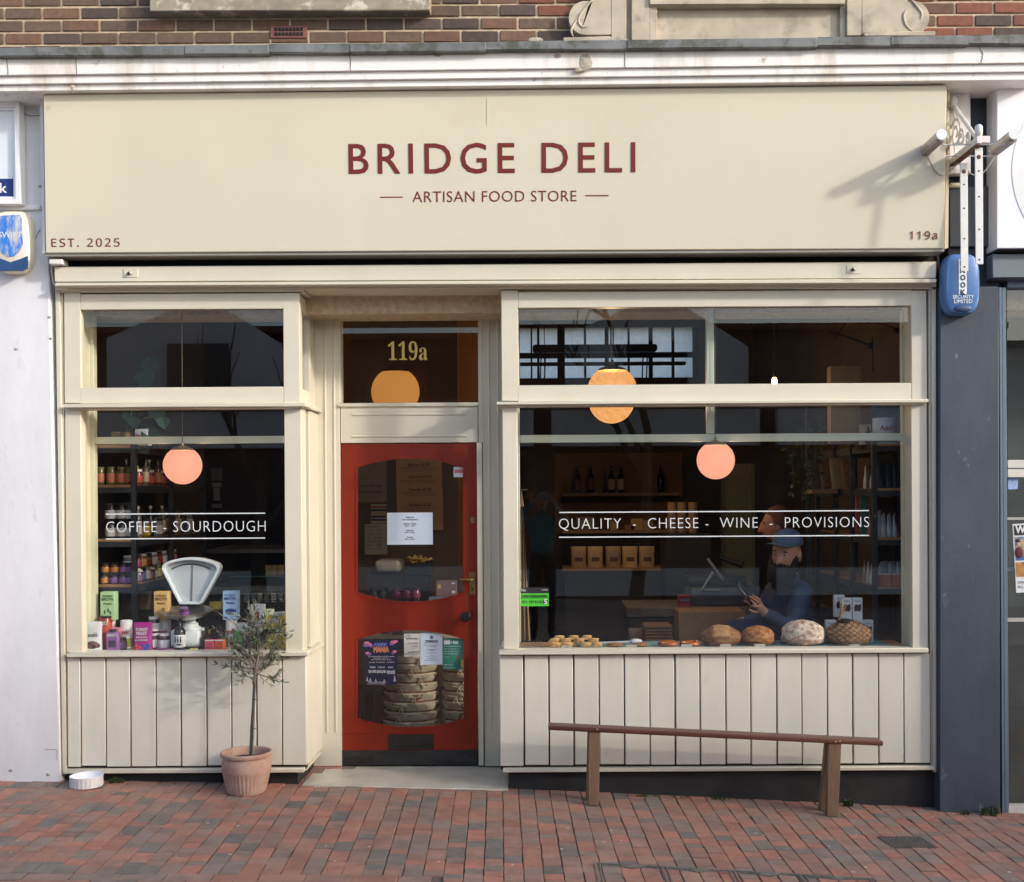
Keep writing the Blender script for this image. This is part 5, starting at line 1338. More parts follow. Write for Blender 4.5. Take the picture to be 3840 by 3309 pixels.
# on top of the left rack
gp_ = thing('potted_plant', 'dark leafy plant in a brass pot on top of the jar rack', 'potted plant', (X(476, 1637, .75), .75, ZA[0]))
mb = MB(); mb.lathe((X(474, 1637, .75), .75, ZA[0]), [(.03, 0), (.036, .004), (.036, .085), (.03, .085), (.02, .07)], 20); mb.build('pot', mat('brass_pot', (186, 160, 96), .3, .8, var=.2, vs=12), gp_)
mb = MB(); lf = MB()
for i, (px, py, L) in enumerate(((500, 1560, .1), (560, 1600, .13), (585, 1520, .13), (540, 1390, .15), (560, 1340, .15), (480, 1540, .1), (610, 1560, .1))):
    st = Vector((X(474, 1600, .75), .75, ZA[0] + .08)); en = at(px, py, .72 + .03 * (i % 3)); md = (st + en) / 2 + Vector((0, 0, .04))
    mb.tube([st, md, en], .003, 5)
    ax = Vector((.3, -.4, -1)).normalized(); sd = Vector((1, .2, .1)).normalized()
    for j in range(8):
        t0, t1 = j / 8, (j + 1) / 8; w0, w1 = L * .42 * math.sin(math.pi * t0 ** .7), L * .42 * math.sin(math.pi * t1 ** .7)
        a_, b2 = en + ax * L * t0, en + ax * L * t1; dz = Vector((0, -.01, 0))
        lf.fc([lf.vv(a_ - sd * w0 + dz), lf.vv(a_), lf.vv(b2), lf.vv(b2 - sd * w1 + dz)]); lf.fc([lf.vv(a_), lf.vv(a_ + sd * w0 + dz), lf.vv(b2 + sd * w1 + dz), lf.vv(b2)])
mb.build('stem', GRN, gp_); lf.build('leaf', mat('dark_green_leaf', (48, 74, 56), .4, var=.2, vs=12), gp_, recalc=False)
o = carton(.08, .08, .105, (206, 214, 216), 'tin_box'); wtext([('Perelló', -.034, .034, .055, .075, -.0412, INTER, .02)], col((160, 60, 60), .5), o); flatpatch(o, -.039, .039, .003, .03, -.0405, (150, 170, 90)); setw(o, X(538, 1600, .76), .76, ZA[0], 'white square tin beside the brass plant pot', 'tin')
o = carton(.06, .05, .09, (170, 140, 86)); setw(o, X(440, 1600, .78), .78, ZA[0], 'tan gift box left of the brass plant pot', 'box')
for i in range(5):
    o = carton(.12, .09, .1 + .03 * (i % 2), [(120, 100, 66), (96, 84, 60), (140, 124, 80), (84, 70, 56), (110, 96, 74)][i]); setw(o, xA1 - .1, .95 + i * .22, ZA[0], f'{["khaki","umber","straw","brown","olive"][i]} box in the row on top of the jar rack', 'box', 'boxes on the jar rack')
# --- bag rack
for i, px in enumerate((3306, 3338, 3368)):
    o = pouch(.1, .16 + .006 * i, .05, (58, 64, 78), 'coffee_bag'); setw(o, X(px, 1780, .70), .70 + .02 * i, ZB[1], f'black coffee bag on the upper bag rack shelf, {NTH[i]} from the post', 'coffee bag', 'black coffee bags', rz=.9)
for i in range(5):
    o = pouch(.085, .155, .035, ((236, 230, 218), (76, 66, 60))[i % 2] if i else (228, 218, 202), 'coffee_bag'); setw(o, xB0 + .06, .72 + i * .075, ZB[1], f'{"pale" if i % 2 == 0 else "dark"} bag at the upper side shelf of the bag rack, {NTH[i]} from the post', 'bag', 'bags on the upper side of the bag rack', rz=1.2)
for i, px in enumerate((3290, 3318, 3342, 3366)):
    o = pouch(.088, .15, .034, (232, 236, 242), 'silver_bag', lean=-.0); setw(o, X(px, 1960, .68), .68 + .015 * i, ZB[2], f'silver white bag leaning on the middle bag rack shelf, {NTH[i]} from the post', 'bag', 'silver bags', rz=1.1); o.rotation_euler.y = -.2
for i in range(4):
    o = pouch(.085, .17 - .02 * (i % 2), .04, [(200, 184, 176), (196, 190, 186), (150, 110, 106), (190, 186, 184)][i]); setw(o, xB0 + .055, .70 + i * .1, ZB[2], f'{["beige","light grey","dusty rose","ash"][i]} bag on the middle side shelf of the bag rack', 'bag', 'bags on the middle side of the bag rack', rz=1.1)
for i, (y_, c, n_) in enumerate(((1.08, (176, 70, 66), 'red'), (.98, (60, 110, 90), 'green'))):
    o = carton(.05, .04, .26, c, 'tall_packet'); setw(o, xB0 + .03, y_, ZB[2], f'tall {n_} packet at the back of the middle side shelf, bag rack', 'packet')
for i, px in enumerate((3298, 3322, 3358)):
    o = carton(.05 if i else .032, .05, .078, (212, 104, 56), 'tea_tin', .003); flatpatch(o, -.0245 if i else -.016, .0245 if i else .016, .07, .079, -.0255, (214, 206, 196), 'lid_band'); setw(o, X(px, 2170, .66), .66, ZB[3], f'orange tin on the lower bag rack shelf, {NTH[i]} from the post', 'tin', 'orange tea tins')
for i, px in enumerate((3316, 3346, 3376)):
    o = pouch(.09, .15, .05, (206, 210, 216), 'grey_bag'); setw(o, X(px, 2150, .76), .76, ZB[3], f'grey bag behind the orange tins, {NTH[i]} from the post', 'bag', 'grey bags', rz=.8)
for i in range(5):
    o = pouch(.085, .14, .035, [(222, 220, 214), (190, 188, 184), (228, 226, 220), (200, 200, 198), (160, 150, 138)][i]); setw(o, xB0 + .055, .70 + i * .085, ZB[3], f'{["pale ash","mid grey","off white","silver grey","taupe"][i]} bag on the lower side shelf of the bag rack', 'bag', 'bags on the lower side of the bag rack', rz=1.2)
o = carton(.04, .03, .075, (190, 60, 56)); setw(o, xB0 + .02, .65, ZB[3], 'thin red packet beside the bag rack post', 'packet')
o = can(.165, .078, (196, 214, 226), (52, 120, 70), 'bucket'); wtext([('Askiló', -.055, .045, .085, .115, -.0805, INTER, .02)], col((180, 30, 40), .5), o); setw(o, X(3318, 1580, .74), .74, ZB[0], 'large white and green tub on top of the bag rack', 'tub')
o = pouch(.08, .13, .05, (190, 176, 150), 'paper_bag'); setw(o, X(3245, 1600, .8), .8, ZB[0], 'pale paper bag beside the white and green tub', 'bag')
o = bottle(.11, .02, (30, 28, 30)); setw(o, X(3256, 1600, .72), .72, ZB[0], 'small dark bottle before the pale paper bag', 'bottle')
for i, (px, c, h, n_) in enumerate(((3180, (176, 120, 60), .2, 'orange brown'), (3140, (196, 168, 110), .22, 'straw'), (3100, (150, 100, 60), .18, 'brown'), (3060, (120, 90, 70), .2, 'umber'))):
    o = pouch(.12, h, .07, c, 'pasta_bag'); setw(o, X(px, 1800, 1.5), 1.5, ZB[1], f'{n_} pasta bag on the far upper wall shelves', 'bag', 'pasta bags', rz=.2)
s2 = thing('wall_shelf', 'wooden shelf of pasta bags left of the bag rack', 'shelf', (X(3110, 1840, 1.5), 1.5, ZB[1]))
mb = MB(); mb.box(X(3030, 1840, 1.5), xB0 - .03, 1.4, 1.66, ZB[1] - .03, ZB[1] - .002); mb.build('board', WOOD, s2)
mb = MB(); mb.box(X(3034, 1840, 1.6), X(3050, 1840, 1.6), 1.66, 1.70, FLZ, ZC - 1.6); mb.build('post', STEEL, s2)
# tall box, screen and posters high on the side wall
o = carton(.2, .1, .5, (156, 122, 76), 'cardboard_box'); setw(o, X(3165, 1440, 1.0), 1.0, ZB[0] + .02, 'tall tan cardboard box high up beside the bag rack', 'box')
o = carton(.18, .05, .13, (92, 98, 106), 'grey_crate'); setw(o, X(3325, 1440, .8), .8, ZB[0] + .17, 'blue grey crate on the white and green tub', 'crate')
# white cartons stacked in the wide window
proto = None
for px, lv, yd, lab in ((3062, 0, .26, 'first from the left'), (3097, 0, .24, 'second from the left'), (3176, 0, .24, 'third from the left'), (3214, 0, .24, 'fourth from the left'), (3252, 0, .24, 'rightmost')):
    pass
CARTS = [(3114, 0, 'leftmost carton of the lower row'), (3171, 0, 'second carton of the lower row'), (3213, 0, 'third carton of the lower row'), (3252, 0, 'rightmost carton of the lower row'), (3146, 1, 'leftmost carton of the upper row'), (3172, 1, 'middle carton of the upper row'), (3212, 1, 'right carton of the upper row')]
for px, lv, lab in CARTS:
    yd = .30 if lab != 'leftmost carton of the upper row' else .36
    p = (X(px, 2350, yd), yd, SZ + .002 + lv * .132 + (.012 if yd > .3 else 0)); l_ = f'white fig carton, {lab} in the wide window'
    if proto is None:
        proto = carton(.059, .05, .131, (214, 218, 214), 'white_carton')
        mb = MB(); mb.prism([(-.018, .05), (-.022, .075), (-.012, .095), (.004, .088), (.018, .098), (.022, .07), (.014, .048), (0, .055)], -.0262, -.025); mb.build('print', col((70, 32, 44), .5), proto)
        wtext([('Fichi', -.018, .018, .108, .118, -.0262, INTER, .01)], col((90, 110, 130), .5), proto); setw(proto, *p, l_, 'carton', 'white fig cartons')
    else: dup(proto, p, l_)
# ---------------------------------------------------------------- breads in the wide window
def crust(name, a, b_, c, lo, hi, sc, stretch=(1, 1, 1)):
    return mat(name, a, .75, var=.2, vs=34, bump=.8, bs=70, attr=True)
def loaf(x0, x1, y0, label, m, score=None, yd=.19, sy=.9, knob=False):
    k = (D + yd) / F; w = (x1 - x0) * k; h = (2436 - y0) * k; mb = MB(); R_ = w / 2
    def fn(d):
        n_ = noise.noise(d * 2.2 + Vector((x0, 0, 0))) * .07 + noise.noise(d * 7 + Vector((x0, 3, 0))) * .025
        if score == 'diamond' and d.z > -.1:
            u, v_ = d.x * 3.4 + d.z * 2.6, d.x * 3.4 - d.z * 2.6; g_ = min(abs(u - round(u)), abs(v_ - round(v_))); n_ += .045 * min(1, g_ * 5) - .03
        if score == 'band' and d.z > .1: n_ += .05 if abs(d.x + .05) < .45 else -.02
        if score == 'ring': n_ += .02 * math.sin(d.z * 22)
        return 1 + n_
    mb.ball((0, 0, h * .46), (R_, R_ * sy, h * .54), 72, 44, fn)
    L_ = mb.bm.loops.layers.float_color.new('Col')
    for f in mb.bm.faces:
        c = f.calc_center_median(); d = Vector((c.x / R_, c.y / (R_ * sy), (c.z - h * .46) / (h * .54))); d.normalize()
        n1 = noise.noise(d * 5 + Vector((x0, 1, 0))) + .5 * noise.noise(d * 13 + Vector((x0, 1, 0)))
        if score == 'diamond':
            u, v_ = d.x * 3.4 + d.z * 2.6, d.x * 3.4 - d.z * 2.6; g_ = min(abs(u - round(u)), abs(v_ - round(v_))); t = min(1, g_ * 4.5) * .8 + .25 * n1
            c0, c1 = (70, 46, 32), (186, 146, 104)
        elif score == 'band': t = .25 + .7 * max(0, min(1, (.5 - abs(d.x + .05) + .25 * n1) * 6)) * max(0, min(1, (d.z + .1) * 4)) + .35 * n1; c0, c1 = (112, 72, 44), (186, 142, 96)
        elif score == 'flour': t = .72 + .9 * n1; c0, c1 = (160, 100, 66), (228, 214, 196)
        else: t = .5 + .8 * n1; c0, c1 = (122, 74, 40), (200, 140, 84)
        if d.z < -.35: t *= .6
        t = max(0, min(1, t)); k0, k1 = lin(c0), lin(c1)
        for l in f.loops: l[L_] = (*[a_ + (b2 - a_) * t for a_, b2 in zip(k0, k1)], 1)
    for v in mb.bm.verts:
        if v.co.z < 0: v.co.z *= .12
    for v in mb.bm.verts:     # a loaf bakes flat: keep it wide down to the tray
        if v.co.z < h * .46:
            q = max(-.98, (v.co.z - h * .46) / (h * .46)); k_ = min(2.6, ((1 - q ** 4) ** .5) / max(.05, (1 - q * q) ** .5)); k_ = 1 + (k_ - 1) * .8; v.co.x *= k_; v.co.y *= k_
    lo = min(v.co.z for v in mb.bm.verts)
    o = mb.build('loaf', m, origin=(0, 0, lo))
    if knob:
        kb = MB(); kb.ball((-w * .1, -.01, h * .98), (w * .17, w * .15, h * .14), 14, 8, lambda d: 1 + .1 * noise.noise(d * 3)); kb.build('crust_knot', m, o)
    put(o, (x0 + x1) / 2, yd, SZ + .003, label, 'loaf', 'round loaves in the wide window')
    return o
B1 = crust('brown_crust', (168, 122, 78), (112, 74, 46), 0, .5, .62, 6, (1, 1, 3)); B2 = crust('golden_crust', (184, 124, 72), (132, 80, 46), 0, .5, .62, 12); B3 = crust('floury_crust', (224, 208, 188), (168, 112, 78), 0, .52, .62, 13, (1, 1, 2.2)); B4 = crust('dark_scored_crust', (168, 126, 84), (84, 58, 42), 0, .48, .62, 12, (1, 1, 1.6))
loaf(2629, 2779, 2364, 'brown loaf with a raised middle band, leftmost of four', B1, 'band'); loaf(2777, 2902, 2366, 'golden brown round loaf, second of four', B2, None); loaf(2930, 3088, 2345, 'pale floury loaf, third of four', B3, 'flour'); l4 = loaf(3098, 3268, 2350, 'dark loaf scored with diamonds in front of the white cartons', B4, 'diamond', knob=True)
mb = MB(); mb.tube([at(3140, 2350, .18), at(3152, 2310, .18), at(3158, 2262, .18)], [.008, .008, .006], 7); mb.tube([at(3150, 2320, .18), at(3164, 2290, .18), at(3174, 2265, .18)], [.006, .006, .004], 7)
tag(mb.build('wooden_tongs', mat('pale_wood', (150, 122, 92), .6, var=.1)), 'forked wooden tongs sticking up behind the scored loaf', 'tongs')
for px, lab in ((2720, 'price card before the brown banded loaf'), (2848, 'price card before the golden loaf'), (3204, 'price card before the scored loaf'), (2368, 'price card before the flat buns'), (2574, 'price card before the glazed pretzels'), (2125, 'price card before the puff pastries')):
    o = carton(.062, .004, .018, (186, 180, 168), 'price_card', 0); put(o, px, .09, SZ + .002, lab, 'price card', 'price cards'); wtext([('£4.50', -.018, .018, .005, .013, -.003)], INK, o) if False else None
PUFF = mat('puff_pastry', (222, 184, 122), .6, var=.2, vs=30, bump=.6, bs=60, spots=(150, 96, 54), sp_lo=.55, sp_hi=.65, sp_scale=18)
proto = None; i = 0
for r_, (yy, z, xs_) in enumerate(((.11, 0, (2082, 2128, 2198, 2238)), (.16, .018, (2078, 2122, 2172, 2226)), (.2, .03, (2096, 2150, 2200)))):
    for px in xs_:
        p = (X(px, 2425, yy), yy, SZ + .004 + z); lab = f'folded puff pastry, {("front","middle","back")[r_]} row, {NTH[xs_.index(px)]} from the left'
        if proto is None:
            mb = MB()
            for q in range(3): mb.ball((.004 * (q - 1), 0, .007 + .008 * q), (.036 - .003 * q, .026, .006), 14, 6, lambda d: 1 + .12 * noise.noise(d * 4))
            proto = mb.build('pastry', PUFF, origin=(0, 0, 0)); setw(proto, *p, lab, 'pastry', 'puff pastries')
        else: dup(proto, p, lab, rz=rnd.uniform(-.4, .4))
BUN = mat('brown_bun', (150, 100, 66), .6, var=.2, vs=14, bump=.4, bs=60); GLZ = mat('glazed_pretzel', (168, 92, 44), .25, var=.25, vs=12)
for px, lab in ((2305, 'flat brown bun on the teal cloth, left of two'), (2400, 'flat brown bun on the teal cloth, right of two')):
    mb = MB(); mb.ball((0, 0, .01), (.05, .045, .014), 18, 8, lambda d: 1 + .06 * noise.noise(d * 3)); put(mb.build('bun', BUN, origin=(0, 0, 0)), px, .15, SZ + .002, lab, 'bun', 'flat buns')
for px, lab in ((2506, 'glazed pretzel left of two'), (2588, 'glazed pretzel right of two')):
    mb = MB(); mb.tube([(.05 * math.cos(a * .3927 * 1.0), .045 * math.sin(a * .3927), .014) for a in range(17)], .013, 8); mb.tube([(-.03, -.03, .02), (0, .0, .024), (.03, .03, .02)], .011, 8); put(mb.build('pretzel', GLZ, origin=(0, 0, 0)), px, .16, SZ + .002, lab, 'pretzel', 'glazed pretzels')
br_h = thing('pastry_brush', 'white plastic brush lying on the teal cloth', 'brush', at(2340, 2410, .22)); br_h.location.z = SZ + .02
mb = MB(); mb.tube([at(2255, 2412, .2), at(2365, 2408, .2)], [.006, .008], 8); mb.build('handle', mat('pale_blue_plastic', (190, 202, 210), .35), br_h)
mb = MB(); mb.ball(at(2385, 2406, .2), (.036, .02, .016), 14, 8, lambda d: 1 + .1 * math.sin(d.x * 30)); mb.build('brush_head', mat('white_bristle', (222, 226, 230), .6, bump=.5), br_h)
wr = thing('wire_rack', 'small wire rack in the left corner of the wide window', 'wire rack', (X(1990, 2435, .15), .15, SZ))
mb = MB(); xa, xb = X(1952, 2430, .12), X(2032, 2430, .12)
for z in (.006, .024): mb.tube([(xa, .1, SZ + z), (xb, .1, SZ + z), (xb, .26, SZ + z), (xa, .26, SZ + z), (xa, .1, SZ + z)], .0018, 5)
for t in (.22, .5, .8): mb.tube([(xa + (xb - xa) * t, .1, SZ), (xa + (xb - xa) * t, .1, SZ + .026)], .0015, 5)
for i in range(9): mb.tube([(xa + (xb - xa) * i / 8, .1, SZ + .024), (xa + (xb - xa) * i / 8, .26, SZ + .024)], .0012, 4)
mb.build('wires', mat('chrome_wire', (170, 172, 172), .3, .8), wr)
# ---------------------------------------------------------------- pendant lamps
def pendant(label, px, py, rpx, yd, m, zt, group, opal=True):
    c = at(px, py, yd); R_ = rpx * (D + yd) / F
    r = thing('pendant_lamp', label, 'pendant lamp', (c.x, yd, c.z - R_), group)
    mb = MB(); mb.ball(c, R_, 32, 20); mb.build('globe', m, r)
    mb = MB(); mb.lathe((c.x, yd, c.z), [(R_ * .62, R_ * .80), (R_ * .5, R_ * .91), (R_ * .2, R_ * 1.0), (R_ * .08, R_ * 1.06), (R_ * .06, R_ * 1.25)], 20); mb.build('cap', mat('lamp_brass', (150, 130, 96), .35, .7), r)
    mb = MB(); mb.tube([(c.x, yd, c.z + R_ * 1.2), (c.x, yd, zt)], .0025, 5); mb.build('cord', mat('lamp_cord', (110, 98, 80), .6), r)
    li = bpy.data.lights.new('lamp_glow', 'POINT'); li.energy = 90 if 'amber' in label else 10; li.color = (1, .66, .34) if 'amber' in label else (1, .74, .56); li.shadow_soft_size = .0
    lo = bpy.data.objects.new('lamp_glow', li); COL.objects.link(lo); lo.parent = r; lo.location = (0, 0, R_)
    return r
PINK = emis('pink_opal_glass', (242, 160, 132), .5, True); AMBG = emis('amber_opal_glass', (206, 138, 66), .42, True)
pendant('pink opal globe lamp hanging in the narrow bay window', 685, 1746, 71, .19, PINK, 2.76, 'pink globe lamps')
pendant('pink opal globe lamp hanging in the wide bay window', 2684, 1727, 71, .19, PINK, 2.76, 'pink globe lamps')
pendant('amber globe lamp behind the fanlight over the door', 1486, 1472, 94, 2.0, AMBG, ZC, 'amber globe lamps')
pendant('amber globe lamp in the wide bay, nearer one of two', 2296, 1466, 93, 2.0, AMBG, ZC, 'amber globe lamps')
pendant('amber globe lamp in the wide bay, lower and farther of two', 2293, 1503, 86, 2.9, AMBG, ZC, 'amber globe lamps')
BULB = emis('hot_bulb', (255, 190, 110), 6)
r = thing('bare_bulb', 'small bright bare bulb glowing over the shop counter', 'light bulb', at(2902, 1450, 2.4))
mb = MB(); p = at(2904, 1432, 2.4); mb.ball(p, (.022, .022, .04), 12, 8); mb.build('bulb', BULB, r)
mb = MB(); mb.tube([p + Vector((0, 0, .03)), (p.x, p.y, ZC)], .003, 5); mb.lathe((p.x, p.y, p.z + .025), [(.012, 0), (.012, .05)], 10); mb.build('holder', INK, r)
# ---------------------------------------------------------------- back of the shop
ws = thing('wine_shelf', 'wooden wall shelf carrying wine bottles at the back', 'shelf', (X(2330, 1860, 6.6), 6.6, Z(2330, 1862, 6.6)))
mb = MB(); mb.box(X(2110, 1860, 6.5), X(2545, 1860, 6.5), 6.5, 6.86, Z(2330, 1860, 6.5), Z(2330, 1849, 6.5)); mb.build('board', WOOD, ws)
zw = Z(2330, 1849, 6.5)
for px, lab, lc in ((2165, 'wine bottle with brown label, leftmost on the back shelf', (110, 70, 60)), (2215, 'wine bottle with red label, second on the back shelf', (120, 64, 56)), (2293, 'wine bottle with cream label, third on the back shelf', (200, 190, 170)), (2328, 'wine bottle with cream label, fourth on the back shelf', (206, 196, 176)), (2477, 'unlabelled dark wine bottle alone at the right of the back shelf', None)):
    o = bottle(.31, .041, (24, 24, 22), lc, (30, 26, 24), 16, .34, .6, 'wine_bottle'); setw(o, X(px, 1800, 6.55), 6.55, zw, lab, 'bottle', 'wine bottles')
o = bottle(.3, .02, (70, 48, 34), None); setw(o, X(2268, 1800, 6.7), 6.7, zw, 'slim brown bottle behind the cream labelled wine', 'bottle')
ct = thing('counter', 'dark shop counter with a marble top and glass case', 'counter', (X(2600, 2300, 2.3), 2.6, FLZ))
mb = MB(); mb.box(X(2360, 2320, 2.3), X(3100, 2320, 2.3), 2.3, 2.9, FLZ, Z(2600, 2312, 2.3), .01); mb.build('base', mat('dark_counter', (58, 52, 46), .6, var=.2, vs=5), ct)
mb = MB(); mb.box(X(2350, 2300, 2.28), X(3110, 2300, 2.28), 2.26, 2.95, Z(2600, 2311, 2.3), Z(2600, 2278, 2.3), .004); mb.build('worktop', mat('grey_marble', (118, 108, 100), .4, var=.3, vs=9), ct)
zc_ = Z(2600, 2278, 2.3)
def wthing(name, label, cat, builds, loc, group=None):
    r = thing(name, label, cat, loc, group)
    for n_, m, f in builds:
        mb = MB(); f(mb); mb.build(n_, m, r)
    return r
GR2 = mat('grey_machine', (104, 110, 120), .4, .2, var=.08, vs=4)
wthing('coffee_machine', 'wide grey coffee machine on the marble counter', 'coffee machine', [
    ('body', GR2, lambda mb: mb.box(X(2590, 2240, 2.4), X(2860, 2240, 2.4), 2.4, 2.8, zc_, Z(2700, 2205, 2.4), .02, 2)),
    ('top', mat('dark_machine', (52, 54, 58), .4), lambda mb: mb.box(X(2580, 2180, 2.45), X(2800, 2180, 2.45), 2.45, 2.78, Z(2700, 2204, 2.4), Z(2700, 2165, 2.4), .02, 2)),
    ('lever', mat('black_lever', (34, 32, 32), .4), lambda mb: mb.tube([at(2700, 2090, 2.42), at(2735, 2105, 2.38), at(2785, 2120, 2.34)], [.02, .018, .03], 8)),
    ('arm', mat('pale_grey_arm', (176, 182, 188), .4), lambda mb: (mb.tube([at(2654, 2095, 2.4), at(2712, 2176, 2.4)], .012, 6), mb.tube([at(2675, 2145, 2.38), at(2632, 2212, 2.38), at(2700, 2214, 2.38)], .013, 6)))],
    (X(2700, 2278, 2.5), 2.5, zc_))
o = carton(.09, .06, .095, (176, 66, 66)); flatpatch(o, -.03, .045, .05, .066, -.0305, (96, 150, 190)); setw(o, X(2564, 2270, 2.32), 2.32, zc_, 'red box with a blue band on the marble counter', 'box')
PAPERB = [(178, 148, 106), (196, 164, 112), (168, 140, 104), (204, 172, 118), (190, 160, 120)]
bs_ = thing('bread_shelf', 'low shelf carrying a row of paper bags at the back', 'shelf', (X(2300, 2130, 4.2), 4.2, Z(2300, 2134, 4.2)))
mb = MB(); mb.box(X(2110, 2130, 4.2), X(2490, 2130, 4.2), 4.15, 4.6, Z(2300, 2140, 4.2), Z(2300, 2129, 4.2)); mb.build('board', WOOD, bs_)
mb = MB(); mb.box(X(2120, 2140, 4.2), X(2480, 2140, 4.2), 4.2, 4.55, FLZ, Z(2300, 2141, 4.2)); mb.build('base', mat('dark_cabinet', (46, 42, 40), .6), bs_)
for i, px in enumerate((2170, 2232, 2300, 2362, 2426)):
    o = pouch(.15, .2, .07, PAPERB[i], 'paper_bag'); flatpatch(o, -.035, .04, .06, .1, -.032, (110, 80, 60), 'print'); setw(o, X(px, 2129, 4.25), 4.25, Z(2300, 2129, 4.25), f'brown paper bag on the low back shelf, {NTH[i]} from the left', 'bag', 'paper bags at the back')
cs_ = thing('cup_shelf', 'shelf of small cups and packets under the wine shelf', 'shelf', (X(2300, 1995, 5), 5, Z(2300, 2000, 5)))
mb = MB(); mb.box(X(2110, 1995, 5), X(2580, 1995, 5), 5, 5.3, Z(2300, 2000, 5), Z(2300, 1990, 5)); mb.build('board', WOOD, cs_)
for i, (px, w, h, c, n_) in enumerate(((2180, .1, .14, (150, 110, 100), 'rosy'), (2208, .08, .14, (150, 130, 110), 'sandy'), (2300, .07, .1, (190, 150, 90), 'honey'), (2388, .12, .12, (200, 160, 96), 'amber'), (2430, .1, .1, (180, 140, 90), 'tan'), (2360, .1, .06, (160, 110, 60), 'rust'))):
    o = carton(w, .06, h, c, 'packet'); setw(o, X(px, 1990, 5.1), 5.1, Z(2300, 1990, 5.1), f'{n_} packet on the shelf below the wine bottles', 'packet', 'packets below the wine')
proto = None
for i, px in enumerate((2520, 2556, 2598)):
    p = (X(px, 1950, 3.4), 3.4, Z(2560, 2000, 3.4)); lab = f'tall stack of paper cups behind the counter, {NTH[i]} from the left'
    if proto is None:
        mb = MB(); prof = []
        for j in range(16): prof += [(.036, j * .017), (.043, j * .017 + .014), (.045, j * .017 + .015)]
        mb.lathe((0, 0, 0), prof, 16); proto = mb.build('cup_stack', mat('paper_cup', (190, 160, 130), .7, var=.08), origin=(0, 0, 0)); setw(proto, *p, lab, 'cups', 'paper cup stacks')
    else: dup(proto, p, lab)
cst = thing('cup_table', 'dark table under the paper cups', 'table', (X(2560, 2000, 3.4), 3.4, FLZ)); mb = MB(); mb.box(X(2490, 2000, 3.4), X(2660, 2000, 3.4), 3.3, 3.7, FLZ, Z(2560, 2000, 3.4) - .002); mb.build('body', mat('dark_cabinet', (46, 42, 40), .6), cst)
dp = thing('door_panel', 'pale sage back door behind the coffee machine', 'door', (X(2720, 2400, 6), 6, FLZ))
mb = MB(); mb.box(X(2705, 2000, 6), X(2830, 2000, 6), 6, 6.06, FLZ, Z(2760, 1740, 6)); mb.mi = 1; mb.box(X(2705, 2000, 6), X(2718, 2000, 6), 5.98, 6.0, FLZ, Z(2760, 1740, 6)); mb.box(X(2818, 2000, 6), X(2830, 2000, 6), 5.98, 6.0, FLZ, Z(2760, 1740, 6)); mb.build('leaf', [mat('sage_door', (150, 150, 118), .6, var=.1), mat('sage_frame', (126, 126, 100), .6)], dp)
# cardboard box with sprig print, kraft paper pile, basket below the counter
o = carton(.46, .3, .4, (168, 124, 82), 'cardboard_box', .004)
mb = MB()
for a, L in ((-.9, .2), (-.5, .24), (-.15, .26), (.2, .25), (.55, .22)): mb.tube([(0.02, -.1515, .02), (.02 + math.sin(a) * L * .5, -.1515, .02 + math.cos(a) * L * .6), (.02 + math.sin(a) * L, -.1515, .02 + math.cos(a) * L)], [.006, .007, .002], 4)
mb.build('print', INK, o); mb = MB(); mb.lathe((0, 0, 0), [(.03, 0), (.03, .001)], 20); bmesh.ops.rotate(mb.bm, verts=mb.bm.verts, cent=(0, 0, 0), matrix=Matrix.Rotation(math.pi / 2, 3, 'X')); bmesh.ops.translate(mb.bm, verts=mb.bm.verts, vec=(-.04, -.151, .24)); mb.build('sticker', col((214, 214, 210), .5), o)
setw(o, X(2660, 2400, 1.5), 1.5, Z(2660, 2500, 1.5), 'cardboard box with a dark sprig print and a round white sticker', 'box')
st_ = thing('box_stand', 'low dark stand under the cardboard box', 'stand', (X(2560, 2500, 1.5), 1.5, FLZ)); mb = MB(); mb.box(X(2400, 2500, 1.4), X(2780, 2500, 1.4), 1.3, 1.75, FLZ, Z(2660, 2500, 1.5) - .002); mb.build('body', mat('dark_cabinet', (46, 42, 40), .6), st_)
mb = MB()
for i in range(9): mb.box(X(2418, 2400, 1.4) + rnd.uniform(-.006, .006), X(2520, 2400, 1.4) + rnd.uniform(-.006, .006), 1.35 + rnd.uniform(0, .01), 1.6, Z(2660, 2500, 1.5) + .11 + i * .022, Z(2660, 2500, 1.5) + .11 + i * .022 + .017, .003)
mb.box(X(2415, 2400, 1.4), X(2524, 2400, 1.4), 1.34, 1.62, Z(2660, 2500, 1.5), Z(2660, 2500, 1.5) + .105, .003)
tag(mb.build('paper_pile', mat('kraft_paper', (146, 112, 82), .8, var=.2, vs=20)), 'pile of folded kraft paper sacks left of the cardboard box', 'paper pile')
o = pouch(.12, .16, .07, (160, 128, 96), 'paper_bag'); setw(o, X(2388, 2420, 1.6), 1.6, Z(2388, 2440, 1.6), 'crumpled paper bag beside the kraft paper pile', 'bag')
st2 = thing('side_stool', 'dark stool under the crumpled paper bag', 'stool', (X(2388, 2440, 1.6), 1.6, FLZ)); mb = MB(); mb.lathe((X(2388, 2440, 1.6), 1.6, FLZ), [(.12, 0), (.1, .3), (.14, Z(2388, 2440, 1.6) - FLZ - .03), (.14, Z(2388, 2440, 1.6) - FLZ - .001)], 16); mb.build('body', mat('dark_cabinet', (46, 42, 40), .6), st2)
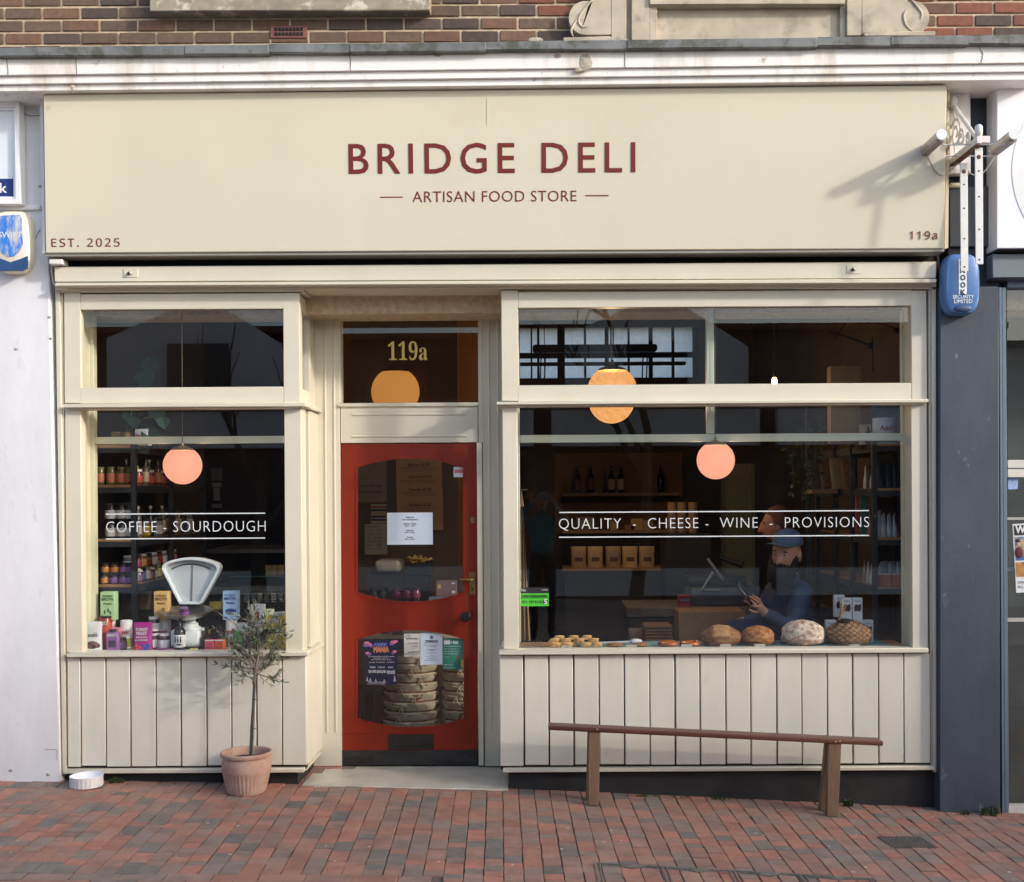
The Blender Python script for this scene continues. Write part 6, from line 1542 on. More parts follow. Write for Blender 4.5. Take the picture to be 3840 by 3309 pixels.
# aprons hanging at the left end of the wide window
ap = thing('apron', 'tan apron hanging inside the left edge of the wide window', 'apron', at(1965, 2150, .55))
mb = MB(); rows = []
for j in range(10):
    py = 1900 + j * 56; ring = []
    for i in range(9):
        x0, x1 = 1952 - 3 * j * .2, 1962 + j * 3.0
        p = at(x0 + (x1 - x0) * i / 8, py, .5 + .02 * math.sin(i * 2.1 + j * .3)); ring.append(mb.vv(p))
    rows.append(ring)
for a, b_ in zip(rows, rows[1:]):
    for i in range(8): mb.fc([a[i], a[i + 1], b_[i + 1], b_[i]])
mb.build('cloth', mat('tan_linen', (150, 122, 92), .85, var=.15, vs=12), ap, recalc=False)
mb = MB(); mb.tube([at(1953, 1900, .5), at(1956, 1840, .5), at(1961, 1900, .5)], .006, 5); mb.build('strap', mat('tan_linen', (150, 122, 92), .85), ap)
sk = thing('wall_hook_rail', 'dark hook rail above the tan apron', 'rail', at(1960, 1838, .52)); mb = MB(); mb.tube([at(1950, 1838, .52), at(1975, 1838, .6)], .006, 6); mb.build('rail', INK, sk)
# narrow bay, deeper inside: posters, glass counter, baskets
MAR = mat('plum_wall', (58, 36, 42), .8, var=.2, vs=3)
mb = MB(); mb.box(X(700, 1900, 3.4), X(1150, 1900, 3.2) + .05, 3.4, 3.5, FLZ, ZC); tag(mb.build('plum_partition', MAR), 'plum painted partition at the back of the narrow bay', 'partition wall')
for (x0, y0, x1, y1, c, lab) in ((792, 1757, 832, 1804, (120, 100, 112), 'pale notice, top of four on the plum wall'), (795, 1810, 829, 1828, (150, 146, 152), 'narrow pale notice, second of four on the plum wall'), (800, 1830, 824, 1878, (150, 150, 156), 'upright pale notice, third of four on the plum wall'), (793, 1890, 832, 1905, (130, 126, 134), 'low pale notice, last of four on the plum wall')):
    mb = MB(); mb.rbox(x0, y0, x1, y1, 3.39, .006, 0); o = tag(mb.build('notice', col(c, .6)), lab, 'notice')
gc = thing('glass_counter', 'glass fronted deli counter behind the narrow bay window', 'counter', (X(930, 2300, 2.0), 2.2, FLZ))
mb = MB(); za, zb2 = Z(930, 2060, 2.0), Z(930, 2200, 2.0)
mb.box(X(770, 2060, 2.0), X(1130, 2060, 2.0), 2.0, 2.7, za - .03, za, .003); mb.box(X(770, 2200, 2.0), X(1130, 2200, 2.0), 2.0, 2.7, zb2 - .06, zb2, .003); mb.build('frame', mat('dull_counter_frame', (110, 108, 100), .4, .4), gc)
mb = MB(); mb.box(X(860, 2170, 2.1), X(1130, 2170, 2.1), 2.1, 2.6, Z(930, 2168, 2.0), Z(930, 2164, 2.0)); mb.build('glass_shelf', mat('green_glass_edge', (80, 120, 110), .2), gc)
mb = MB(); mb.box(X(770, 2200, 2.0), X(1130, 2200, 2.0), 2.72, 2.8, FLZ, za); mb.box(X(770, 2300, 2.05), X(1130, 2300, 2.05), 2.05, 2.7, FLZ, zb2 - .061); mb.build('back', mat('dark_cabinet', (46, 42, 40), .6), gc)
for i, px in enumerate((1008, 1030, 1052)):
    o = carton(.04, .05, .075, (176, 150, 84), 'cheese_pack'); setw(o, X(px, 2160, 2.2), 2.2, Z(930, 2164, 2.0) + .002, f'yellow pack on the glass counter shelf, {NTH[i]} from the left', 'packet', 'yellow packs in the glass counter')
wb = thing('wire_basket', 'dark wire basket of packets behind the olive crown', 'basket', (X(985, 2290, 1.0), 1.0, Z(985, 2285, 1.0)))
mb = MB(); xa, xb = X(895, 2250, 1.0), X(1072, 2250, 1.0); z0, z1 = Z(985, 2285, 1.0), Z(985, 2232, 1.0)
for i in range(6): z = z0 + (z1 - z0) * i / 5; mb.tube([(xa, 1.0, z), (xb, 1.0, z)], .0022, 4)
for i in range(17): x = xa + (xb - xa) * i / 16; mb.tube([(x, 1.0, z0), (x, 1.0, z1)], .0022, 4)
mb.tube([(xa, 1.0, z1), (xa, 1.3, z1), (xb, 1.3, z1), (xb, 1.0, z1)], .004, 5); mb.tube([(xa, 1.0, z0), (xa, 1.3, z0), (xb, 1.3, z0), (xb, 1.0, z0)], .003, 5)
mb.build('wires', mat('dark_wire', (92, 96, 98), .4, .5), wb)
for i in range(7):
    o = pouch(.04, .06, .03, [(120, 124, 126), (90, 96, 104), (150, 150, 146), (110, 104, 96), (160, 160, 158), (100, 106, 112), (140, 136, 128)][i], 'packet'); setw(o, xa + .02 + (xb - xa - .04) * i / 6, 1.12, z0 + .035, f'foil packet in the wire basket, {NTH[i]} from the left', 'packet', 'foil packets', rz=.3 * (i % 3)); 
bt = thing('basket_table', 'dark table carrying the wire basket', 'table', (X(985, 2290, 1.0), 1.1, FLZ)); mb = MB(); mb.box(xa - .7, xb + .02, .95, 1.4, z0 - .04, z0 - .004, .003); mb.box(xa - .65, xb - .03, 1.0, 1.35, FLZ, z0 - .041); mb.build('top', mat('dark_cabinet', (46, 42, 40), .6), bt)
for i, (px, c, h, n_) in enumerate(((520, (90, 66, 44), .1, 'brown'), (545, (120, 92, 60), .12, 'ochre'), (480, (96, 74, 52), .11, 'umber'), (740, (150, 60, 56), .08, 'red'), (810, (206, 188, 70), .05, 'yellow'), (855, (170, 160, 120), .07, 'straw'))):
    o = pouch(.09, h, .06, c, 'packet'); setw(o, X(px, 2300, 1.05), 1.05, z0 - .002, f'{n_} packet on the dark table behind the scale', 'packet', 'packets on the dark table')
# ---------------------------------------------------------------- behind the door
tb = thing('door_table', 'cream topped table just inside the red door', 'table', (X(1560, 2390, 1.0), 1.0, FLZ))
zt_ = Z(1560, 2384, .8)
mb = MB(); mb.box(X(1330, 2384, .8) - .02, X(1745, 2384, .8) + .1, .8, 1.35, zt_ - .02, zt_, .002); mb.build('top', mat('cream_table_top', (206, 192, 162), .5), tb)
for px in (1345, 1760):
    mb = MB(); mb.box(X(px, 2500, .84) - .02, X(px, 2500, .84) + .02, 1.28, 1.32, FLZ, zt_ - .021); mb.build('leg', mat('grey_table_leg', (92, 94, 92), .5), tb)
DARKC = (74, 32, 48)
proto = None
for ix, px in enumerate((1402, 1438, 1488, 1525, 1558)):
    for lv in range(4):
        dark = ix < 2
        o = jar(.074, .0315, (46, 36, 40) if dark else (104, 36, 58), (40, 32, 34), (62, 54, 56) if dark else (130, 44, 74), 14, 'preserve_jar', .22)
        setw(o, X(px, 2200, .93), .93, zt_ + lv * .075, f'{"dark grey" if dark else "maroon"} preserve jar inside the door, column {NTH[ix]}, tier {NTH[lv]} from the table'.replace('column first', 'leftmost column').replace('column fifth', 'rightmost column'), 'jar', 'preserve jars inside the door')
o = carton(.128, .06, .24, (104, 112, 122), 'gift_box'); setw(o, X(1646, 2200, .92), .92, zt_, 'slate blue upright box inside the door', 'box')
o = carton(.132, .08, .1, (128, 92, 88), 'chocolate_box'); flatpatch(o, -.055, -.035, .05, .075, -.0405, (200, 170, 80)); flatpatch(o, .035, .058, .078, .09, -.0405, (214, 210, 204)); flatpatch(o, .035, .058, .02, .035, -.0405, (214, 210, 204)); setw(o, X(1675, 2150, .94), .94, zt_ + .242, 'mauve brown box on top of the slate blue box', 'box')
o = carton(.19, .05, .19, (206, 190, 150), 'biscuit_box'); flatpatch(o, -.085, -.045, .168, .184, -.0255, (170, 44, 44)); setw(o, X(1690, 2240, .84), .84, zt_, 'cream biscuit box with red corner label inside the door', 'box')
o = carton(.17, .05, .165, (200, 184, 150), 'biscuit_box'); flatpatch(o, -.07, -.045, .145, .16, -.0255, (150, 44, 44)); setw(o, X(1562, 2250, .835), .835, zt_, 'cream biscuit box in the middle behind the door pane', 'box')
o = pouch(.1, .2, .05, (120, 96, 72), 'packet'); setw(o, X(1500, 2230, .85), .85, zt_, 'crumpled brown packet before the maroon jars', 'packet')
hs = thing('hamper', 'black wedge shaped hamper tray of yellow pasta inside the door', 'tray', (X(1560, 2110, 1.1), 1.1, zt_ + .31))
mb = MB(); mb.prism([(X(1520, 2120, 1.1), Z(1520, 2126, 1.1)), (X(1620, 2100, 1.1), Z(1620, 2106, 1.1)), (X(1618, 2150, 1.1), Z(1618, 2150, 1.1)), (X(1524, 2160, 1.1), Z(1524, 2160, 1.1))], 1.1, 1.25); mb.build('tray', INK, hs)
mb = MB()
for i in range(26): mb.ball((X(1520, 2110, 1.12) + rnd.random() * .16, 1.12 + rnd.random() * .1, Z(1570, 2112 - 10 * math.sin(i * .4) ** 2, 1.12) + rnd.random() * .035), (.014, .01, .009), 7, 5)
mb.build('pasta', mat('yellow_pasta', (196, 160, 84), .6, var=.2, vs=30), hs)
hb = thing('hamper_stand', 'dark carton under the pasta tray', 'carton', (X(1570, 2200, 1.12), 1.12, zt_)); mb = MB(); mb.box(X(1522, 2200, 1.1), X(1612, 2200, 1.1), 1.1, 1.25, zt_, Z(1570, 2161, 1.1)); mb.build('body', INK, hb)
mc = thing('counter_machine', 'pale rounded slicing machine behind the door jars', 'machine', (X(1460, 2140, 1.6), 1.6, zt_)); mb = MB(); mb.box(X(1402, 2120, 1.6), X(1500, 2120, 1.6), 1.6, 1.9, Z(1450, 2148, 1.6), Z(1450, 2102, 1.6), .03, 3); mb.build('body', mat('pale_machine', (150, 142, 126), .4), mc)
mb = MB(); mb.box(X(1380, 2160, 1.65), X(1520, 2160, 1.65), 1.65, 1.9, FLZ, Z(1450, 2149, 1.6)); mb.build('base', mat('dark_cabinet', (46, 42, 40), .6), mc)
# menu boards on the brown partition
mn = thing('menu_board', 'tall brown paper menu with prices seen through the door', 'menu', (X(1575, 1990, 1.9), 1.9, Z(1575, 1990, 1.9)))
mb = MB(); mb.qbox((1484, 1700), (1655, 1700), (1663, 1988), (1490, 1988), 1.9, .01); mb.build('sheet', mat('brown_paper', (160, 116, 76), .8, var=.06, vs=4), mn)
L = []
for s_, y0, x0, x1 in (('Bianca £4.50', 1738, 1530, 1612), ('Caprese £5.00', 1783, 1528, 1618), ('Tartufo £5.50', 1831, 1532, 1616), ('Rustica £5.50', 1887, 1534, 1616)):
    L += [(s_, x0, y0, x1, y0 + 12, .012), ('Mozzarella, tomato, basil, olive oil', x0 - 26, y0 + 16, x1 + 24, y0 + 22), ('prosciutto, rocket, on focaccia', x0 - 12, y0 + 25, x1 + 12, y0 + 31)]
text(L, 1.897, mat('brown_ink', (70, 40, 34), .7), mn)
tbp = thing('hanging_post', 'dark post carrying the paper menu and notices inside the door', 'post', (X(1560, 2000, 1.95), 1.95, FLZ)); mb = MB(); mb.box(X(1320, 2000, 1.95), X(1720, 2000, 1.95), 1.95, 2.0, Z(1500, 2130, 1.95), ZC - .6); mb.box(X(1480, 2000, 1.95), X(1500, 2000, 1.95), 2.0, 2.05, FLZ, ZC); mb.build('board', mat('brown_board', (98, 72, 50), .8, var=.1), tbp)
al = thing('notice', 'large pale allergy notice left of the paper menu inside the door', 'notice', (X(1400, 1884, 1.9), 1.9, Z(1400, 1884, 1.9))); mb = MB(); mb.rbox(1337, 1700, 1450, 1884, 1.9, .01, 0); mb.build('sheet', mat('dull_card', (126, 104, 80), .8, var=.08), al); text([('Food Allergy', 1348, 1818, 1432, 1828, .015), ('Intolerance?', 1348, 1840, 1430, 1850, .015), ('ask us', 1414, 1862, 1436, 1868)], 1.897, INK, al)
a2 = thing('notice', 'small striped notice under the allergy notice inside the door', 'notice', (X(1420, 1960, 1.9), 1.9, Z(1420, 1960, 1.9))); mb = MB(); mb.rbox(1392, 1892, 1449, 1964, 1.9, .01, 0)
mb.build('sheet', mat('pale_card', (150, 136, 110), .8), a2)
for i, c in enumerate(((140, 50, 50), (40, 36, 34), (150, 120, 60), (40, 40, 36), (60, 54, 48))): mb = MB(); mb.rbox(1393, 1898 + i * 12, 1448, 1906 + i * 12, 1.896, .003, 0); mb.build('stripe', col(c, .7), a2)
a3 = thing('notice', 'pale price list low on the brown board inside the door', 'notice', (X(1410, 2078, 1.9), 1.9, Z(1410, 2078, 1.9))); mb = MB(); mb.rbox(1368, 1966, 1451, 2080, 1.9, .01, 0); mb.build('sheet', mat('pale_card', (150, 136, 110), .8), a3)
text([(s_, 1374, 1972 + 14 * i, 1430, 1978 + 14 * i) for i, s_ in enumerate(('PRICE LIST', 'latte   3.20', 'mocha   3.60', 'tea   2.40', 'flat white   3.20', 'filter   2.80', 'espresso   2.20'))], 1.897, INK, a3)
# bread baskets stacked on the floor behind the lower pane
WIC = mat('wicker', (140, 92, 58), .8, var=.3, vs=40, bump=.8, bs=90); LIN = mat('linen_lining', (184, 170, 146), .85, var=.1, vs=16, bump=.4, bs=40)
def basket(cx, cy, z, w, lab, grp):
    r = thing('bread_basket', lab, 'basket', (cx, cy, z), grp); ph = rnd.random() * 6
    mb = MB(); mb.lathe((cx, cy, z), [(w * .8, 0), (w * .86, .02), (w * .93, .05), (w * .98, .068), (w * .9, .068), (w * .8, .02)], 40, True, 1, .8, ribs=lambda i, k: .012 * ((k + i) % 2)); mb.build('wicker', WIC, r)
    mb = MB()
    mb.lathe((cx, cy, z + .012), [(w * .9, .012), (w * .97, .034), (w * 1.0, .056), (w * .96, .066), (w * .9, .06)], 48, False, 1, .8, ribs=lambda i, k: .026 * math.sin(k * .9 + i * 1.3 + ph) + .02 * math.sin(k * 2.3 + ph + i) - (.05 if math.sin(k * .26 + ph * 2) > .95 and i < 2 else 0)); mb.build('lining', LIN, r)
    mb = MB(); a = -math.pi / 2 + rnd.uniform(-.5, .5)
    p = Vector((cx + math.cos(a) * w, cy + math.sin(a) * w * .82, z + .05)); mb.tube([p + Vector((-.05, 0, .005)), p, p + Vector((.012, -.01, -.035)), p + Vector((.03, -.004, -.06))], .006, 5, flat=.5); mb.tube([p + Vector((.05, 0, .008)), p, p + Vector((-.02, -.008, -.045))], .006, 5, flat=.5); mb.build('tie', LIN, r)
for st, (px, w, n_) in enumerate(((1542, .185, 'left'), (1745, .15, 'right'))):
    for i in range(9):
        basket(X(px, 2700, 1.08) + rnd.uniform(-.006, .006), 1.08, FLZ + i * .063, w, f'cloth lined bread basket, {NTH[i]} from the floor in the {n_} stack behind the door', 'stacked bread baskets')
rk = thing('low_rack', 'grey low rack beside the bread baskets behind the door', 'rack', (X(1365, 2640, 1.1), 1.1, FLZ)); mb = MB()
mb.box(X(1335, 2600, 1.1) - .2, X(1432, 2600, 1.1), 1.1, 1.4, Z(1400, 2606, 1.1), Z(1400, 2590, 1.1)); mb.box(X(1346, 2600, 1.1), X(1362, 2600, 1.1), 1.1, 1.13, FLZ, Z(1400, 2606, 1.1)); mb.build('frame', mat('dull_grey_metal', (100, 100, 96), .5, .3), rk)
# things stuck to the door glass
PD = DY + .016
def sheet(name, label, cat, q, c, items=(), ink=INK, y=PD, extra=None, off=.006):
    r = thing(name, label, cat, at(q[0], q[3], y)); mb = MB(); mb.rbox(*q, y, .0015, 0); mb.build('sheet', mat('paper_%d_%d_%d' % c, c, .6, var=.03, vs=5), r)
    if items: text([(i + (off,)) if len(i) == 5 else i for i in items], y - .0008, ink, r)
    if extra: extra(r)
    return r
sheet('hours_notice', 'white opening hours notice in the middle of the upper door pane', 'notice', (1452, 1923, 1623, 2043), (206, 218, 232), [('Bridge Deli', 1522, 1937, 1553, 1944), ('New Opening Hours', 1510, 1946, 1567, 1953), ('Monday - Friday', 1514, 1962, 1561, 1969), ('8am - 4pm', 1520, 1970, 1556, 1976), ('Saturday', 1524, 1987, 1551, 1994), ('8am to 4pm', 1519, 1995, 1556, 2001), ('Sunday', 1526, 2012, 1549, 2019), ('9am to 3pm', 1519, 2020, 1556, 2026)], y=PD - .001)
def st1(r):
    mb = MB(); mb.rbox(1704, 1762, 1738, 1775, PD - .001, .001, 0); mb.build('red_print', col((206, 110, 110), .5), r)
sheet('sticker', 'small white and red sticker at the top right of the upper door pane', 'sticker', (1701, 1751, 1740, 1790), (222, 220, 222), extra=st1)
def post1(r):
    def cl(pts, c, n_):
        mb = MB()
        for px, py, R_ in pts: mb.ball(at(px, py, PD - .0006), (R_, .0008, R_ * .6), 10, 6)
        mb.build('cloud_print', col(c, .5), r)
    cl(((1376, 2412, .018), (1388, 2418, .014), (1474, 2410, .018), (1484, 2406, .014), (1378, 2450, .014), (1480, 2444, .014)), (220, 120, 150), 0); cl(((1374, 2420, .02), (1392, 2423, .014), (1470, 2416, .016), (1384, 2454, .016), (1474, 2450, .012)), (130, 90, 170), 1)
    text([('GEEK', 1404, 2412, 1453, 2424, .04)], PD - .001, col((120, 130, 220), .5), r); text([('MANIA', 1402, 2427, 1458, 2446, .05)], PD - .001, col((226, 140, 96), .5), r)
    mb = MB()
    for px, h, w in ((1377, 20, 5), (1389, 14, 5), (1409, 11, 4), (1441, 9, 4), (1480, 26, 6)):
        a, b_ = at(px, 2556, PD - .001), at(px, 2556 - h, PD - .001); k = w * .00155; mb.prism([(a.x - k, a.z), (a.x + k, a.z), (a.x, b_.z)], PD - .0012, PD - .0004)
    mb.build('tree_print', col((170, 160, 170), .5), r)
sheet('poster', 'navy festival poster with pink clouds in the lower door pane', 'poster', (1367, 2400, 1490, 2569), (32, 34, 62), [('A celebration of the geek', 1382, 2460, 1479, 2466), ('gaming, comics,', 1402, 2467, 1455, 2471), ('and community of fun', 1391, 2472, 1468, 2477), ('Sunday 16 March - 10.30am', 1384, 2482, 1479, 2487), ('TRADERS', 1386, 2500, 1408, 2506), ('COSPLAY', 1417, 2500, 1444, 2506), ('GAMING', 1455, 2500, 1474, 2506), ('toys comics', 1382, 2510, 1411, 2528), ('parade prizes', 1414, 2510, 1448, 2528), ('retro arcade', 1452, 2510, 1481, 2528), ('Tickets and info online', 1380, 2556, 1448, 2561), ('free entry today', 1378, 2563, 1444, 2568)], WHITEINK, extra=post1)
def leafp(r):
    mb = MB(); mb.tube([at(1516, 2456, PD - .001), at(1540, 2446, PD - .001), at(1573, 2444, PD - .001)], .0012, 4)
    for i in range(7): mb.tube([at(1530 + i * 6, 2460 - abs(i - 3), PD - .001), at(1533 + i * 6, 2444, PD - .001)], .0009, 4)
    mb.tube([at(1518, 2392, PD - .001), at(1532, 2380, PD - .001), at(1540, 2388, PD - .001), at(1526, 2394, PD - .001)], .0016, 4)
    mb.build('line_print', col((70, 60, 80), .5), r)
sheet('leaflet', 'small cream leaflet with line drawings between navy and white sheets', 'leaflet', (1515, 2377, 1574, 2463), (214, 208, 198), [('Community Supper', 1524, 2392, 1568, 2400), ('every Friday', 1526, 2412, 1540, 2417), ('bring a friend', 1546, 2410, 1566, 2416), ('and a plate', 1546, 2421, 1566, 2426)], col((60, 56, 60), .5), extra=leafp)
sheet('letter_sheet', 'white printed letter beside the green flyer in the lower door pane', 'notice', (1576, 2373, 1659, 2493), (206, 216, 230), [('S', 1612, 2386, 1624, 2396, .05), ('TONBRIDGE', 1594, 2401, 1642, 2408, .03), ('Farmers Market Events', 1594, 2409, 1642, 2413), ('Second Sunday of the month', 1590, 2418, 1645, 2422), ('from nine thirty', 1598, 2424, 1636, 2428), ('Local food and drink', 1598, 2434, 1637, 2438), ('stalls', 1610, 2439, 1626, 2442), ('All welcome here', 1598, 2447, 1637, 2450), ('www', 1612, 2456, 1624, 2458), ('by the river walk in town', 1595, 2460, 1641, 2463), ('More details inside', 1604, 2468, 1634, 2471), ('supported by the council', 1590, 2475, 1648, 2478)], y=PD - .002)
def grn(r):
    mb = MB(); mb.rbox(1665, 2402, 1688, 2417, PD - .001, .001, 0); mb.build('logo', WHITEINK, r)
    for px, c, sc_ in ((1716, (52, 100, 84), 1), (1737, (206, 160, 70), .8)):
        mb = MB(); p = at(px, 2490, PD - .001); mb.ball(p, (.017 * sc_, .001, .03), 10, 6); mb.build('figure_print', col(c, .5), r)
        mb = MB(); p = at(px, 2466, PD - .001); mb.ball(p, (.009 * sc_, .001, .012), 10, 6); mb.build('figure_print', col((140, 92, 70), .5), r)
sheet('flyer', 'green flyer with two printed figures at the right of the lower door pane', 'flyer', (1661, 2397, 1742, 2511), (58, 134, 112), [('+ NHS', 1692, 2404, 1718, 2416, .03), ('Talk to someone today', 1665, 2422, 1728, 2428), ('We can help you or', 1665, 2432, 1720, 2437), ('someone you care for to', 1665, 2441, 1727, 2446), ('feel well again soon', 1665, 2450, 1720, 2455), ('Call us', 1668, 2462, 1684, 2465), ('free to use', 1666, 2490, 1696, 2496), ('find out more now', 1666, 2502, 1702, 2506)], WHITEINK, extra=grn)
# food hygiene sticker on the wide window
def hyg(r):
    text([('FOOD HYGIENE RATING', 1957, 2232, 2052, 2240, .03)], .0615, INK, r)
    mb = MB(); mb.rbox(1953, 2242, 2057, 2244, .0618, .001, 0)
    for i in range(6):
        p = at(1964 + i * 16 + (2 if i == 5 else 0), 2257, .0618); R_ = .0095 if i < 5 else .0145
        mb.lathe((0, 0, 0), [(R_, 0), (R_, .001)], 16)
        vs = mb.bm.verts[-32:] if hasattr(mb.bm.verts, '__getitem__') and not mb.bm.verts.ensure_lookup_table() else []
        bmesh.ops.rotate(mb.bm, verts=vs, cent=(0, 0, 0), matrix=Matrix.Rotation(math.pi / 2, 3, 'X')); bmesh.ops.translate(mb.bm, verts=vs, vec=p)
    mb.build('rating_dots', mat('dark_green_print', (28, 76, 34), .5), r)
    text([(str(i), 1961 + i * 16, 2252, 1967 + i * 16, 2262, .02) for i in range(5)], .0605, mat('bright_green', (96, 204, 64), .5), r); text([('5', 2041, 2248, 2051, 2266, .04)], .0605, WHITEINK, r)
    mb = MB(); mb.rbox(1952, 2204, 2058, 2225, .062, .0015, 0); mb.build('black_header', INK, r); text([('FSA', 1955, 2209, 1972, 2219), ('food.gov', 2032, 2210, 2056, 2216)], .0612, WHITEINK, r)
sheet('hygiene_sticker', 'bright green food hygiene rating sticker with a five on the wide window', 'sticker', (1952, 2226, 2058, 2274), (78, 196, 56), extra=hyg, y=.0625)
tp = thing('trailing_plant', 'trailing green plant hanging high beside the pasta bags', 'plant', at(3035, 1640, 1.3))
mb = MB(); lf = MB()
for k in range(9):
    p = at(2960 + 16 * k, 1560 + 12 * (k % 3), 1.25 + .03 * (k % 4)); pts = [p]
    for j in range(9):
        p = p + Vector((rnd.gauss(0, .018), rnd.gauss(0, .012), -.055)); pts.append(p)
        for q in range(2):
            d = Vector((rnd.gauss(0, 1), rnd.gauss(0, .6), rnd.gauss(-.3, .5))).normalized(); sd = d.cross(Vector((rnd.random(), rnd.random(), 1))).normalized() * .014; L = rnd.uniform(.03, .05)
            lf.fc([lf.vv(p), lf.vv(p + d * L * .5 + sd), lf.vv(p + d * L), lf.vv(p + d * L * .5 - sd)])
    mb.tube(pts, .002, 4)
mb.build('stem', GRN, tp); lf.build('leaf', mat('vine_leaf', (78, 98, 56), .5, var=.35, vs=20), tp, smooth=False, recalc=False)
hr = thing('hanging_rail', 'thin black jointed rail high behind the upper right pane', 'rail', at(3240, 1300, .9))
mb = MB(); mb.tube([at(3130, 1268, .9), at(3195, 1178, .9), at(3355, 1232, .9), at(3385, 1250, .9)], .006, 6); mb.tube([at(3105, 1245, .9), at(3160, 1258, .9), at(3235, 1285, .9), at(3262, 1300, .9)], .006, 6); mb.tube([at(3270, 1265, .9), at(3272, 1390, .9)], .006, 6)
for px, py in ((3195, 1178), (3262, 1298), (3365, 1240)): mb.ball(at(px, py, .9), (.02, .012, .02), 8, 6)
mb.pieces('rod', INK, hr)
# ---------------------------------------------------------------- people
SKIN = mat('skin', (186, 138, 114), .55, var=.06, vs=20); SKIN2 = mat('skin_ruddy', (202, 142, 116), .55, var=.06, vs=20)
def head_mesh(bm, M, mats, ns=40, nv=30):
    """face looking along -y, centre of the skull at the origin; mats: skin, lip, white, iris, brow"""
    def fn(d):
        x, y, z = d
        k = 1.0
        if z < 0: k *= 1 - .10 * z * z
        f = max(0, -y)
        g = lambda cx, cz, sx, sz: math.exp(-(((x - cx) / sx) ** 2 + ((z - cz) / sz) ** 2))
        if f > .2:
            k += .36 * g(0, -.27, .13, .12) * f + .2 * g(0, -.04, .10, .2) * f           # nose
            k += .045 * (g(.3, .17, .22, .07) + g(-.3, .17, .22, .07)) * f                # brow
            k -= .07 * (g(.32, .03, .16, .1) + g(-.32, .03, .16, .1)) * f                 # eye sockets
            k += .04 * (g(.48, -.2, .2, .18) + g(-.48, -.2, .2, .18)) * f                 # cheeks
            k += .05 * g(0, -.55, .22, .05) * f + .09 * g(0, -.86, .25, .14) * f          # lips, chin
            k -= .05 * g(0, -.44, .2, .04) * f
        return k
    mb = MB(); mb.bm = bm
    def ball(c, r, nu, nv_, mi, f=None):
        n0 = len(bm.verts); mb.mi = mi; mb.ball(c, r, nu, nv_, f); bm.verts.ensure_lookup_table()
        for v in bm.verts[n0:]: v.co = M @ v.co
    ball((0, 0, 0), (.074, .096, .118), ns, nv, 0, fn)
    for s_ in (-1, 1):
        ball((s_ * .029, -.0765, .006), (.0115, .011, .006), 12, 8, 2); ball((s_ * .029, -.0855, .006), (.005, .003, .005), 10, 6, 3)
        ball((s_ * .03, -.0885, .024), (.019, .006, .004), 10, 6, 4)
        ball((s_ * .0755, .008, -.005), (.009, .02, .032), 10, 8, 0)
    ball((0, -.0885, -.062), (.023, .008, .0055), 12, 6, 1)
def person(name, label, J, E, headM, mats, cloth_of, hand=None, sub=2):
    """J: joint -> (point, radius); E: bones. One continuous skinned body plus the head in the same mesh"""
    names = list(J); idx = {n: i for i, n in enumerate(names)}
    me = bpy.data.meshes.new('sk'); root = Vector(J[names[0]][0])
    me.from_pydata([Vector(J[n][0]) for n in names], [(idx[a], idx[b_]) for a, b_ in E], [])
    o = bpy.data.objects.new('sk', me); COL.objects.link(o)
    md = o.modifiers.new('s', 'SKIN'); md.use_smooth_shade = True; md.branch_smoothing = .4
    sv = me.skin_vertices[0].data
    for i, n in enumerate(names): sv[i].radius = (J[n][1], J[n][1] * (J[n][2] if len(J[n]) > 2 else 1)); sv[i].use_root = (i == 0)
    s2_ = o.modifiers.new('u', 'SUBSURF'); s2_.levels = s2_.render_levels = sub
    dg = bpy.context.evaluated_depsgraph_get(); me2 = bpy.data.meshes.new_from_object(o.evaluated_get(dg)); bpy.data.objects.remove(o)
    bm = bmesh.new(); bm.from_mesh(me2)
    segs = [(Vector(J[a][0]), Vector(J[b_][0]), cloth_of(a, b_)) for a, b_ in E]
    for f in bm.faces:
        c = f.calc_center_median(); best = None
        for a, b_, m in segs:
            ab = b_ - a; t = max(0, min(1, (c - a).dot(ab) / max(1e-9, ab.length_squared))); dd = (a + ab * t - c).length
            if best is None or dd < best[0]: best = (dd, m)
        f.material_index = best[1]; f.smooth = True
    for v in bm.verts:      # cloth folds
        if v.link_faces and v.link_faces[0].material_index in (1, 2):
            q = v.co * 9; v.co += v.normal * (.012 * noise.noise(Vector((q.x, q.y, q.z * 1.8))) + .006 * noise.noise(v.co * 24))
    n0 = len(bm.faces)
    head_mesh(bm, headM, None)
    bm.faces.ensure_lookup_table(); HM = {0: 0, 1: 3, 2: 4, 3: 5, 4: 6}
    for f in bm.faces[n0:]: f.material_index = HM[f.material_index]; f.smooth = True
    me = bpy.data.meshes.new(name); bmesh.ops.recalc_face_normals(bm, faces=bm.faces)
    base = Vector((root.x, root.y, FLZ))
    bmesh.ops.translate(bm, verts=bm.verts, vec=-base); bm.to_mesh(me); bm.free()
    for m in mats: me.materials.append(m)
    o = bpy.data.objects.new(name, me); COL.objects.link(o); o.location = base
    return o
LIP = mat('lips', (150, 92, 84), .5); EYEW = mat('eye_white', (176, 166, 160), .3); IRIS = mat('iris', (44, 34, 28), .2); BROW = mat('brow_hair', (44, 34, 30), .8)
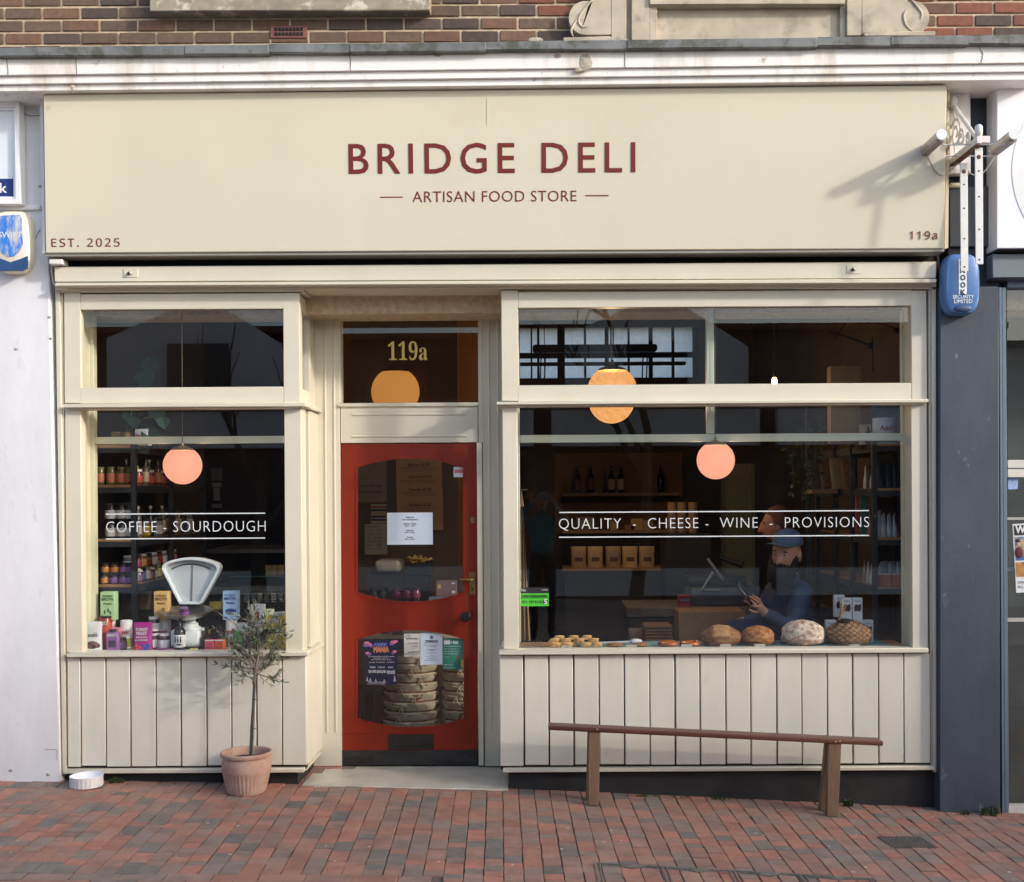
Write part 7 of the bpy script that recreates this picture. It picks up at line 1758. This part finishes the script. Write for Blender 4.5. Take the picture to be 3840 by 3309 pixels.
def hand_chain(J, E, pre, wrist, palm, fdir, side, curl, root):
    """five unequal, bent fingers and a thumb growing from a palm"""
    fdir = fdir.normalized(); side = side.normalized(); curl = curl.normalized()
    J[pre + 'palm'] = (wrist + fdir * .045, .024, .55); E.append((root, pre + 'palm'))
    for i, (o_, L_) in enumerate(((-.030, .062), (-.011, .074), (.009, .07), (.027, .056))):
        k = wrist + fdir * .085 + side * o_; J[pre + f'k{i}'] = (k, .0098); E.append((pre + 'palm', pre + f'k{i}'))
        a = k + fdir * L_ * .45 + curl * .008; J[pre + f'm{i}'] = (a, .0085); E.append((pre + f'k{i}', pre + f'm{i}'))
        b_ = a + (fdir * .6 + curl * .8).normalized() * L_ * .35; J[pre + f'n{i}'] = (b_, .0078); E.append((pre + f'm{i}', pre + f'n{i}'))
        c = b_ + (fdir * .1 + curl).normalized() * L_ * .25; J[pre + f't{i}'] = (c, .0066); E.append((pre + f'n{i}', pre + f't{i}'))
    t0 = wrist + fdir * .03 - side * .03; J[pre + 'th0'] = (t0, .012); E.append((pre + 'palm', pre + 'th0'))
    t1 = t0 + (fdir * .7 - side * .7).normalized() * .036; J[pre + 'th1'] = (t1, .0098); E.append((pre + 'th0', pre + 'th1'))
    t2 = t1 + (fdir * .9 + curl * .3).normalized() * .028; J[pre + 'th2'] = (t2, .0085); E.append((pre + 'th1', pre + 'th2'))
# the bearded man sitting in the window
hc = at(2950, 2079, .66)
pel = at(2985, 2415, .86); ch1 = at(2978, 2310, .84); ch2 = at(2972, 2225, .82); nk = at(2966, 2165, .76)
sL, sR = at(3012, 2222, .66), at(2900, 2208, .98)
eL, wL = at(2968, 2352, .56), at(2868, 2298, .52)
eR, wR = at(2862, 2325, .92), at(2790, 2330, .80)
hL, hR = pel + Vector((0, -.1, -.01)), pel + Vector((0, .1, -.01))
kL, kR = at(2735, 2345, .70), at(2715, 2375, .93)
aL, aR = Vector((kL.x - .1, .74, .34)), Vector((kR.x - .02, .93, .3))
J = {'pelvis': (pel, .15), 'waist': (ch1, .145), 'chest': (ch2, .158), 'collar': (nk - Vector((0, 0, .035)), .085), 'neck': (nk + Vector((-.01, -.02, .03)), .056), 'skull': (hc + Vector((.01, .03, -.03)), .05),
     'sL': (sL, .084), 'eL': (eL, .062), 'cL': (wL.lerp(eL, .12), .044), 'wL': (wL, .029), 'sR': (sR, .08), 'eR': (eR, .06), 'cR': (wR.lerp(eR, .12), .044), 'wR': (wR, .029),
     'hL': (hL, .095), 'kL': (kL, .066), 'aL': (aL, .045), 'fL': (aL + Vector((-.15, -.02, -.05)), .035), 'hR': (hR, .095), 'kR': (kR, .066), 'aR': (aR, .045), 'fR': (aR + Vector((-.15, 0, -.05)), .035)}
E = [('pelvis', 'waist'), ('waist', 'chest'), ('chest', 'collar'), ('collar', 'neck'), ('neck', 'skull'), ('chest', 'sL'), ('sL', 'eL'), ('eL', 'cL'), ('cL', 'wL'), ('chest', 'sR'), ('sR', 'eR'), ('eR', 'cR'), ('cR', 'wR'), ('pelvis', 'hL'), ('hL', 'kL'), ('kL', 'aL'), ('aL', 'fL'), ('pelvis', 'hR'), ('hR', 'kR'), ('kR', 'aR'), ('aR', 'fR')]
hand_chain(J, E, 'L', wL, None, at(2815, 2238, .48) - wL, Vector((.75, 0, .55)), Vector((-.5, .55, .1)), 'wL')
hand_chain(J, E, 'R', wR, None, Vector((-1, -.1, -.15)), Vector((0, 1, .1)), Vector((-.1, 0, -1)), 'wR')
def cl_man(a, b_):
    if a[:1] in 'LR' and len(a) > 1 and (a[1:] in ('palm', 'th0', 'th1') or a[1] in 'kmn'): return 0
    if b_ in ('Lpalm', 'Rpalm', 'skull') : return 0
    if a in ('hL', 'hR', 'kL', 'kR') or b_ in ('hL', 'hR'): return 2
    if a in ('aL', 'aR'): return 2
    return 1
hM = Matrix.Translation(hc) @ Matrix.Rotation(math.radians(-38), 4, 'Z') @ Matrix.Rotation(math.radians(3), 4, 'X') @ Matrix.Rotation(math.radians(5), 4, 'Y') @ Matrix.Scale(1.13, 4)
NAVYC = mat('navy_jacket', (64, 76, 100), .8, var=.12, vs=8, bump=.3, bs=40); NAVYT = mat('navy_trousers', (44, 54, 80), .8, var=.12, vs=8, bump=.3, bs=40)
man = person('person', None, J, E, hM, [SKIN, NAVYC, NAVYT, LIP, EYEW, IRIS, BROW], cl_man)
tag(man, 'bearded man in blue cap and navy jacket sitting in the wide window with a phone', 'person')
BEARD = mat('dark_beard', (30, 23, 21), .9, var=.35, vs=60, bump=1, bs=160)
mb = MB()
def bfn(d):
    return 1 + .16 * noise.noise(d * 5) + .09 * noise.noise(d * 13)
mb.ball((0, -.046, -.108), (.077, .07, .074), 36, 24, bfn); mb.ball((0, -.05, -.165), (.055, .05, .045), 24, 16, bfn)
mb.ball((0, -.094, -.05), (.034, .013, .009), 16, 8, bfn)
for s_ in (-1, 1): mb.ball((s_ * .06, -.012, -.045), (.019, .042, .06), 16, 12, bfn)
for v in mb.bm.verts: v.co = hM @ v.co
mb.build('beard', BEARD, man)
mb = MB(); CAPM = mat('blue_grey_cap', (80, 98, 122), .85, var=.08, vs=12, bump=.3, bs=90)
def cfn(d): return 1 if d.z > -.12 else .985
mb.ball((0, .006, .064), (.083, .103, .08), 28, 18, cfn)
for v in list(mb.bm.verts):
    if v.co.z < .058: v.co.z = .058 + (v.co.z - .058) * .12
rows = []
for j in range(5):
    t = j / 4; ring = []
    for i in range(13):
        a = math.radians(-62 + 124 * i / 12); R_ = .085 + .075 * t * math.cos(a) ** .6
        ring.append(mb.vv((math.sin(a) * (.084 + .004 * t), -.028 - math.cos(a) * (.07 + .085 * t), .072 + .004 * t - .012 * math.sin(a) ** 2 * (1 + t))))
    rows.append(ring)
for a, b_ in zip(rows, rows[1:]):
    for i in range(12): mb.fc([a[i], a[i + 1], b_[i + 1], b_[i]])
for v in mb.bm.verts: v.co = hM @ v.co
cp = mb.build('cap', CAPM, man)
sm = cp.modifiers.new('t', 'SOLIDIFY'); sm.thickness = .004
ph = thing('phone', 'dark phone held up in the left hand of the sitting man', 'phone', at(2790, 2235, .47)); mb = MB(); mb.box(-.036, .036, -.0045, .0045, -.075, .075, .004)
Mp = Matrix.Translation(at(2797, 2225, .50)) @ Matrix.Rotation(math.radians(60), 4, 'Z') @ Matrix.Rotation(math.radians(-30), 4, 'X') @ Matrix.Rotation(math.radians(-22), 4, 'Y')
for v in mb.bm.verts: v.co = Mp @ v.co
mb.build('case', mat('dark_phone', (46, 48, 54), .3), ph)
sl = thing('bar_stool', 'dark stool under the sitting man', 'stool', (pel.x, pel.y, FLZ)); zs_ = pel.z - .14
mb = MB(); mb.lathe((pel.x, pel.y, zs_ - .05), [(.17, 0), (.18, .02), (.17, .05)], 24); mb.build('seat', mat('dark_cabinet', (46, 42, 40), .6), sl)
for a in (45, 135, 225, 315):
    mb = MB(); a = math.radians(a); mb.tube([(pel.x + .12 * math.cos(a), pel.y + .12 * math.sin(a), zs_ - .05), (pel.x + .2 * math.cos(a), pel.y + .2 * math.sin(a), FLZ)], .014, 6); mb.build('leg', mat('dark_cabinet', (46, 42, 40), .6), sl)
# the woman behind him, face turned left
hc2 = at(2912, 1972, 1.95)
def stand(hc_, face, sh=.19, h0=FLZ, arm=None):
    f = Vector((math.cos(face), math.sin(face), 0)); s_ = Vector((-f.y, f.x, 0)); z = hc_.z
    P = lambda fx, sx, zz: Vector((hc_.x, hc_.y, 0)) + f * fx + s_ * sx + Vector((0, 0, zz))
    leg = (z - .62 - h0)
    J = {'pelvis': (P(-.03, 0, z - .66), .13), 'waist': (P(-.03, 0, z - .5), .115), 'chest': (P(-.03, 0, z - .34), .135), 'collar': (P(-.025, 0, z - .2), .07), 'neck': (P(-.015, 0, z - .13), .05), 'skull': (P(0, 0, z - .04), .05)}
    E = [('pelvis', 'waist'), ('waist', 'chest'), ('chest', 'collar'), ('collar', 'neck'), ('neck', 'skull')]
    for n_, q in (('L', 1), ('R', -1)):
        J['s' + n_] = (P(-.03, q * sh * .9, z - .26), .062)
        e, w, fd = (arm(q, P, z) if arm else (P(-.04, q * (sh + .05), z - .55), P(.03, q * (sh + .04), z - .78), Vector((0, 0, -1)) + f * .2))
        J['e' + n_] = (e, .045); J['w' + n_] = (w, .028); E += [('chest', 's' + n_), ('s' + n_, 'e' + n_), ('e' + n_, 'w' + n_)]
        J['h' + n_] = (P(-.03, q * .09, z - .74), .09); J['k' + n_] = (P(0, q * .1, h0 + .47), .058); J['a' + n_] = (P(-.02, q * .1, h0 + .09), .042); J['f' + n_] = (P(.13, q * .11, h0 + .035), .034)
        E += [('pelvis', 'h' + n_), ('h' + n_, 'k' + n_), ('k' + n_, 'a' + n_), ('a' + n_, 'f' + n_)]
        hand_chain(J, E, n_, w, None, fd, f if not arm else s_ * q, (-s_ * q if not arm else f), 'w' + n_)
    return J, E
J, E = stand(hc2, math.pi)
def cl_std(a, b_):
    if a[:1] in 'LR' and len(a) > 1: return 0
    if b_ in ('Lpalm', 'Rpalm', 'skull'): return 0
    if a[0] in 'hka' and len(a) == 2: return 2
    if b_ in ('hL', 'hR'): return 2
    return 1
hM2 = Matrix.Translation(hc2) @ Matrix.Rotation(math.radians(-98), 4, 'Z') @ Matrix.Scale(1.1, 4)
wom = person('person', None, J, E, hM2, [SKIN2, mat('dark_plum_top', (66, 44, 52), .85, var=.1), mat('black_trousers', (34, 34, 38), .85), LIP, EYEW, IRIS, BROW], cl_std)
tag(wom, 'auburn haired person in a dark top seen in profile behind the bearded man', 'person')
mb = MB()
mb.ball((0, .014, .03), (.086, .098, .108), 26, 18, lambda d: (1 + .06 * noise.noise(d * 5)) * (1 if d.y > -.25 or d.z > .45 else .9))
mb.ball((0, .05, -.04), (.082, .06, .1), 20, 12, lambda d: 1 + .1 * noise.noise(d * 5))
for v in mb.bm.verts: v.co = hM2 @ v.co
mb.build('hair', mat('auburn_hair', (112, 62, 40), .7, var=.3, vs=40, bump=.8, bs=120), wom)

# the photographer, met only as a reflection in the glass
hc3 = Vector((-.01, -6.82, 1.64))
J, E = stand(hc3, math.pi / 2, .2, ground(0), lambda q, P, z: (P(.1, q * .31, z - .27), P(.19, q * .115, z - .05), Vector((-q * .25, .25, 1))))
hM3 = Matrix.Translation(hc3) @ Matrix.Rotation(math.radians(180), 4, 'Z')
pho = person('person', None, J, E, hM3, [SKIN, mat('teal_shirt', (44, 120, 128), .8, var=.1), mat('dark_jeans', (44, 50, 66), .8, var=.1), LIP, EYEW, IRIS, BROW], cl_std)
pho.location.z += 0
tag(pho, 'person in a teal shirt holding up a phone, seen reflected in the wide window', 'person')
mb = MB(); mb.ball((0, .012, .03), (.082, .1, .105), 24, 16, lambda d: 1 if d.y > -.3 or d.z > .5 else .9)
for v in mb.bm.verts: v.co = hM3 @ v.co
mb.build('hair', mat('dark_hair', (48, 40, 36), .8, var=.2), pho)
ph2 = thing('phone', 'grey phone held up by the reflected person in teal', 'phone', (0, -6.58, 1.66)); mb = MB(); mb.box(-.08, .08, -6.584, -6.575, 1.62, 1.70, .003); mb.build('case', mat('grey_phone', (120, 122, 128), .3), ph2)
# ---------------------------------------------------------------- camera, sun, sky
cam = bpy.data.cameras.new('camera'); co = bpy.data.objects.new('camera', cam); COL.objects.link(co)
co.location = (0, -D, H)
co.rotation_euler = (Matrix.Rotation(math.radians(90), 3, 'X') @ Matrix.Rotation(-RO, 3, 'Z')).to_euler()
cam.sensor_width = 36; cam.lens = 36 * F / 3840
cam.shift_x = -(CX - 1920) / 3840; cam.shift_y = (CY - 1654.5) / 3840
cam.clip_start = .05; cam.clip_end = 500
S.camera = co
SUN = Vector((1.88, -1, .88)).normalized()
sl_ = bpy.data.lights.new('sun', 'SUN'); sl_.energy = 1.2; sl_.angle = math.radians(3); sl_.color = (1, .96, .9)
so = bpy.data.objects.new('sun', sl_); COL.objects.link(so); so.rotation_euler = SUN.to_track_quat('Z', 'Y').to_euler(); so.location = (6, -6, 8)
w = bpy.data.worlds.new('World'); S.world = w; w.use_nodes = True
nt = w.node_tree; bg = nt.nodes['Background']; sk = nt.nodes.new('ShaderNodeTexSky'); sk.sky_type = 'NISHITA'; sk.sun_disc = False
sk.sun_elevation = math.asin(SUN.z); sk.sun_rotation = math.atan2(SUN.x, SUN.y); sk.dust_density = 2.6; sk.air_density = 1.0
nt.links.new(sk.outputs[0], bg.inputs[0]); bg.inputs[1].default_value = .15
S.view_settings.view_transform = 'Standard'; S.view_settings.look = 'None'; S.view_settings.gamma = 1; S.view_settings.exposure = 1.15
c_ = S.cycles
c_.use_denoising = True
try: c_.denoiser = 'OPENIMAGEDENOISE'
except Exception: pass
c_.max_bounces = 10; c_.transparent_max_bounces = 24; c_.caustics_reflective = False; c_.caustics_refractive = False; c_.sample_clamp_indirect = 4
